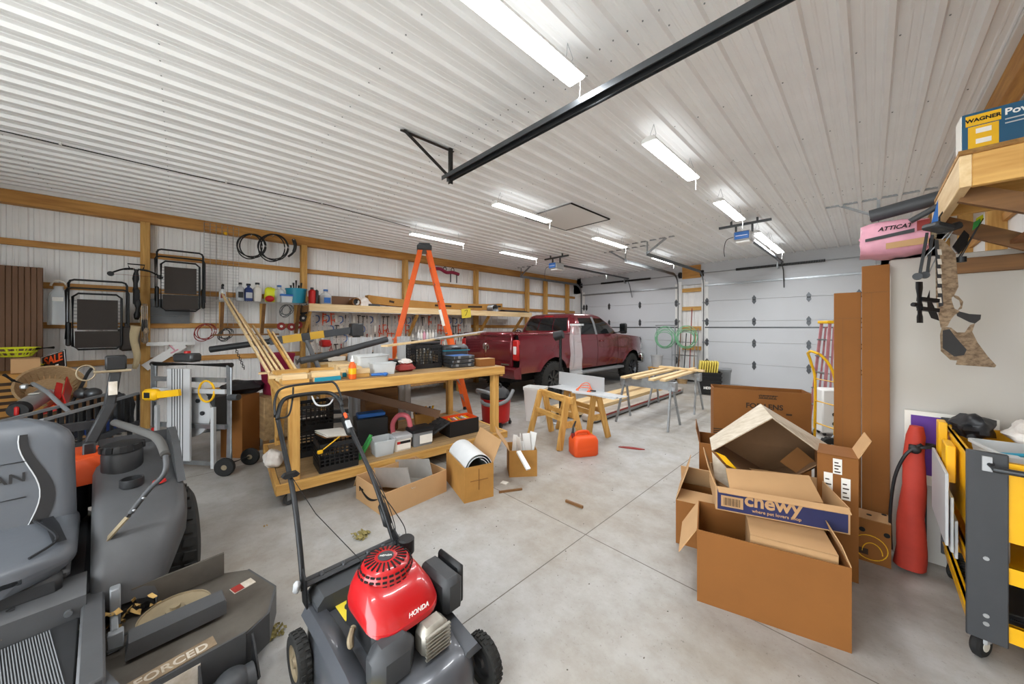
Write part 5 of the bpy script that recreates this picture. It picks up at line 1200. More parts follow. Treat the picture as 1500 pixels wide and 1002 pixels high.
# ================================================================ things by the right overhead door
ht = thing('hand_truck', 'yellow tubular hand truck with pneumatic wheels', 'hand truck', (-.40, 6.15, 0), 42)
for s in (-1, 1): m = MB(); m.tube(spline([(-.03, s * .16, .10), (-.02, s * .16, .9), (-.08, s * .15, 1.16), (-.16, s * .10, 1.30)], 5), .016, 10); part(m, 'side_rail', 'yellow', ht)
m = MB(); m.tube(spline([(-.16, -.10, 1.30), (-.19, -.02, 1.33), (-.19, .02, 1.33), (-.16, .10, 1.30)], 4), .016, 10); part(m, 'grip_bar', 'yellow', ht)
for z in (.35, .65, .95): m = MB(); m.tube([(-.02, -.16, z), (-.02, .16, z)], .012, 8); part(m, 'cross_bar', 'yellow', ht)
m = MB(); m.bx(.0, -.18, .0, .22, .18, .01); m.bx(-.01, -.18, 0, .01, .18, .12); part(m, 'toe_plate', 'yellow', ht)
for s in (-1, 1):
    M = at(-.14, s * .22, .13, rot(90, 0, 0)); m = MB(); m.lathe([(.06, -.04), (.10, -.045), (.13, -.03), (.13, .03), (.10, .045), (.06, .04)], M, 26)
    for k in range(18): a = 2 * PI * k / 18; m.box(M @ Vector((.128 * math.cos(a), .128 * math.sin(a), 0)), (.014, .02, .07), (M @ rz(math.degrees(a))).to_3x3().to_4x4())
    w = part(m, 'wheel', 'tyre', ht); m = MB(); m.lathe([(0, .04), (.03, .04), (.05, .02), (.065, .035), (.065, -.035), (.05, -.02), (.03, -.04), (0, -.04)], M, 20); part(m, 'hub', 'off_white', w)
m = MB(); m.tube([(-.14, -.24, .13), (-.14, .24, .13)], .01, 8); m.beam((-.14, -.16, .13), (-.02, -.16, .3), .02, .008); m.beam((-.14, .16, .13), (-.02, .16, .3), .02, .008); part(m, 'axle', 'galv', ht)
mat('pink_rail', '#b4797f', .5, var=.12)
ld = thing('folded_ladder', 'folded pinkish fiberglass stepladder leaning by the overhead door', 'ladder', (-.66, 8.02, 0), 30)
for s in (-1, 1): m = MB(); m.beam((0, s * .19, 0), (.14, s * .12, 1.72), .022, .04, up=(1, 0, 0)); part(m, 'rail', 'pink_rail', ld); m = MB(); m.beam((.09, s * .175, 0), (.2, s * .115, 1.66), .016, .025, up=(1, 0, 0)); part(m, 'rear_rail', 'pink_rail', ld)
for k in range(1, 6): f = k / 6; m = MB(); m.bx(.14 * f - .04, -.19 + .07 * f, 1.72 * f - .01, .14 * f + .05, .19 - .07 * f, 1.72 * f + .01); part(m, 'step', 'galv', ld)
m = MB(); m.box((.17, 0, 1.74), (.16, .3, .05), None, .01); part(m, 'top_cap', 'yellow', ld)
t = thing('space_heater', 'white upright heater cabinet on casters behind the hand truck', 'heater', (-.42, 7.2, 0), 30); m = MB(); m.box((0, 0, .38), (.34, .26, .66), None, .02); part(m, 'cabinet', 'white_plastic', t)
for z in (.2, .34): m = MB(); m.cyl((-.02, -.135, z), (-.02, -.128, z), .03, n=14); part(m, 'dial', 'charcoal', t)
for x in (-.12, .12):
    for y in (-.08, .08): m = MB(); m.sphere((x, y, .025), .025, 10, 6); part(m, 'caster', 'black_plastic', t)
# totes, lids, tool rack, hoses
for k in range(3):
    t = tub('storage_tote', 'black_plastic', .52, .40, .34, (-2.78, 9.45, .012 + k * .10), 22, ('black storage tote, bottom one of the nested stack', 'black storage tote, middle one of the nested stack', 'black storage tote, top one of the nested stack')[k], 'storage tote', .82)
    if k == 0: text('HDX', 'lettering', 'ink_white', t, .08, face((-.04, -.196, .16), (1, 0, 0), (0, .15, 1)), .004)
for k in range(8):
    m = MB(); m.box((0, 0, .17), (.03, .36, .42), rot(0, 6, 0), .012); m.box((.012, 0, .17), (.02, .30, .34), rot(0, 6, 0), .008); mat('lid_yellow', '#dcc95f', .45); solo(m, 'tote_lid', 'lid_yellow', 'yellow tote lid standing in the row inside the top tote', 'lid', Vector((-2.78, 9.45, .44)) + rz(22) @ Vector((-.20 + k * .052, 0, 0)), 22, group='yellow tote lids')
tub('storage_tote', 'mid_grey', .42, .36, .56, (-2.68, 10.12, 0), 15, 'grey storage tote behind the black totes', 'storage tote', .86, 'mid_grey')
rx = (cx0 + cx1) / 2
tr = thing('tool_rack', 'wire tool rack against the pillar between the overhead doors', 'tool rack', (rx, 11.05, 0))
for x in (-.35, .3):
    for y in (-.14, .14): m = MB(); m.cyl((x, y, 0), (x, y, 1.62 if y > 0 else 1.5), .012, n=8); part(m, 'upright', 'galv', tr)
for z in (.35, .8, 1.2, 1.55):
    m = MB()
    for y in (-.14, -.05, .05, .14): m.tube([(-.35, y, z), (.3, y, z)], .006, 5)
    for x in (-.35, -.18, 0, .18, .3): m.tube([(x, -.14, z), (x, .14, z)], .005, 5)
    part(m, 'wire_shelf', 'galv', tr, kind='stuff')
for k, (x, h, c_, nm, lb_) in enumerate(((-.2, 1.5, 'dark_z', 'rake', 'long wooden handled rake standing in the tool rack'), (-.05, 1.45, 'black_metal', 'shovel', 'black handled shovel standing in the tool rack'), (.1, 2.2, 'dull_red', 'broom', 'tall red handled broom standing in the tool rack'), (.2, 1.55, 'pine_z', 'spade', 'light wooden handled spade standing in the tool rack'))):
    t = thing(nm, lb_, 'garden tool', (rx + x, 11.0 + .03 * k, .02)); m = MB(); m.cyl((0, 0, .25), (.04, .1, h), .014, n=8); part(m, 'handle', c_, t)
    m = MB(); m.prism([(-.09, 0), (.09, 0), (.1, .2), (.02, .28), (-.02, .28), (-.1, .2)], -.006, .006, at(0, 0, 0, rot(90, 0, 0))); part(m, 'head', 'iron', t)
for k, (x, z) in enumerate(((-.52, 1.34), (.10, 1.36))):
    t = thing('garden_hose', ('coiled pale green garden hose hanging left of the tool rack', 'coiled pale green garden hose hanging on the tool rack front')[k], 'hose', (rx + x, 10.80, z)); m = MB()
    for q in range(5): m.tube(arc((.02 * math.sin(q * 2.1), -.03 * q * .6, -.03 * (q % 3)), (.31 - .022 * q, 0, .0), (0, .02, .34 - .03 * ((q * 2) % 5)), 0, 2 * PI, 26), .010, 7)
    part(m, 'coil', 'hose_green', t, kind='stuff')
t = thing('hose_stand', 'steel pipe stand holding the garden hoses by the door pillar', 'stand', (rx - .5, 10.86, 0))
for x in (-.3, .25): m = MB(); m.cyl((x, 0, 0), (x, 0, 1.72), .014, n=8); part(m, 'post', 'galv', t)
m = MB(); m.tube([(-.34, 0, 1.71), (.3, 0, 1.71)], .014, 8); part(m, 'cross_bar', 'galv', t)
t = thing('bucket', 'pale grey bucket on a stool beneath the green hose', 'bucket', (rx - .62, 10.45, .45)); m = MB(); m.lathe([(0, 0), (.13, 0), (.17, .34), (.18, .34), (.18, .36), (.165, .36), (.125, .01), (0, .01)], None, 24); part(m, 'pail', 'light_grey', t)
t = thing('stool', 'small wooden stool under the grey bucket', 'stool', (rx - .62, 10.45, 0)); m = MB(); m.bx(-.2, -.2, .42, .2, .2, .448, .004); part(m, 'seat', 'pine_x', t)
for x in (-.16, .16):
    for y in (-.16, .16): m = MB(); m.bx(x - .02, y - .02, 0, x + .02, y + .02, .42); part(m, 'leg', 'pine_z', t)
t = thing('bucket', 'brown plant pot on the floor under the tool rack', 'pot', (rx + .02, 10.70, 0)); m = MB(); m.lathe([(0, 0), (.13, 0), (.17, .3), (.18, .3), (.18, .33), (.16, .33), (.12, .01), (0, .01)], None, 24); part(m, 'pot', 'pallet_x', t)
# ================================================================ door openers, ceiling tracks and hangers
def opener(x, y, ye, label):
    t = thing('door_opener', label, 'garage door opener', (x, y, ZC - .40))
    m = MB(); m.box((0, 0, .06), (.26, .34, .16), None, .02); b = part(m, 'motor_housing', 'light_grey', t)
    m = MB(); m.box((0, -.176, .06), (.22, .02, .13), None, .006); part(m, 'blue_cover', 'blue', b)
    m = MB(); m.bx(-.09, -.189, .05, .09, -.185, .058); part(m, 'white_stripe', 'ink_white', b)
    m = MB(); m.box((0, .02, -.035), (.22, .28, .05), None, .02); part(m, 'lamp_cover', 'white_plastic', b)
    m = MB(); m.bx(-.03, .15, .09, .03, ye - y, .13); part(m, 'rail', 'dark_steel', t)
    m = MB(); m.bx(-.40, -.02, .27, .40, .02, .31); m.bx(-.14, -.015, .13, -.11, .015, .28); m.bx(.11, -.015, .13, .14, .015, .28); part(m, 'hanger', 'dark_steel', t)
    for s in (-.2, .2): m = MB(); m.bx(s - .015, -.015, .30, s + .015, .015, .385); part(m, 'hanger_strap', 'dark_steel', t)
    m = MB(); m.tube([(0, ye - y - .1, .1), (.02, ye - y + .05, -.1), (0, ye - y + .28, -.52)], .012, 6); part(m, 'door_arm', 'dark_steel', t)
    m = MB(); m.tube(spline([(-.13, -.1, .06), (-.24, -.14, .02), (-.28, -.15, -.14), (-.27, -.15, -.28)], 5), .006, 6); part(m, 'power_cord', 'black_plastic', t)
p = pz(1090, 347, ZC - .34); opener(p.x, p.y, YB - .35, 'blue fronted garage door opener over the wider bay')
p = pz(815, 390, ZC - .34); opener(p.x, p.y, YB - .35, 'blue fronted garage door opener above the pickup truck')
def angle_iron(m, a, b, w=.035, up=(0, 0, 1)):
    m.beam(a, b, w, .004, up=up); d, s, u = frame(Vector(b) - Vector(a), up); m.beam(Vector(a) + s * w / 2 + u * w / 2, Vector(b) + s * w / 2 + u * w / 2, .004, w, up=up)
# near track of the side door
tk = thing('ceiling_track', 'long dark steel door track hung below the ribbed ceiling', 'door track', (0, 2.10, 3.30))
m = MB(); A, B = Vector((-3.25, 0, 0)), Vector((.86, .02, 0))
m.beam(A, B, .07, .006); m.beam(A + Vector((0, -.033, -.02)), B + Vector((0, -.033, -.02)), .006, .045); m.beam(A + Vector((0, .033, -.02)), B + Vector((0, .033, -.02)), .006, .045); m.beam(A + Vector((0, .055, .015)), B + Vector((0, .055, .015)), .045, .006); m.beam(A + Vector((0, .075, -.01)), B + Vector((0, .075, -.01)), .006, .05); part(m, 'rail', 'dark_steel', tk)
m = MB(); angle_iron(m, (-3.2, .03, .31), (-3.2, .03, -.08)); part(m, 'drop_angle', 'iron', tk)
m = MB(); angle_iron(m, (-3.22, .10, .30), (-3.22, -.52, .30)); part(m, 'ceiling_angle', 'iron', tk)
m = MB(); angle_iron(m, (-3.2, .02, .0), (-3.2, -.5, .30)); part(m, 'diagonal_brace', 'iron', tk)
for x in (.5,): m = MB(); angle_iron(m, (x, .03, .31), (x, .03, 0)); part(m, 'drop_angle', 'iron', tk)
for (x0, ye, lab, pts) in ((D1[1] + .02, 7.6, 'black angle hanger bracket on the ceiling above the flattened cartons', -1), (D1[0] - .02, 7.6, 'steel hanger bracket holding the wider bay door track', 1), (D2[1] + .02, 8.0, 'steel hanger bracket holding the inner track over the truck bay', -1), (D2[0] - .02, 8.0, 'steel hanger bracket holding the track by the wood framed wall', 1)):
    t = thing('track_hanger', lab, 'bracket', (x0, ye, DH + .26)); m = MB(); angle_iron(m, (0, .05, -.02), (0, .05, ZC - DH - .27)); part(m, 'drop_angle', 'galv', t)
    m = MB(); angle_iron(m, (-.6, .05, ZC - DH - .28), (.6, .05, ZC - DH - .28)); part(m, 'ceiling_angle', 'galv', t)
    m = MB(); angle_iron(m, (0, .05, 0), (pts * .45, .05, ZC - DH - .28)); part(m, 'diagonal_brace', 'galv', t)
# ================================================================ left wall: hung things
WX = XL + .06
def wp(x, y, X=WX): return pX(x, y, X)
# folded lounge chairs
mat('sling', '#3a3430', .75, var=.08, scale=4, bump=.1, bscale=120)
def lounge(x0, y0, x1, y1, label):
    a = wp(x0, y1, -8.0); b = wp(x1, y0, -8.0); c = Vector((-8.0, (a.y + b.y) / 2, a.z)); w = abs(b.y - a.y); h = b.z - a.z
    t = thing('folding_lounge_chair', label, 'folding chair', c)
    def loop(yw, z0, z1, x): 
        r = .05; m = MB(); P = [(x, -yw, z0), (x, -yw, z1 - r), (x, -yw + r * .3, z1 - r * .3), (x, -yw + r, z1), (x, yw - r, z1), (x, yw - r * .3, z1 - r * .3), (x, yw, z1 - r), (x, yw, z0)]
        m.tube(P, .014, 10); return m
    part(loop(w * .46, h * .08, h, .06), 'outer_frame', 'black_metal', t); part(loop(w * .49, h * .15, h * .88, .10), 'middle_frame', 'black_metal', t)
    m = MB(); r = .05; yw = w * .38; z0, z1 = 0, h * .80
    m.tube([(.15, -yw, z0 + r), (.15, -yw, z1 - r), (.15, -yw + r, z1), (.15, yw - r, z1), (.15, yw, z1 - r), (.15, yw, z0 + r), (.15, yw - r, z0), (.15, -yw + r, z0)], .014, 10, True); part(m, 'seat_frame', 'black_metal', t)
    m = MB(); m.slab(lambda u, v: (Vector((.135 - .03 * math.sin(PI * u), -yw * .84 + 2 * yw * .84 * u, h * .28 + h * .44 * v)), Vector((1, 0, 0))), 8, 6, .006); sl = part(m, 'upper_sling', 'sling', t)
    for s in (-1, 1):
        m = MB()
        for k in range(9): m.box((.145, s * yw * .91, h * .30 + h * .4 * k / 8), (.008, yw * .14, .012))
        part(m, 'lacing', 'light_grey', sl, kind='stuff')
    m = MB(); m.slab(lambda u, v: (Vector((.13 - .02 * math.sin(PI * u), -yw * .93 + 2 * yw * .93 * u, .02 + h * .24 * v)), Vector((1, 0, 0))), 8, 4, .008); part(m, 'lower_sling', 'sling', t)
    for s in (-1, 1): m = MB(); m.box((.08, s * w * .46, h * .22), (.05, .05, h * .34), None, .015); part(m, 'arm_rest', 'black_plastic', t)
    m = MB(); m.tube([(.04, 0, h), (-.06, 0, h + .01)], .008, 6); part(m, 'wall_hook', 'steel', t)
lounge(98, 415, 190, 512, 'black folded zero-gravity lounge chair hung lower on the wall')
lounge(227, 373, 300, 455, 'black folded zero-gravity lounge chair hung above the grey panels')
# clear jug
p = wp(86, 476); t = thing('clear_container', 'clear plastic dispenser hanging beside the brown board', 'container', p); m = MB(); m.loft([[Vector((x, y, z)) for x, y in rrect(.10 * f, .20 * f, .03)] for z, f in ((0, 1), (.36, 1), (.46, .8), (.52, .45), (.56, .45))]); part(m, 'body', 'clear_plastic', t)
m = MB(); m.box((.052, 0, .37), (.004, .10, .06)); part(m, 'label', 'paper', t); m = MB(); m.tube(arc((0, 0, .56), (0, .07, 0), (0, 0, .08), 0, PI, 10), .012, 8); part(m, 'handle', 'off_white', t)
# bows
def bow(x, y, label, h, camo_m, limbs):
    p = wp(x, y, -7.93); t = thing('hunting_bow', label, 'bow', p); m = MB(); m.tube(spline([(0, 0, 0), (.03, .015, h * .3), (.0, -.01, h * .65), (.02, 0, h)], 5), [.022 + .018 * math.sin(k * .9) ** 2 for k in range(16)], 10); part(m, 'stock', camo_m, t)
    m = MB(); m.box((.03, 0, h * .45), (.05, .07, h * .3), rot(0, 0, 12), .01); part(m, 'rail', 'black_metal', t)
    if limbs:
        for s in (-1, 1):
            m = MB(); m.tube(spline([(.03, s * .02, h), (.05, s * .14, h - .02), (.04, s * .26, h - .09)], 5), [.016] * 5 + [.012] * 6, 8); l = part(m, 'limb', 'black_metal', t); m = MB(); m.cyl((.02, s * .26, h - .10), (.07, s * .26, h - .10), .035, n=14); part(m, 'cam', 'black_metal', l)
        m = MB(); m.tube([(.04, -.26, h - .1), (.04, .26, h - .1)], .003, 5); part(m, 'bowstring', 'dull_red', t); m = MB(); m.tube([(.03, -.07, h), (.05, -.09, h + .07), (.05, .09, h + .07), (.03, .07, h)], .01, 6); part(m, 'stirrup', 'black_metal', t)
    else:
        for k in range(4): m = MB(); m.tube([(.05, -.03 + .02 * k, .02), (.06, -.03 + .02 * k, h * .95)], .005, 5); part(m, 'arrow', 'off_white', t)
    m = MB(); m.cyl((-.05, 0, h * .9), (.03, 0, h * .9), .01, n=6); part(m, 'hook', 'steel', t)
bow(200, 468, 'black crossbow with spread limbs hanging by the wall post', .78, 'black_metal', True)
bow(212, 503, 'camouflage quiver of arrows hanging on the wall post', .62, 'camo', False)
mat('knit', '#c6b591', .9, bump=.8, bscale=40)
p = wp(197, 540, -7.9); t = thing('knit_strap', 'cream knitted tube hanging from the wall post', 'strap', p); m = MB(); m.tube(spline([(0, 0, 0), (.02, .03, .2), (0, -.01, .45), (.02, .02, .66)], 6), [.03 + .03 * (k / 18) for k in range(19)], 12); part(m, 'tube', 'knit', t)
p = wp(186, 514, -7.92); m = MB(); m.box((0, 0, .19), (.1, .17, .38), rot(3, 0, 0), .03); solo(m, 'storage_pouch', 'sling', 'dark brown fabric pouch hung beside the lounge chair', 'pouch', p)
# grey panels behind upper chair
a, b = wp(219, 474, -8.26), wp(278, 440, -8.26)
for k in range(3):
    m = MB(); z0 = a.z + (b.z - a.z) * k / 3; m.bx(-8.299, a.y, z0 + .003, -8.26, b.y, z0 + (b.z - a.z) / 3); solo(m, 'siding_sample', 'dark_steel', 'blue grey siding strip fixed below the upper lounge chair', 'panel', group='blue grey siding strips')
t = thing('shelf_bracket', 'white slotted shelf bracket with a diagonal arm on the wall', 'bracket', wp(250, 512)); m = MB(); m.beam((0, -.28, .10), (0, .30, .10), .02, .06); part(m, 'slotted_rail', 'white_plastic', t); m = MB(); m.beam((.02, -.3, -.28), (.02, .16, .08), .02, .12); part(m, 'diagonal_arm', 'white_plastic', t); m = MB(); m.tube(spline([(.03, -.02, .08), (.03, .05, -.02), (.03, .0, -.06), (.03, .09, 0)], 4), .012, 6); part(m, 'pink_mark', 'pink', t)
# brown ribbed board
t = thing('ribbed_sheet', 'tall brown ribbed panel leaning on the left wall', 'panel', (-7.95, -1.9, 0)); zt_ = zat(392, (-7.9, wp(62, 392, -7.9).y)); y1 = wp(62, 392, -7.9).y + 1.9
for k in range(17): w_ = (y1 + .3) / 17; m = MB(); m.bx(-.01, -.3 + k * w_ + .002, 0, .025, -.3 + (k + 1) * w_ - .002, zt_, .003); part(m, 'rib', 'brown_board', t)
# wire racks and cable coils
p = wp(325, 478); t = thing('wire_rack', 'white wire grid rack hanging on the left wall', 'wire rack', p); m = MB(); H_ = wp(325, 330).z - p.z
for k in range(7): m.tube([(.02, -.24 + .08 * k, 0), (.02, -.24 + .08 * k, H_)], .004, 4)
for k in range(34): m.tube([(.024, -.24, H_ * k / 33), (.024, .24, H_ * k / 33)], .0025, 4)
part(m, 'grid', 'light_grey', t, kind='stuff'); m = MB(); m.sphere((.05, .05, H_ - .15), .03, 8, 6); part(m, 'yellow_clip', 'yellow', t)
for (x, y, r, n, mt, label) in ((368, 361, .21, 3, 'black_plastic', 'loops of thick black cable hung under the header beam'), (400, 363, .24, 3, 'black_plastic', 'larger black cable loops hung beside the lever tool'), (300, 487, .13, 3, 'dull_red', 'copper red cable coil hanging near the slotted bracket'), (330, 490, .09, 4, 'charcoal', 'small dark cord coil hanging under the wire shelf'), (419, 455, .10, 4, 'mid_grey', 'grey extension cord bundle hanging under the wire shelf')):
    t = thing('cable_coil', label, 'cable', wp(x, y, -8.04)); m = MB()
    for k in range(n): m.tube(arc((.01 * k, .03 * math.sin(k * 2), .02 * math.cos(k)), (0, r * (1 - .06 * k), 0), (.01, .02, r * (1 + .05 * k)), 0, 2 * PI, 28), .011 if r > .15 else .007, 7)
    part(m, 'loops', mt, t, kind='stuff'); m = MB(); m.cyl((-.07, 0, r * .97), (.05, 0, r * .97), .008, n=6); part(m, 'hook', 'steel', t)
t = thing('lever_tool', 'black lever tool with curved handle hung by the cable loops', 'tool', wp(428, 365, -8.04)); m = MB(); m.tube(spline([(0, .02, .2), (.02, .05, .08), (.0, .02, -.06), (.02, -.07, -.16)], 5), [.035] * 5 + [.03] * 5 + [.02] * 6, 10); part(m, 'lever', 'black_plastic', t); m = MB(); m.cyl((-.06, .02, .19), (.04, .02, .19), .012, n=8); part(m, 'hook', 'steel', t)
# wire shelf with bottles
sy0, sy1, sz = wp(312, 432, -7.9).y, wp(449, 440, -7.9).y, 2.12
ws = thing('wire_shelf', 'white wire shelf on wooden brackets holding bottles and buckets', 'shelf', (0, 0, 0)); m = MB()
for k in range(int((sy1 - sy0) / .03)): m.tube([(-8.1, sy0 + k * .03, sz), (-7.75, sy0 + k * .03, sz), (-7.75, sy0 + k * .03, sz - .03)], .0025, 4)
for x in (-8.1, -7.93, -7.75): m.tube([(x, sy0, sz), (x, sy1, sz)], .004, 5)
m.tube([(-7.75, sy0, sz - .03), (-7.75, sy1, sz - .03)], .004, 5); part(m, 'wire_deck', 'white_plastic', ws, kind='stuff')
for y in (sy0 + .12, (sy0 + sy1) / 2, sy1 - .15): m = MB(); m.beam((-8.06, y, sz - .58), (-7.80, y, sz - .03), .05, .04); part(m, 'bracket', 'dark_z', ws); m = MB(); m.bx(-8.1, y - .03, sz - .6, -8.06, y + .03, sz - .01); part(m, 'upright', 'pine_z', ws)
m = MB(); m.bx(-8.1, sy0, sz - .62, -7.98, sy1 - .45, sz - .59); part(m, 'lower_ledge', 'dark_y', ws)
def bottle(name, x, r, h, mt, label, cap='black_plastic', cat='bottle', yb=None, X=-7.92, z=None, sq=False, lab=None, neck=.35):
    z = sz + .004 if z is None else z; p = Vector((X, wp(x, 430, X).y, z)); t = thing(name, label, cat, p); m = MB()
    if sq: m.loft([[Vector((a, b, q)) for a, b in rrect(2 * r * f, 2 * r * f * .7, r * .4)] for q, f in ((0, .96), (.02, 1), (h * .74, 1), (h * .86, .7), (h * .9, neck), (h, neck))])
    else: m.lathe([(0, 0), (r * .94, 0), (r, .02), (r, h * .7), (r * .75, h * .82), (r * neck, h * .9), (r * neck, h), (0, h)], None, 20)
    b = part(m, 'body', mt, t)
    if lab: m = MB(); m.bx(r * .72 if sq else r * .98, -r * .55, h * .2, r * 1.03 + .004, r * .55, h * .55); part(m, 'label', lab, t)
    m = MB(); m.cyl((0, 0, h), (0, 0, h + .035), r * neck * 1.15, n=12); part(m, 'cap', cap, t); return t
t = bottle('spray_bottle', 326, .05, .20, 'frosted', 'trigger spray bottle with red label on the wire shelf', lab='dull_red'); m = MB(); m.box((.02, 0, .26), (.11, .035, .05), None, .01); part(m, 'trigger_head', 'black_plastic', t)
bottle('jug', 352, .065, .30, 'light_grey', 'tall grey bottle with black cap on the wire shelf', lab='black_plastic')
bottle('jug', 364, .085, .29, 'dark_blue', 'dark blue oil jug with two pale labels on the wire shelf', sq=True, lab='light_grey')
bottle('jug', 377, .085, .32, 'off_white', 'cream plastic jug on the wire shelf', 'black_plastic', sq=True)
p = Vector((-7.92, wp(396, 430, -7.92).y, sz + .004)); crumple(p, (.07, .10, .17), 21, 'seed_bag', 'neon_yellow', 'yellow printed bag standing on the wire shelf', 'bag', amp=.12)
m = MB(); m.sphere((0, 0, .06), (.06, .075, .06), 14, 10); solo(m, 'red_tin', 'red', 'round red tin in front of the yellow bag', 'tin', Vector((-7.80, wp(395, 430, -7.8).y, sz + .004)))
bottle('water_jug', 409, .095, .30, 'clear_plastic', 'clear water jug with blue tint on the wire shelf', 'blue')
tub('plastic_tub', 'frosted', .2, .16, .14, (-7.85, wp(419, 430, -7.85).y, sz + .004), 90, 'small translucent tub with blue lid on the wire shelf', 'tub', .9, 'blue')
t = thing('bucket', 'teal bucket of black tools at the end of the wire shelf', 'bucket', (-7.92, wp(434, 430, -7.92).y, sz + .004)); m = MB(); m.lathe([(0, 0), (.15, 0), (.18, .27), (.19, .27), (.19, .29), (.17, .29), (.14, .01), (0, .01)], None, 24); part(m, 'pail', 'teal', t)
for k in range(5): m = MB(); m.tube([(.02 * k - .05, .03 * k - .06, .05), (.03 * k - .07, .04 * k - .08, .36 + .05 * (k % 3))], .018, 6); part(m, 'tool_handle', 'black_plastic', t)
for k, (x, y) in enumerate(((444, 446), (444, 456), (444, 466), (412, 478), (427, 479), (437, 476))):
    t = thing('sanding_disc', ('dark sanding disc hung on the wall post', 'dark sanding disc hung on the girt below the wire shelf')[k > 2], 'disc', wp(x, y, -8.02 if k > 2 else -7.98), group=('sanding discs on the post', 'sanding discs on the girt')[k > 2]); m = MB(); m.lathe([(.02, .012), (.07, .012), (.075, .006), (.075, 0), (.02, 0)], rot(0, 90, 0), 24); part(m, 'disc', 'dull_red' if k > 2 else 'dark_grey', t); m = MB(); m.cyl((.012, 0, 0), (.016, 0, 0), .025, n=14); part(m, 'centre_label', 'paper', t); m = MB(); m.cyl((-.1, 0, 0), (.02, 0, 0), .006, n=6); part(m, 'peg', 'steel', t)
# ================================================================ long storage shelf, pegboard and wall bench
LX = -7.50; ly0, ly1 = wp(452, 438, LX).y, wp(778, 455, LX).y; lz = 2.06
ls = thing('lumber_shelf', 'long pine storage shelf with wide fascia above the pegboard', 'shelf', (0, 0, 0))
m = MB(); m.bx(LX - .0, ly0, lz - .09, LX + .038, ly1, lz + .05, .003); part(m, 'fascia_board', 'fresh_y', ls)
m = MB(); m.bx(-8.1, ly0, lz + .0, LX, ly1, lz + .02); part(m, 'deck', 'osb', ls)
m = MB(); m.bx(LX - .05, ly0, lz - .10, LX + .03, ly1 * .55, lz - .092); part(m, 'light_strip', 'white_plastic', ls)
for y in (ly0 + .05, 4.15, 6.4, ly1 - .3): m = MB(); m.beam((-8.06, y, lz - .62), (LX - .03, y, lz - .02), .038, .085); part(m, 'brace', 'pine_z', ls)
m = MB(); m.bx(-8.1, ly0 - .02, lz - .11, LX, ly0 + .02, lz + .0); part(m, 'end_board', 'dark_x', ls)
def on_shelf(x, X): return Vector((X, wp(x, 432, X).y, lz + .022))
t = thing('fuel_can', 'red and grey fuel can at the end of the long shelf', 'fuel can', on_shelf(457, -7.72)); m = MB(); m.box((0, 0, .16), (.18, .10, .32), None, .03); part(m, 'body', 'red', t); m = MB(); m.box((0, .075, .16), (.16, .06, .32), None, .025); part(m, 'side', 'dark_grey', t); m = MB(); m.cyl((0, 0, .32), (0, 0, .36), .03, n=12); part(m, 'cap', 'black_plastic', t)
bottle('water_bottle', 477, .11, .30, 'clear_plastic', 'clear water bottle with blue tint standing on the long shelf', 'blue', X=-7.68, z=lz + .022, lab='blue')
p = on_shelf(463, -7.82); q = on_shelf(528, -7.78); t = thing('long_carton', 'long dark brown carton with white symbols on the long shelf', 'carton', p); m = MB(); m.bx(-.08, 0, 0, .08, q.y - p.y, .22, .003); part(m, 'carton', 'brown_board', t)
for k in range(3): m = MB(); m.bx(.081, (q.y - p.y) * .72 + k * .06, .12, .084, (q.y - p.y) * .72 + k * .06 + .045, .18); part(m, 'symbol', 'light_grey', t)
t = thing('cardboard_tube', 'open cardboard tube with black inside lying before the white bag', 'tube', on_shelf(520, -7.62)); m = MB(); M = at(0, 0, .10, rot(0, 90, 0) @ rz(0)); m.lathe([(.07, -.1), (.09, -.1), (.09, .1), (.07, .1), (.07, -.1)], M, 20); part(m, 'tube', 'cardboard_dk', t); m = MB(); m.cyl((.05, 0, .1), (.055, 0, .1), .068, n=16); part(m, 'plug', 'black_plastic', t)
crumple(on_shelf(531, -7.62), (.10, .17, .12), 31, 'plastic_bag', 'bag_white', 'white plastic bag on the long shelf beside the cardboard tube', 'bag')
m = MB(); m.box((0, 0, .04), (.14, .26, .08), None, .01); solo(m, 'grey_case', 'charcoal', 'small flat grey case on the long shelf edge', 'case', on_shelf(547, -7.62))
p = on_shelf(537, -7.85); q = on_shelf(733, -7.85); t = thing('long_carton', 'very long tan flooring carton sagging across the long shelf', 'carton', p); Lc = q.y - p.y; m = MB()
m.loft([[Vector((x, Lc * f, z + .16 * (f - .5) ** 2 * 2 + .03)) for x, z in ((-.09, 0), (.09, 0), (.09, .18), (-.09, .18))] for f in [k / 12 for k in range(13)]]); lc = part(m, 'carton', 'cardboard_old', t)
for f, w_ in ((.12, .12), (.42, .5), (.68, .5), (.86, .5)): m = MB(); m.beam((.093, Lc * f, .10 + .32 * (f - .5) ** 2 + .03), (.093, Lc * f + w_, .10 + .32 * (f + .1 - .5) ** 2 + .03), .004, .05); part(m, 'print', 'ink', lc)
t = thing('duct_hose', 'rolled flexible duct end lying on the long shelf', 'duct', on_shelf(722, -7.62)); m = MB()
for k in range(10): m.tube(arc((-.12 + .024 * k, 0, .115), (0, .11, 0), (0, 0, .11), 0, 2 * PI, 20), .012, 6)
part(m, 'coils', 'galv', t, kind='stuff')
for k in range(4): m = MB(); m.cyl((LX - .1 - .05 * k, ly0 + 3.6, lz + .045), (LX - .12 - .05 * k, ly0 + 5.4, lz + .045), .02, n=8); solo(m, 'metal_pipe', ('dull_red', 'galv', 'light_grey', 'galv')[k], ('red pipe lying on the long shelf front', 'galvanized pipe lying on the long shelf behind the red one', 'pale pipe lying third on the long shelf', 'galvanized pipe lying deepest on the long shelf')[k], 'pipe')
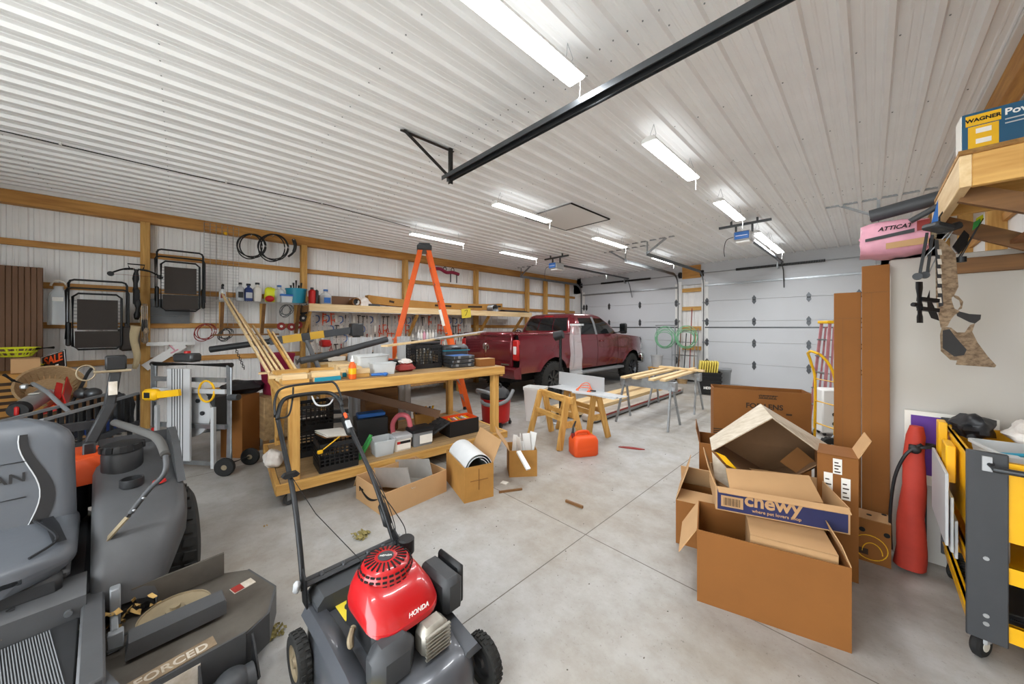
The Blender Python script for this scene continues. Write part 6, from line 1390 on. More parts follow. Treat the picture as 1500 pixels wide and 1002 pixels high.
m = MB(); m.slab(lambda u, v: (Vector((-7.85 + .35 * v, ly1 - 1.1 + 1.15 * u, lz + .06 + .05 * math.sin(PI * v) - .05 * max(0, u - .85) * 6)), Vector((0, 0, 1))), 12, 6, .012); solo(m, 'rubber_sheet', 'dark_grey', 'dark rubber sheet drooping off the shelf end above the truck', 'sheet')
t = thing('paper_notice', 'yellow paper notice hanging from the shelf fascia', 'notice', wp(683, 459, LX + .05)); m = MB(); m.box((0, 0, 0), (.004, .30, .24), rot(6, 0, 0)); part(m, 'sheet', 'label_yellow', t); m = MB(); m.tube(spline([(.005, -.06, .06), (.005, .03, .09), (.005, .0, -.02), (.005, -.04, -.06)], 5), .006, 5); part(m, 'drawing', 'ink', t)
# maroon carriage hook
t = thing('yoke', 'maroon wooden yoke with black straps hung under the header beam', 'yoke', wp(654, 398, -8.0)); m = MB(); m.tube(spline([(0, -.42, .03), (0, -.2, .05), (0, 0, -.02), (0, .2, .0), (0, .4, -.03)], 5), .045, 10); part(m, 'beam', 'maroon', t)
for y in (.12, .32): m = MB(); m.beam((.02, y, 0), (.02, y, -.28), .03, .008, up=(1, 0, 0)); part(m, 'strap', 'black_plastic', t)
for y in (-.05, .2): m = MB(); m.tube(arc((0, y, .07), (0, .05, 0), (0, 0, .05), 0, 2 * PI, 12), .01, 6); part(m, 'ring', 'iron', t)
m = MB(); m.tube([(0, -.05, .10), (-.21, -.05, .14)], .01, 6); part(m, 'hook', 'steel', t)
# pegboard
py0, py1, pz0, pz1 = wp(455, 470, -8.04).y, wp(690, 470, -8.04).y, 1.12, 1.96
mat('peg_white', '#cfcac4', .6, var=.05)
t = thing('pegboard', 'white pegboard behind the hand tools on the left wall', 'pegboard', (0, 0, 0)); m = MB(); m.bx(-8.06, py0, pz0, -8.045, py1, pz1); part(m, 'board', 'peg_white', t)
m = MB()
for i in range(int((py1 - py0) / .1)):
    for j in range(8): m.box((-8.0445, py0 + .05 + i * .1, pz0 + .06 + j * .1), (.002, .012, .012))
part(m, 'holes', 'ink', t, kind='stuff')
m = MB(); m.bx(-8.06, py0 - .03, pz0 - .02, -8.03, py0, pz1); part(m, 'edge', 'pine_z', t)
def tool_meshes():
    out = []
    m = MB(); m.beam((0, 0, -.14), (0, 0, .1), .018, .006, up=(1, 0, 0)); m.tube(arc((0, 0, .125), (0, .024, 0), (0, 0, .026), -.9, PI + .9, 10), .008, 6); m.tube(arc((0, 0, -.155), (0, .02, 0), (0, 0, .02), 0, 2 * PI, 10), .006, 6); out.append(('wrench', 'steel', m, 'chrome wrench hanging on the pegboard'))
    m = MB(); m.tube([(0, -.008, .1), (0, .02, -.02), (0, .04, -.13)], .012, 6); m.tube([(0, .008, .1), (0, -.02, -.02), (0, -.04, -.13)], .012, 6); m.box((0, 0, .11), (.015, .03, .06)); out.append(('pliers', 'red', m, 'red handled pliers hanging on the pegboard'))
    m = MB(); m.cyl((0, 0, .14), (0, 0, .03), .017, .014, n=10); m.cyl((0, 0, .03), (0, 0, -.12), .005, n=6); out.append(('screwdriver', 'dark_grey', m, 'dark handled screwdriver hanging on the pegboard'))
    m = MB(); m.cyl((0, 0, -.2), (0, 0, .1), .014, n=8); m.box((0, .01, .11), (.03, .12, .035), None, .008); out.append(('hammer', 'iron', m, 'iron hammer hanging on the pegboard'))
    m = MB(); m.prism([(-.05, .14), (.05, .14), (.03, -.18), (-.0, -.2)], -.002, .002, rot(90, 0, 90)); m.box((0, 0, .17), (.02, .11, .08), None, .01); out.append(('hand_saw', 'light_grey', m, 'pale hand saw hanging on the pegboard'))
    m = MB(); m.beam((0, 0, -.2), (0, 0, .18), .03, .01, up=(1, 0, 0)); m.box((.02, .04, .14), (.03, .1, .03)); m.box((.02, .04, -.05), (.03, .1, .03)); m.cyl((.02, .09, .0), (.02, .09, -.12), .012, n=8); out.append(('bar_clamp', 'tool_orange', m, 'orange bar clamp hanging on the pegboard'))
    m = MB(); m.box((0, 0, 0), (.02, .07, .22), None, .006); out.append(('tool_pack', 'paper', m, 'white carded tool pack hanging on the pegboard'))
    m = MB(); m.tube(spline([(0, -.05, .1), (0, .04, .08), (0, .05, -.05), (0, -.03, -.12)], 4), .014, 7); out.append(('cable_cutter', 'blue', m, 'blue curved cutter hanging on the pegboard'))
    return [(n, mt, m.mesh(n, mt), l) for n, mt, m, l in out]
TM = tool_meshes(); random.seed(77)
pegm = MB(); pegm.cyl((-.0445, 0, .10), (.02, 0, .10), .004, n=6); pegme = pegm.mesh('peg', 'steel')
yy = py0 + .12; row = 0
while yy < py1 - .1:
    for j, zc in enumerate((1.83, 1.61, 1.40, 1.20)):
        n, mt, me, l = random.choice([TM[0], TM[0], TM[6], TM[6], TM[0]] + TM) if j else random.choice(TM[1:])
        o = put(bpy.data.objects.new(n, me), None, (-8.0135, yy + random.uniform(-.006, .006), zc + random.uniform(-.008, .008)), 0, l, 'hand tool', n.replace('_', ' ') + ' items on the pegboard'); o.rotation_euler = (random.uniform(-.05, .05), 0, 0); o.scale = (.7, .7, .7)
        inst(pegme, 'peg', o)
    yy += random.uniform(.085, .10)
# wall bench below the pegboard
wb_ = thing('wall_bench', 'long wooden wall bench beneath the pegboard', 'workbench', (0, 0, 0))
m = MB(); m.bx(-8.06, 1.95, .93, -7.32, 8.6, .97, .004); part(m, 'worktop', 'fresh_y', wb_)
m = MB(); m.bx(-7.36, 1.95, .84, -7.32, 8.6, .93, .003); part(m, 'front_apron', 'pine_y', wb_)
for y in (2.0, 3.6, 5.2, 6.8, 8.5):
    for x in (-7.98, -7.38): m = MB(); m.bx(x - .045, y - .045, 0, x + .045, y + .045, .93, .004); part(m, 'leg', 'pine_z', wb_)
m = MB(); m.bx(-8.0, 1.97, .28, -7.36, 8.58, .30); part(m, 'lower_shelf', 'osb', wb_)
BZ = .972
def onb(x, X): return Vector((X, wp(x, 505, X).y, BZ))
tc_ = thing('tool_chest', 'black drawer tool chest on the wall bench behind the ladder', 'tool chest', onb(624, -7.66)); m = MB(); m.bx(-.2, -.30, 0, .18, .30, .36, .008); part(m, 'cabinet', 'black_metal', tc_)
for k, (z, h) in enumerate(((.02, .09), (.12, .07), (.20, .06), (.27, .06))): m = MB(); m.bx(.18, -.28, z, .195, .28, z + h, .004); d = part(m, 'drawer', 'dark_grey', tc_); m = MB(); m.bx(.195, -.27, z + h - .018, .207, .27, z + h - .006); part(m, 'pull', 'steel', d)
for k in range(7): bottle('spray_can', 613 + k * 4.2, .035, .22, ('white_plastic', 'paper', 'pink', 'white_plastic', 'off_white', 'paper', 'light_grey')[k], 'pale spray can standing in the row on the black tool chest', 'white_plastic', 'spray can', X=-7.62, z=BZ + .362)['group'] = 'spray cans on the tool chest'
def machine(p, label, mt, k):
    t = thing('bench_tool', label, 'power tool', p); m = MB(); m.box((0, 0, .02), (.24, .22, .04), None, .01); part(m, 'base', 'iron', t); m = MB(); m.cyl((0, 0, .03), (0, 0, .34 + .1 * k), .03, n=10); part(m, 'column', 'steel', t)
    m = MB(); m.box((.05, 0, .36 + .1 * k), (.26, .16, .14), None, .03); part(m, 'head', mt, t); m = MB(); m.cyl((.12, 0, .30 + .1 * k), (.12, 0, .14), .015, n=8); part(m, 'spindle', 'steel', t)
machine(onb(450, -7.62), 'grey drill press on the wall bench under the discs', 'mid_grey', 1); machine(onb(475, -7.55), 'small red topped vise press on the wall bench', 'red', 0)
machine(onb(700, -7.6), 'dark bench grinder at the far part of the wall bench', 'dark_grey', 0)
for k, (x, X, s, mt, nm, lb_) in enumerate(((492, -7.5, (.14, .34, .09), 'paper', 'tool_box', 'white box lying flat on the wall bench'), (505, -7.55, (.16, .22, .14), 'cardboard_lt', 'tool_box', 'tan box on the wall bench beside the white box'), (520, -7.45, (.2, .3, .1), 'dark_grey', 'tool_box', 'dark tool case on the wall bench'), (548, -7.5, (.22, .4, .12), 'mid_grey', 'tool_box', 'grey tool case on the wall bench'), (668, -7.5, (.26, .5, .16), 'charcoal', 'tool_box', 'charcoal case beside the black tool chest'), (730, -7.55, (.2, .3, .2), 'mid_grey', 'tool_box', 'grey box on the far end of the wall bench'))):
    t = thing(nm, lb_, 'case', onb(x, X)); m = MB(); m.box((0, 0, s[2] / 2), s, None, .012); part(m, 'case', mt, t); m = MB(); m.box((0, 0, s[2] + .01), (.03, s[1] * .4, .02), None, .006); part(m, 'handle', 'black_plastic', t)
t = thing('cord_reel', 'yellow framed cord reel with dark cable on the wall bench', 'cord reel', onb(717, -7.5) + Vector((0, 0, 0))); m = MB(); M = at(0, 0, .27, rot(0, 90, 0)); m.lathe([(.08, -.07), (.2, -.08), (.2, -.07), (.1, -.06), (.1, .06), (.2, .07), (.2, .08), (.08, .07)], M, 26); part(m, 'drum', 'black_plastic', t); m = MB(); m.lathe([(.1, -.055), (.17, -.05), (.18, 0), (.17, .05), (.1, .055)], M, 24); part(m, 'cable', 'maroon', t)
for s in (-1, 1): m = MB(); m.tube([(0, s * .2, 0), (0, s * .16, .3), (0, s * .04, .52)], .02, 8); part(m, 'stand_leg', 'yellow', t)
for k, (x, mt, lb_) in enumerate(((740, 'light_grey', 'grey paint can on the wall bench behind the truck bed'), (748, 'teal', 'teal topped can on the wall bench behind the truck bed'), (755, 'white_plastic', 'white paint roll on the wall bench behind the truck bed'))):
    bottle('paint_can', x, .08, .2, mt, lb_, 'white_plastic', 'can', X=-7.5, z=BZ, neck=.8)
t = thing('steering_wheel_reel', 'black wire hoop reel above the cans at the bench far end', 'reel', onb(758, -7.7)); m = MB(); m.tube(arc((0, 0, .42), (0, .2, 0), (.03, 0, .17), 0, 2 * PI, 24), .015, 8); m.tube([(0, 0, 0), (0, 0, .6)], .02, 8); part(m, 'hoop', 'black_plastic', t)
# engine hoist with yellow banded boom
H0 = pd(308, 512, 5.35); H1 = pd(522, 483, 6.05)
eh = thing('engine_hoist', 'grey and yellow engine hoist boom reaching over the bench clutter', 'engine hoist', (H1.x, H1.y, 0)); o_ = Vector((H1.x, H1.y, 0)); a_, b_ = H0 - o_, H1 - o_; mid = a_.lerp(b_, .38)
m = MB(); m.beam(mid, b_, .09, .12, bev=.008); part(m, 'boom', 'charcoal', eh); m = MB(); m.cyl(a_, mid.lerp(b_, .1), .05, .045, n=16); part(m, 'boom_extension', 'dark_grey', eh)
for f0, f1 in ((.47, .60), (.66, .76)): m = MB(); m.beam(a_.lerp(b_, f0), a_.lerp(b_, f1), .094, .124); part(m, 'yellow_band', 'yellow', eh)
m = MB(); m.box(b_, (.16, .2, .22), None, .01); part(m, 'head_bracket', 'dark_steel', eh); m = MB(); m.bx(-.05, -.05, .12, .05, .05, b_.z - .05); part(m, 'mast', 'dark_steel', eh)
dv = (a_ - b_); dv.z = 0; dv.normalize(); nv = Vector((-dv.y, dv.x, 0))
for s in (-1, 1): m = MB(); m.beam(nv * s * .3 + Vector((0, 0, .13)), nv * s * .4 + dv * 1.3 + Vector((0, 0, .13)), .07, .07); lg = part(m, 'base_leg', 'dark_steel', eh); m = MB(); m.cyl(nv * s * .4 + dv * 1.25 + Vector((-.02, 0, .045)), nv * s * .4 + dv * 1.25 + Vector((.02, 0, .045)), .045, n=16); part(m, 'caster', 'rubber', lg)
m = MB(); m.beam(-nv * .35 + Vector((0, 0, .13)), nv * .35 + Vector((0, 0, .13)), .07, .07); part(m, 'base_cross', 'dark_steel', eh)
m = MB(); m.cyl((dv * .45) + Vector((0, 0, .6)), a_.lerp(b_, .62), .035, n=12); part(m, 'hydraulic_ram', 'mid_grey', eh)
ca = a_.lerp(b_, .16)
for k in range(11): m = MB(); m.tube(arc(ca + Vector((0, .01 * k, -.06 - .03 * k)), (.0, .014, 0) if k % 2 else (.014, 0, 0), (0, 0, .022), 0, 2 * PI, 10), .005, 5); part(m, 'chain_link', 'iron', eh)
# boards leaning from the bench toward the hoist
for k, (xa, ya, xb, yb, d0, d1, mt) in enumerate(((326, 432, 386, 531, 5.4, 3.95, 'fresh_z'), (336, 440, 394, 531, 5.3, 3.95, 'fresh_z'), (352, 462, 402, 531, 5.1, 4.0, 'fresh_z'), (371, 479, 410, 530, 4.9, 4.05, 'fresh_z'), (393, 486, 424, 531, 4.7, 4.05, 'pine_z'), (400, 489, 428, 531, 4.7, 4.1, 'fresh_z'))):
    a = pd(xa, ya, d0); b = pz(xb + 9, 549, BH + .012); m = MB(); m.beam(a - b, (0, 0, 0), .075, .022, up=(0, 1, .3), bev=.002); solo(m, 'leaning_board', mt, 'narrow pale board leaning up from the workbench toward the hoist', 'lumber', b, group='boards leaning from the workbench')
# ================================================================ on the workbench
TZ = BH + .001
def bt(x, y): return pz(x, y, BH)
random.seed(15)
def block(bx_, by_, z, s, a, mt, label, teal=False, group='lumber offcuts on the workbench'):
    t = thing('wood_offcut', label, 'lumber offcut', bw(bx_, by_, z), BA + a, None if teal else group); m = MB(); m.box((0, 0, s[2] / 2), s, None, .002); part(m, 'block', mt, t)
    if teal: m = MB(); m.box((0, -s[1] / 2 - .001, s[2] / 2), (s[0] * .98, .003, s[2] * .9)); part(m, 'teal_paint', 'teal', t)
lay = [(.10, .10, 0, (.22, .14, .036), 4), (.10, .10, .037, (.20, .12, .05), -3), (.13, .34, 0, (.30, .12, .036), 12), (.11, .60, 0, (.34, .2, .036), -8), (.13, .60, .037, (.3, .16, .036), 6), (.36, .34, 0, (.26, .16, .05), 10), (.42, .62, 0, (.4, .12, .036), 20), (.66, .36, 0, (.22, .2, .09), -6), (.68, .12, 0, (.20, .10, .04), 3), (.68, .12, .041, (.22, .10, .045), -4), (.12, .86, 0, (.3, .2, .04), 0), (.45, .86, 0, (.4, .1, .04), 8), (.42, .62, .037, (.3, .1, .036), -12), (.90, .40, 0, (.14, .10, .06), 15), (.70, .62, 0, (.34, .3, .11), 4)]
for k, (x, y, z, s, a) in enumerate(lay): block(x, y, TZ + z, s, a, 'fresh_x' if k % 4 else 'pine_x', 'pale sawn lumber offcut lying on the left part of the workbench')
block(.37, .07, TZ, (.24, .10, .045), 2, 'fresh_x', 'offcut with teal painted side at the workbench front edge', True)
block(.36, .07, TZ + .046, (.25, .10, .05), -2, 'fresh_x', 'thick offcut resting on the teal sided offcut')if False else block(.36, .08, TZ + .046, (.25, .10, .05), -2, 'fresh_x', 'thick pale offcut resting on the teal sided one', False, None)
block(.62, .26, TZ + .0, (.16, .10, .05), 4, 'fresh_x', 'small offcut with teal painted side farther back on the workbench', True)
gl = thing('glue_bottle', 'orange wood glue bottle with white nozzle on the workbench', 'bottle', bw(.60, .03, TZ)); m = MB(); m.loft([[Vector((x, y, z)) for x, y in rrect(.085 * f, .06 * f, .02)] for z, f in ((0, .95), (.01, 1), (.13, 1), (.165, .6), (.175, .45))]); part(m, 'body', 'orange', gl)
m = MB(); m.loft([[Vector((x, y, z)) for x, y in rrect(.087, .062, .02)] for z in (.05, .11)]); part(m, 'label', 'yellow', gl); m = MB(); m.cyl((0, 0, .175), (0, 0, .2), .018, n=12); m.cyl((0, 0, .2), (0, 0, .24), .012, .005, n=10); part(m, 'nozzle', 'white_plastic', gl)
tub('plastic_bin', 'frosted', .36, .30, .20, (-4.18, 1.66, TZ), 85, 'large translucent bin at the middle of the workbench', 'storage bin', .88)
tub('plastic_bin', 'frosted', .26, .17, .13, (-3.84, 1.66, TZ), 85, 'small translucent bin near the workbench front edge', 'storage bin', .88)
m = MB(); m.cyl((0, 0, .02), (.13, .03, .025), .016, n=10); m.box((.14, .03, .025), (.05, .05, .035), None, .01); solo(m, 'blue_tool', 'blue', 'small blue hand tool lying in front of the translucent bins', 'tool', bw(.80, .06, TZ), 40)
crumple(Vector((-3.90, 1.96, TZ)), (.09, .12, .055), 41, 'parts_bag', 'dull_red', 'red net bag of parts on the workbench', 'bag', amp=.15)
crumple(Vector((-3.91, 1.97, TZ + .088)), (.06, .07, .035), 42, 'parts_bag', 'bag_white', 'white plastic bag heaped on the red net bag', 'bag', amp=.2)
def crate(loc, ang, label, L=.33, W_=.33, H=.28):
    t = thing('milk_crate', label, 'crate', loc, ang)
    for nm, o, e in (('front_wall', (0, 0), (1, 0)), ('back_wall', (0, W_), (1, 0)), ('side_wall', (0, 0), (0, 1)), ('side_wall', (L, 0), (0, 1))):
        m = MB(); w = L if e[0] else W_; E = Vector((e[0], e[1], 0)); O = Vector((o[0], o[1], 0))
        for z, h in ((.03, .06), (H - .02, .04)): m.beam(O + Vector((0, 0, z)), O + E * w + Vector((0, 0, z)), .012, h)
        for z in [.09 + k * .034 for k in range(int((H - .13) / .034) + 1)]: m.beam(O + Vector((0, 0, z)), O + E * w + Vector((0, 0, z)), .008, .009)
        for k in range(9): m.beam(O + E * (w * k / 8) + Vector((0, 0, .04)), O + E * (w * k / 8) + Vector((0, 0, H - .02)), .010, .008 if 0 < k < 8 else .022, up=(0, 1, 0))
        part(m, nm, 'black_plastic', t)
    m = MB(); m.bx(0, 0, 0, L, W_, .012); part(m, 'floor', 'black_plastic', t); return t
crate((-3.98, 2.15, TZ), 85, 'black milk crate of metal parts standing on the workbench', .36, .30, .30)
random.seed(5)
for k in range(16):
    p = bw(0, 0, 0); q = Vector((-4.0 - random.uniform(.03, .26), 2.18 + random.uniform(0, .30), TZ + .02)); m = MB(); a = random.uniform(0, 6)
    m.cyl((0, 0, 0), (.05 * math.cos(a), .03 * math.sin(a), random.uniform(.16, .24)), .013, n=8); solo(m, 'metal_fitting', random.choice(('steel', 'rusty', 'off_white')), 'small metal fitting standing inside the workbench crate', 'fitting', q, group='fittings in the workbench crate')
for k in range(3):
    t = thing('organizer_case', ('flat blue parts organizer, lowest of the stack on the workbench', 'flat blue parts organizer, middle of the stack on the workbench', 'flat blue parts organizer, topmost of the stack on the workbench')[k], 'parts case', (-3.86, 2.72, TZ + k * .052), 82 + 5 * k); m = MB(); m.box((0, 0, .025), (.34, .27, .05), None, .008); part(m, 'case', 'dark_steel', t); m = MB(); m.box((0, 0, .049), (.30, .23, .004)); part(m, 'clear_lid', 'light_grey' if k % 2 else 'blue', t)
    for x in (-.09, .09): m = MB(); m.box((x, -.137, .03), (.04, .008, .03), None, .003); part(m, 'latch', 'mid_grey', t)
t = thing('tool_case', 'dark blue green power tool case on the workbench organizers', 'tool case', (-4.12, 2.82, TZ), 84); m = MB(); m.box((0, 0, .14), (.42, .16, .28), None, .04); part(m, 'shell', 'dark_steel', t); m = MB(); m.box((0, 0, .205), (.43, .165, .012)); part(m, 'seam', 'teal', t)
m = MB(); m.tube([(-.07, -.08, .24), (-.05, -.105, .24), (.05, -.105, .24), (.07, -.08, .24)], .012, 8); part(m, 'handle', 'black_plastic', t)
carton('cardboard_box', 'small kraft box at the far end of the workbench', .24, .15, .10, (-3.62, 2.90, TZ), 84, 'cardboard', None, lid='cardboard_lt')
a, b = pd(563, 507, 3.95), pd(700, 489, 6.1); m = MB(); m.beam(a - a, b - a, .10, .02, bev=.002); solo(m, 'long_board', 'fresh_y', 'long pale board lying over the workbench crate', 'lumber', a)
a, b = pd(640, 499, 4.75), pd(702, 488, 6.1); m = MB(); m.beam(a - a, b - a + Vector((0, .1, 0)), .08, .012); solo(m, 'metal_strip', 'light_grey', 'light metal strip lying along the long pale board', 'metal strip', a + Vector((0, 0, .03)))
a, b = pd(434, 530, 3.95), pd(567, 497, 4.7); m = MB(); m.tube(spline([Vector((0, 0, 0)), (b - a) * .35 - Vector((0, 0, .012)), (b - a) * .7 - Vector((0, 0, .005)), b - a], 6), .04, 14); solo(m, 'foam_pipe', 'charcoal', 'long dark grey foam pipe sleeve lying over the workbench offcuts', 'pipe', a)
t = thing('drill_bits_case', 'open black tool case with orange parts behind the translucent bins', 'tool case', (-4.45, 1.95, TZ), 80); m = MB(); m.box((0, 0, .05), (.36, .24, .10), None, .01); part(m, 'shell', 'dark_grey', t); m = MB(); m.box((0, 0, .105), (.2, .14, .012)); part(m, 'insert', 'tool_orange', t)
a = pd(365, 524, 4.3); m = MB(); m.beam((0, 0, 0), (.1, 1.0, .0), .09, .02); solo(m, 'shelf_plank', 'fresh_y', 'pale plank lying behind the leaning boards on the workbench', 'lumber', bw(-.12, 1.16, TZ), -6)
# ================================================================ under the workbench
SZ = .226
crate((-3.71, .985, SZ), 85, 'black milk crate with papers on the workbench lower shelf', .35, .33, .28)
for k in range(3): m = MB(); m.box((0, 0, 0), (.30, .24, .006), rot(4 * k - 2, 9, 0)); solo(m, 'document', ('cardboard_dk', 'paper', 'paper')[k], ('brown folder lying lowest on the black milk crate', 'white paper sheet lying on the brown folder', 'white paper sheet lying topmost on the crate papers')[k], 'paper', (-3.86, 1.17, SZ + .305 + .016 * k), 95 + 7 * k)
t = thing('extension_cord', 'yellow cord with yellow plug hanging over the milk crate', 'cord', (-3.69, 1.0, SZ + .26)); m = MB(); m.tube(spline([(.0, .0, -.03), (.005, .06, .01), (-.03, .15, .05), (-.1, .22, .06)], 5), .006, 6); part(m, 'cord', 'yellow', t); m = MB(); m.box((.005, -.02, -.04), (.03, .05, .035), None, .008); part(m, 'plug', 'yellow', t)
crate((-4.30, .92, SZ), 85, 'black milk crate at the back of the lower shelf, bottom of two', .35, .33, .28)
crate((-4.30, .92, SZ + .284), 85, 'black milk crate at the back of the lower shelf, top of two', .35, .33, .28)
crumple(Vector((-4.28, .70, SZ)), (.15, .09, .09), 51, 'grocery_bag', 'bag_white', 'white printed grocery bag slumped on the end of the lower shelf', 'bag', 26, 18, amp=.11)
m = MB(); m.cyl((0, 0, 0), (.05, .12, .24), .02, n=8); m.cyl((.04, 0, 0), (.10, .10, .22), .018, n=8); solo(m, 'green_grips', 'green', 'bright green tool grips beside the milk crate', 'tool', (-3.86, 1.40, SZ), kind='stuff')
tub('plastic_bin', 'clear_plastic', .24, .24, .17, (-3.84, 1.66, SZ), 85, 'clear open bin on the lower shelf by the metal duct', 'storage bin', .84)
t = tub('product_tub', 'off_white', .20, .16, .15, (-3.82, 1.875, SZ), 85, 'clear hardware tub with red and black label on the lower shelf', 'tub', .92, 'light_grey'); m = MB(); m.box((0, -.083, .07), (.16, .004, .10)); lbq = part(m, 'label', 'paper', t); m = MB(); m.box((0, -.086, .10), (.16, .003, .03)); part(m, 'label_band', 'black_plastic', lbq); m = MB(); m.box((-.06, -.088, .10), (.035, .003, .03)); part(m, 'label_mark', 'red', lbq)
t = tub('product_tub', 'mid_grey', .26, .22, .18, (-3.84, 2.13, SZ), 85, 'grey hardware tub with black lid on the lower shelf', 'tub', .92, 'black_plastic'); m = MB(); m.box((.03, -.113, .08), (.16, .004, .10)); part(m, 'label', 'paper', t)
tbx = thing('tool_box', 'open black tool box with orange tray on the lower shelf', 'tool box', (-3.88, 2.74, SZ), 85)
for a_ in ((-.22, -.15, 0, .22, -.14, .2), (-.22, .14, 0, .22, .15, .2), (-.22, -.14, 0, -.21, .14, .2), (.21, -.14, 0, .22, .14, .2), (-.22, -.15, 0, .22, .15, .01)): m = MB(); m.bx(*a_); part(m, 'side', 'black_plastic', tbx)
m = MB(); m.bx(-.205, -.135, .15, .205, .135, .16); m.bx(-.205, -.135, .15, .205, -.128, .21); m.bx(-.205, .128, .15, .205, .135, .21); m.bx(-.205, -.135, .15, -.198, .135, .21); m.bx(.198, -.135, .15, .205, .135, .21); tr_ = part(m, 'tray', 'tool_orange', tbx)
for k in range(7): m = MB(); m.cyl((-.15 + .05 * k, -.08, .17), (-.12 + .04 * k, .08, .185), .012, n=8); part(m, 'loose_tool', ('yellow', 'steel', 'off_white')[k % 3], tr_)
lid = MB(); lid.box((0, 0, 0), (.28, .30, .03), rot(0, -24, 0), .01)
for i in range(4):
    for j in range(3): lid.box((-.10 + .065 * i, -.1 + .1 * j, .02 + .0 + (i - 1.5) * .029), (.05, .085, .008), rot(0, -24, 0))
lo_ = part(lid, 'open_lid', 'dark_grey', tbx, kind='stuff'); lo_.location = (-.34, 0, .14)
t = thing('heat_gun', 'faded red sander with looped handle on the lower shelf', 'power tool', (-4.05, 1.98, SZ), 30); mat('faded_red', '#c4606a', .5, var=.1); m = MB(); m.tube(spline([(-.1, 0, .08), (-.11, 0, .22), (-.02, 0, .33), (.1, 0, .32), (.14, 0, .2)], 6), .03, 10); part(m, 'handle', 'faded_red', t); m = MB(); m.box((.02, 0, .06), (.26, .12, .12), None, .02); part(m, 'body', 'off_white', t)
t = thing('organizer_case', 'bright blue organizer tray at the back of the lower shelf', 'parts case', (-4.32, 1.72, SZ), 80); m = MB(); m.box((0, 0, .16), (.36, .26, .32), None, .01); part(m, 'base', 'dark_grey', t); m = MB(); m.box((0, 0, .345), (.32, .16, .05), None, .01); part(m, 'tray', 'blue', t)
t = thing('aluminium_case', 'silver aluminium case on the back of the lower shelf', 'case', (-4.72, 2.0, SZ), 84); m = MB(); m.box((0, 0, .30), (.44, .26, .60), None, .015); part(m, 'lower_box', 'dark_x', t); m = MB(); m.box((0, 0, .66), (.46, .24, .11), None, .012); part(m, 'shell', 'steel', t)
m = MB(); m.beam((-4.75, 1.45, .86), (-3.95, 2.48, .50), .02, .10); solo(m, 'brown_board', 'brown_board', 'brown board slanting across the back of the lower shelf', 'board')
t = thing('tool_belt', 'tan leather tool pouch with yellow handled tools on the lower shelf', 'tool pouch', (-4.30, 2.45, SZ), 70); m = MB(); m.loft([[Vector((x, y, z)) for x, y in rrect(.26 * f, .16 * f, .04)] for z, f in ((0, .8), (.12, 1), (.24, 1.1))]); part(m, 'pouch', 'cardboard_old', t)
for k in range(6): m = MB(); m.cyl((-.1 + .04 * k, .02 * (k % 3) - .02, .2), (-.12 + .05 * k, .03 * (k % 2), .32), .014, n=8); part(m, 'tool_handle', 'yellow' if k % 2 else 'black_plastic', t)
for k, (y0, y1, lab) in enumerate(((1.75, 2.1, 'grey ribbed metal sheet leaning behind the workbench, nearest the crates'), (2.12, 2.42, 'grey ribbed metal sheet leaning in the middle behind the workbench'), (2.5, 2.72, 'pale grey metal sheet leaning behind the workbench near the ladder'))):
    m = MB(); pr = rib_profile(0, y1 - y0, .11, .012, .03)
    for i in range(len(pr) - 1):
        (ya, ha), (yb, hb) = pr[i], pr[i + 1]; q = [(ha, ya, 0), (hb, yb, 0), (hb - .06, yb, 1.5), (ha - .06, ya, 1.5)]; m.quad(*q, .002)
    solo(m, 'metal_sheet', 'light_grey', lab, 'metal sheet', (-5.18, y0, .002))
# ================================================================ table saw folded on its stand
ts = thing('table_saw_stand', 'folded table saw upright on a silver tubular rolling stand', 'table saw', (-5.85, -.21, 0), 38.5)
def tube_part(pts, r, nm, mt='galv', parent=None): m = MB(); m.tube(pts, r, 12); return part(m, nm, mt, parent or ts)
W_ = 1.0; Hs = 1.22
for x in (.0, W_): tube_part([(x, 0, .06), (x, 0, Hs)], .03, 'upright')
tube_part([(-.03, 0, Hs), (W_ + .03, 0, Hs)], .028, 'grip_bar', 'black_plastic')
for z, mt in ((.10, 'galv'), (.52, 'galv'), (.92, 'light_grey'), (1.05, 'galv')): m = MB(); m.beam((.02, -.02, z), (W_ - .02, -.02, z), .03, .05); part(m, 'cross_bar', mt, ts)
for x in (.12, .86): m = MB(); m.beam((x, -.06, .06), (x, -.06, .75), .03, .04, up=(1, 0, 0)); part(m, 'folded_leg', 'light_grey', ts)
tp = MB(); tp.bx(.30, -.10, .14, .60, -.075, 1.18, .004); pl = part(tp, 'saw_table', 'light_grey', ts)
for k in range(5): m = MB(); m.bx(.37 + .035 * k, -.104, .14, .375 + .035 * k, -.10, 1.18); part(m, 'table_slot', 'dark_grey', pl)
m = MB(); m.lathe([(0, .01), (.06, .012), (.07, .02), (.27, .02), (.29, .012), (.29, -.012), (0, -.012)], at(.45, .03, .66, rot(90, 0, 0)), 36); dg = part(m, 'blade_housing', 'light_grey', ts)
for k in range(8): a = 2 * PI * k / 8; m = MB(); m.cyl((.45 + .2 * math.cos(a), -.01, .66 + .2 * math.sin(a)), (.45 + .2 * math.cos(a), .0, .66 + .2 * math.sin(a)), .025, n=10); part(m, 'vent_hole', 'dark_grey', dg)
m = MB(); m.box((.5, .14, .66), (.5, .22, .4), None, .03); part(m, 'motor_body', 'dark_grey', ts)
m = MB(); m.tube(arc((.74, -.03, .92), (.10, 0, 0), (0, 0, .12), 0, 2 * PI, 20), .012, 6); part(m, 'yellow_cord', 'yellow', ts)
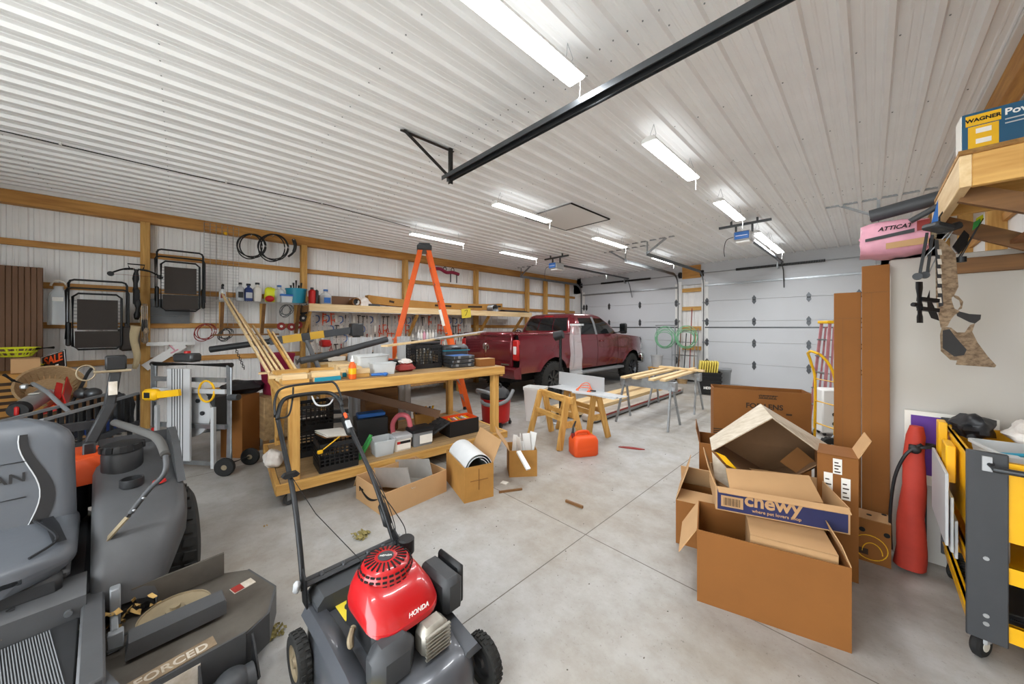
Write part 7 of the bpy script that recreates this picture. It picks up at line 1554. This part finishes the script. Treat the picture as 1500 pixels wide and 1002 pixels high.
m = MB(); m.cyl((1.0, 0, .85), (1.12, 0, .86), .035, n=14); part(m, 'lock_knob', 'charcoal', ts); m = MB(); m.box((.07, -.05, .46), (.05, .04, .06), None, .008); part(m, 'red_latch', 'red', ts)
for y in (-.1, .22): m = MB(); m.lathe([(.03, -.022), (.09, -.022), (.10, -.01), (.10, .01), (.09, .022), (.03, .022), (.03, -.022)], at(W_ + .05, y, .10, rot(90, 0, 20)), 26); w = part(m, 'wheel', 'rubber', ts); m = MB(); m.lathe([(0, .015), (.04, .015), (.04, -.015), (0, -.015)], at(W_ + .05, y, .10, rot(90, 0, 20)), 16); part(m, 'hub', 'rusty', w)
m = MB(); m.tube([(W_, .0, .1), (W_ + .05, .24, .1)], .014, 8); part(m, 'axle', 'iron', ts); m = MB(); m.bx(-.04, -.12, 0, .04, .16, .06, .005); part(m, 'foot', 'black_plastic', ts)
t = thing('battery_charger', 'blue grey charger with red button standing on the saw grip bar', 'charger', Matrix.Translation(ts.location) @ rz(38.5) @ Vector((.45, .0, Hs + .03)), 38.5); m = MB(); m.box((0, 0, .05), (.26, .13, .10), None, .02); part(m, 'body', 'dark_steel', t); m = MB(); m.cyl((0, 0, .1), (0, 0, .125), .03, n=12); part(m, 'button', 'red', t)
# tall carton, black bag, maroon bin and pipes behind the saw
carton('cardboard_box', 'tall closed carton standing behind the folded table saw', .30, .26, .78, (-5.72, .38, 0), 40, 'cardboard', None, lid='cardboard')
crumple(Vector((-5.78, .62, .79)), (.2, .24, .09), 61, 'rubbish_bag', 'bag_black', 'black bin liner draped on the tall carton', 'bag', amp=.2)
t = thing('tool_cabinet', 'weathered grey wooden cabinet holding the maroon bin', 'cabinet', (-5.72, .98, 0), 5); m = MB(); m.box((0, 0, .45), (.5, .42, .56), None, .006); part(m, 'body', 'pallet_x', t)
for x in (-.22, .22):
    for y in (-.18, .18): m = MB(); m.bx(x - .03, y - .03, 0, x + .03, y + .03, .18); part(m, 'leg', 'dark_z', t)
t = tub('waste_bin', 'maroon', .34, .30, .56, (-5.72, .98, .732), 20, 'maroon plastic bin standing on the weathered cabinet', 'bin', .8)
for k in range(6): m = MB(); m.cyl((-6.42 + .06 * k, -.35, .30), (-6.20 + .06 * k, .80, .30), .022, n=8); solo(m, 'conduit', 'galv', 'galvanized conduit lying in the low rack behind the bench', 'pipe', group='conduits in the low rack')
t = thing('pipe_rack', 'low black steel rack carrying conduits behind the bench', 'rack', (0, 0, 0))
for y, x in ((-.2, -6.25), (.6, -6.08)): m = MB(); m.bx(x - .22, y - .04, .20, x + .22, y + .04, .277); part(m, 'bearer', 'black_metal', t)
for y, x in ((-.2, -6.25), (.6, -6.08)):
    for s in (-.18, .18): m = MB(); m.bx(x + s - .02, y - .02, 0, x + s + .02, y + .02, .2); part(m, 'leg', 'black_metal', t)
# ================================================================ heap by the left wall
TT = .66
st = thing('storage_table', 'dark wooden table buried under cartons and garden gear', 'table', (-6.75, -1.35, 0)); m = MB(); m.bx(-1.0, -.9, TT - .04, .78, .72, TT, .004); part(m, 'top', 'dark_x', st)
for x in (-.9, .70):
    for y in (-.8, .62): m = MB(); m.bx(x - .04, y - .04, 0, x + .04, y + .04, TT - .04); part(m, 'leg', 'dark_z', st)
cbx = carton('cardboard_box', 'large carton with brown print at the bottom of the left heap', .62, .5, .46, (-7.2, -1.72, TT + .002), 10, 'cardboard_old', None, lid='cardboard_old')
for k in range(5): m = MB(); m.bx(.621, .06, .06 + .07 * k, .624, .44 - .05 * (k % 2), .095 + .07 * k); part(m, 'print_line', 'ink', cbx)
carton('cardboard_box', 'small tan carton on the large printed carton', .24, .2, .16, (-6.98, -1.42, TT + .466), 12, 'cardboard_lt', None, lid='cardboard_lt'); carton('cardboard_box', 'small tan carton behind the yellow racket basket', .2, .2, .17, (-7.05, -1.72, TT + .466), 8, 'cardboard_lt', None, lid='cardboard_lt')
def scoop(c, ang, label, s=1.0):
    t = thing('yellow_basket', label, 'basket', c, ang); m = MB(); n = 22
    for z, r in ((.02, .12), (.07, .16), (.12, .19)): m.tube(arc((0, 0, z * s), (r * s, 0, 0), (0, r * s * .8, 0), 0, 2 * PI, n), .008, 6)
    for k in range(14): a = 2 * PI * k / 14; m.tube([(.12 * s * math.cos(a), .096 * s * math.sin(a), .02 * s), (.19 * s * math.cos(a), .152 * s * math.sin(a), .12 * s)], .007, 5)
    part(m, 'mesh', 'neon_yellow', t, kind='stuff'); m = MB(); m.tube([(.19 * s, 0, .11 * s), (.34 * s, .02, .12 * s)], .016, 8); part(m, 'handle', 'black_plastic', t)
scoop(pd(24, 524, 4.25), 60, 'yellow slotted basket lying on top of the cartons', 1.0); scoop(pd(50, 545, 4.2), 40, 'yellow slotted basket tucked under the sale sign', .8)
c = pd(79, 530, 4.2); sg = thing('sale_sign', 'black sign reading SALE in orange letters', 'sign', c); ux = (pd(92, 524, 4.2) - pd(64, 533, 4.2)).normalized(); uy = Vector((0, 0, 1)); F_ = face((0, 0, 0), ux, uy + Vector((-.25, 0, 0)))
m = MB(); m.add([(x, y, z) for z in (-.003, .003) for x, y in ((-.155, -.11), (.155, -.11), (.155, .11), (-.155, .11))], [(0, 1, 2, 3), (4, 5, 6, 7), (0, 1, 5, 4), (1, 2, 6, 5), (2, 3, 7, 6), (3, 0, 4, 7)], F_); part(m, 'board', 'black_plastic', sg)
m = MB(); m.tube([F_ @ Vector(p) for p in ((-.146, -.10, .004), (.146, -.10, .004), (.146, .10, .004), (-.146, .10, .004))], .003, 5, True); part(m, 'white_border', 'ink_white', sg)
text('SALE', 'lettering', 'tool_orange', sg, .135, F_ @ at(0, .03, .004), .004, sx=.82); m = MB(); m.add([F_ @ Vector(p) for p in ((-.13, -.09, .0045), (.06, -.09, .0045), (.06, -.045, .0045), (-.13, -.045, .0045))], [(0, 1, 2, 3)]); part(m, 'white_strip', 'paper', sg)
m = MB(); m.tube([F_ @ Vector((-.08, -.11, -.006)), F_ @ Vector((-.10, -.30, -.03))], .005, 5); m.tube([F_ @ Vector((.08, -.11, -.006)), F_ @ Vector((.06, -.30, -.03))], .005, 5); part(m, 'wire_legs', 'iron', sg, kind='stuff')
mat('wicker', '#a58a66', .8, col2='#8a6d4b', scale=40, stretch=(1, 1, 6), bump=.4, bscale=30)
t = thing('wicker_basket', 'round wicker basket tipped behind the red scoop', 'basket', pd(74, 566, 3.95) - Vector((0, 0, .03)), 12); M = rot(0, 56, 0)
m = MB(); m.lathe([(.05, -.1), (.18, -.07), (.25, .08), (.26, .09), (.24, .09), (.17, -.055), (.05, -.085)], M, 28); wk = part(m, 'bowl', 'wicker', t)
m = MB()
for k in range(28): a = 2 * PI * k / 28; m.tube([M @ Vector((.17 * math.cos(a), .17 * math.sin(a), -.055)), M @ Vector((.245 * math.cos(a), .245 * math.sin(a), .085))], .006, 5)
part(m, 'ribs', 'cardboard_lt', wk, kind='stuff')
def poly_sheet(name, pts, mt, label, cat, th=.01):
    c = sum(pts, Vector()) / len(pts); m = MB(); n = (pts[1] - pts[0]).cross(pts[2] - pts[0]).normalized() * th; k = len(pts); a = [p - c for p in pts]; b = [p + n for p in a]
    m.add(a + b, [tuple(range(k)), tuple(range(k, 2 * k))[::-1]] + [(i, (i + 1) % k, k + (i + 1) % k, k + i) for i in range(k)]); return solo(m, name, mt, label, cat, c)
rs_ = thing('snow_scoop', 'red plastic snow scoop lying over the left heap', 'scoop', pd(88, 590, 3.75)); Q = lambda x, y, d: pd(x, y, d) - rs_.location
for nm, q in (('blade', (Q(58, 608, 3.6), Q(98, 596, 3.7), Q(105, 570, 4.0), Q(70, 590, 3.95))), ('side_wing', (Q(98, 596, 3.7), Q(105, 570, 4.0), Q(98, 552, 4.0), Q(92, 580, 3.75))), ('side_wing', (Q(78, 582, 3.8), Q(84, 560, 3.85), Q(91, 562, 3.85), Q(88, 584, 3.75)))): m = MB(); m.quad(*q, .012); part(m, nm, 'red', rs_)
m = MB(); m.beam(Q(58, 606, 3.58), Q(80, 594, 3.66), .05, .012); part(m, 'orange_edge', 'orange', rs_)
t = thing('leaf_blower', 'silver cylinder blower with black end cap in the left heap', 'blower', pd(45, 592, 3.55)); Q = lambda x, y, d: pd(x, y, d) - t.location; ca_, cb_ = Q(30, 599, 3.42), Q(64, 579, 3.75); m = MB(); m.cyl(ca_, cb_, .075, n=24); part(m, 'cylinder', 'steel', t); m = MB(); m.cyl(ca_ + (ca_ - cb_).normalized() * .05, ca_, .07, .082, n=20); ec = part(m, 'end_cap', 'black_plastic', t); m = MB(); m.box(ca_ + (ca_ - cb_).normalized() * .06, (.03, .03, .09), None, .01); part(m, 'lever', 'red', ec)
m = MB(); m.box(ca_.lerp(cb_, .6) + Vector((0, 0, .076)), (.12, .07, .004)); part(m, 'label', 'paper', t)
t = thing('wheel_hoe', 'grey tubular handle bar with black grip crossing the heap', 'handle bar', pd(60, 575, 3.5)); Q = lambda x, y, d: pd(x, y, d) - t.location; m = MB(); m.tube(spline([Q(48, 562, 3.6), Q(66, 572, 3.5), Q(86, 590, 3.45), Q(101, 603, 3.4)], 5), .018, 10); part(m, 'bar', 'mid_grey', t); m = MB(); m.tube([Q(6, 549, 3.6), Q(20, 558, 3.6)], .015, 8); m.tube([Q(20, 558, 3.6), Q(48, 566, 3.6)], .008, 8); part(m, 'grip_lever', 'black_plastic', t); m = MB(); m.box(Q(36, 566, 3.58), (.10, .05, .05), None, .012); part(m, 'clamp', 'steel', t)
m = MB(); m.tube(spline([pd(104, 592, 3.75), pd(118, 568, 3.9), pd(128, 548, 4.0), pd(134, 540, 4.05)], 5), .016, 8); solo(m, 'trimmer_shaft', 'black_plastic', 'black curved trimmer shaft rising behind the heap', 'garden tool')
for k, x in enumerate((122, 136)): m = MB(); m.sphere((0, 0, 0), (.09, .07, .06), 14, 10); solo(m, 'knee_pad', 'dark_steel', ('blue grey knee pad on the heap beside the trimmer', 'blue grey knee pad nearest the roll bar')[k], 'knee pad', pd(x, 576, 3.85), 20)
# black cargo rack
A_, B_ = Vector((-5.0, -.86, 0)), Vector((-5.85, -.34, 0)); cr = thing('cargo_rack', 'black slatted steel cargo rack behind the riding mower', 'cargo rack', A_); U = (B_ - A_).normalized(); N_ = Vector((U.y, -U.x, 0)); Lr = (B_ - A_).length
N_ = Vector((-abs(N_.x), -abs(N_.y), 0)) if N_.x > 0 else N_
for off, nm in ((0, 'near_side'), (.3, 'far_side')):
    O_ = N_ * off
    for z, h in ((.50, .06), (.84, .025)): m = MB(); m.beam(O_ + Vector((0, 0, z)), O_ + U * Lr + Vector((0, 0, z + .05)), .03, h); part(m, 'rail', 'charcoal' if z < .6 else 'mid_grey', cr)
    for k in range(13): m = MB(); p = O_ + U * (Lr * k / 12); m.beam(p + Vector((0, 0, .5 + .05 * k / 12)), p + Vector((0, 0, .84 + .05 * k / 12)), .035, .01, up=(0, 0, 1) if False else tuple(N_)); part(m, 'slat', 'black_metal', cr)
m = MB(); 
for k in range(10): m.beam(U * (Lr * k / 9) + Vector((0, 0, .49)), U * (Lr * k / 9) + N_ * .3 + Vector((0, 0, .49)), .02, .01)
part(m, 'floor_bars', 'black_metal', cr, kind='stuff')
for f in (.08, .92):
    for off in (.02, .28): m = MB(); p = U * (Lr * f) + N_ * off; m.bx(p.x - .02, p.y - .02, 0, p.x + .02, p.y + .02, .5); part(m, 'leg', 'black_metal', cr)
rp = lambda f, off, z: A_ + U * (Lr * f) + N_ * off + Vector((0, 0, z))
t = thing('cordless_saw', 'yellow cordless saw lying on the black cargo rack', 'power tool', pd(222, 578, 3.72), 40); m = MB(); m.box((0, 0, 0), (.16, .09, .12), None, .025); part(m, 'body', 'yellow', t); m = MB(); m.box((0, -.046, .0), (.07, .006, .06), None, .01); part(m, 'grip_opening', 'black_plastic', t); m = MB(); m.beam((.08, 0, 0), (.34, 0, .03), .03, .07); part(m, 'guide_bar', 'yellow', t)
m = MB(); m.box((0, 0, .08), (.26, .16, .16), None, .012); solo(m, 'blue_bin', 'dark_blue', 'deep blue plastic bin inside the black cargo rack', 'bin', rp(.75, .15, .50), 30)
crumple(rp(.97, .15, .90) - Vector((0, 0, .38)), (.10, .10, .22), 71, 'work_bag', 'bag_black', 'dark canvas bag propped at the end of the cargo rack', 'bag', amp=.18)
m = MB(); m.loft([[Vector((x, y, z)) for x, y in rrect(.62 * f, .20 * f, .06)] for z, f in ((.12, .9), (.3, 1), (.40, .8))]); t = thing('tiller', 'red tiller body standing under the cargo rack', 'tiller', A_ + U * .4 + N_ * .12, 150); part(m, 'shroud', 'red', t)
for s in (-1, 1): m = MB(); m.lathe([(0, -.04), (.1, -.04), (.13, -.02), (.13, .02), (.1, .04), (0, .04)], at(0, s * .13, .13, rot(90, 0, 0)), 20); part(m, 'wheel', 'tyre', t)

# ceiling wire and floor grit
t = thing('ceiling_wire', 'thin black wire clipped along the ribbed ceiling', 'wire', (-5.93, 0, 3.575)); m = MB(); m.tube([(0, YF + .05, 0), (.01, -1.2, .004), (-.03, .1, -.002), (0, 1.7, .003), (-.02, 3.1, -.06)], .006, 6); part(m, 'wire', 'black_plastic', t)
for y in (-2.0, -.9, .45, 1.6): m = MB(); m.box((0, y, .008), (.05, .02, .03), None, .004); part(m, 'clip', 'white_plastic', t)
random.seed(99); m = MB()
for k in range(150):
    x, y = random.uniform(-3.4, .1), random.uniform(.9, 5.5); r = random.uniform(.0015, .0045); m.box((x, y, r * .4), (r * 2, r, r * .8), rz(random.uniform(0, 180)))
solo(m, 'floor_grit', 'joint', 'scattered specks of dirt and sawdust on the concrete floor', 'debris', kind='stuff')
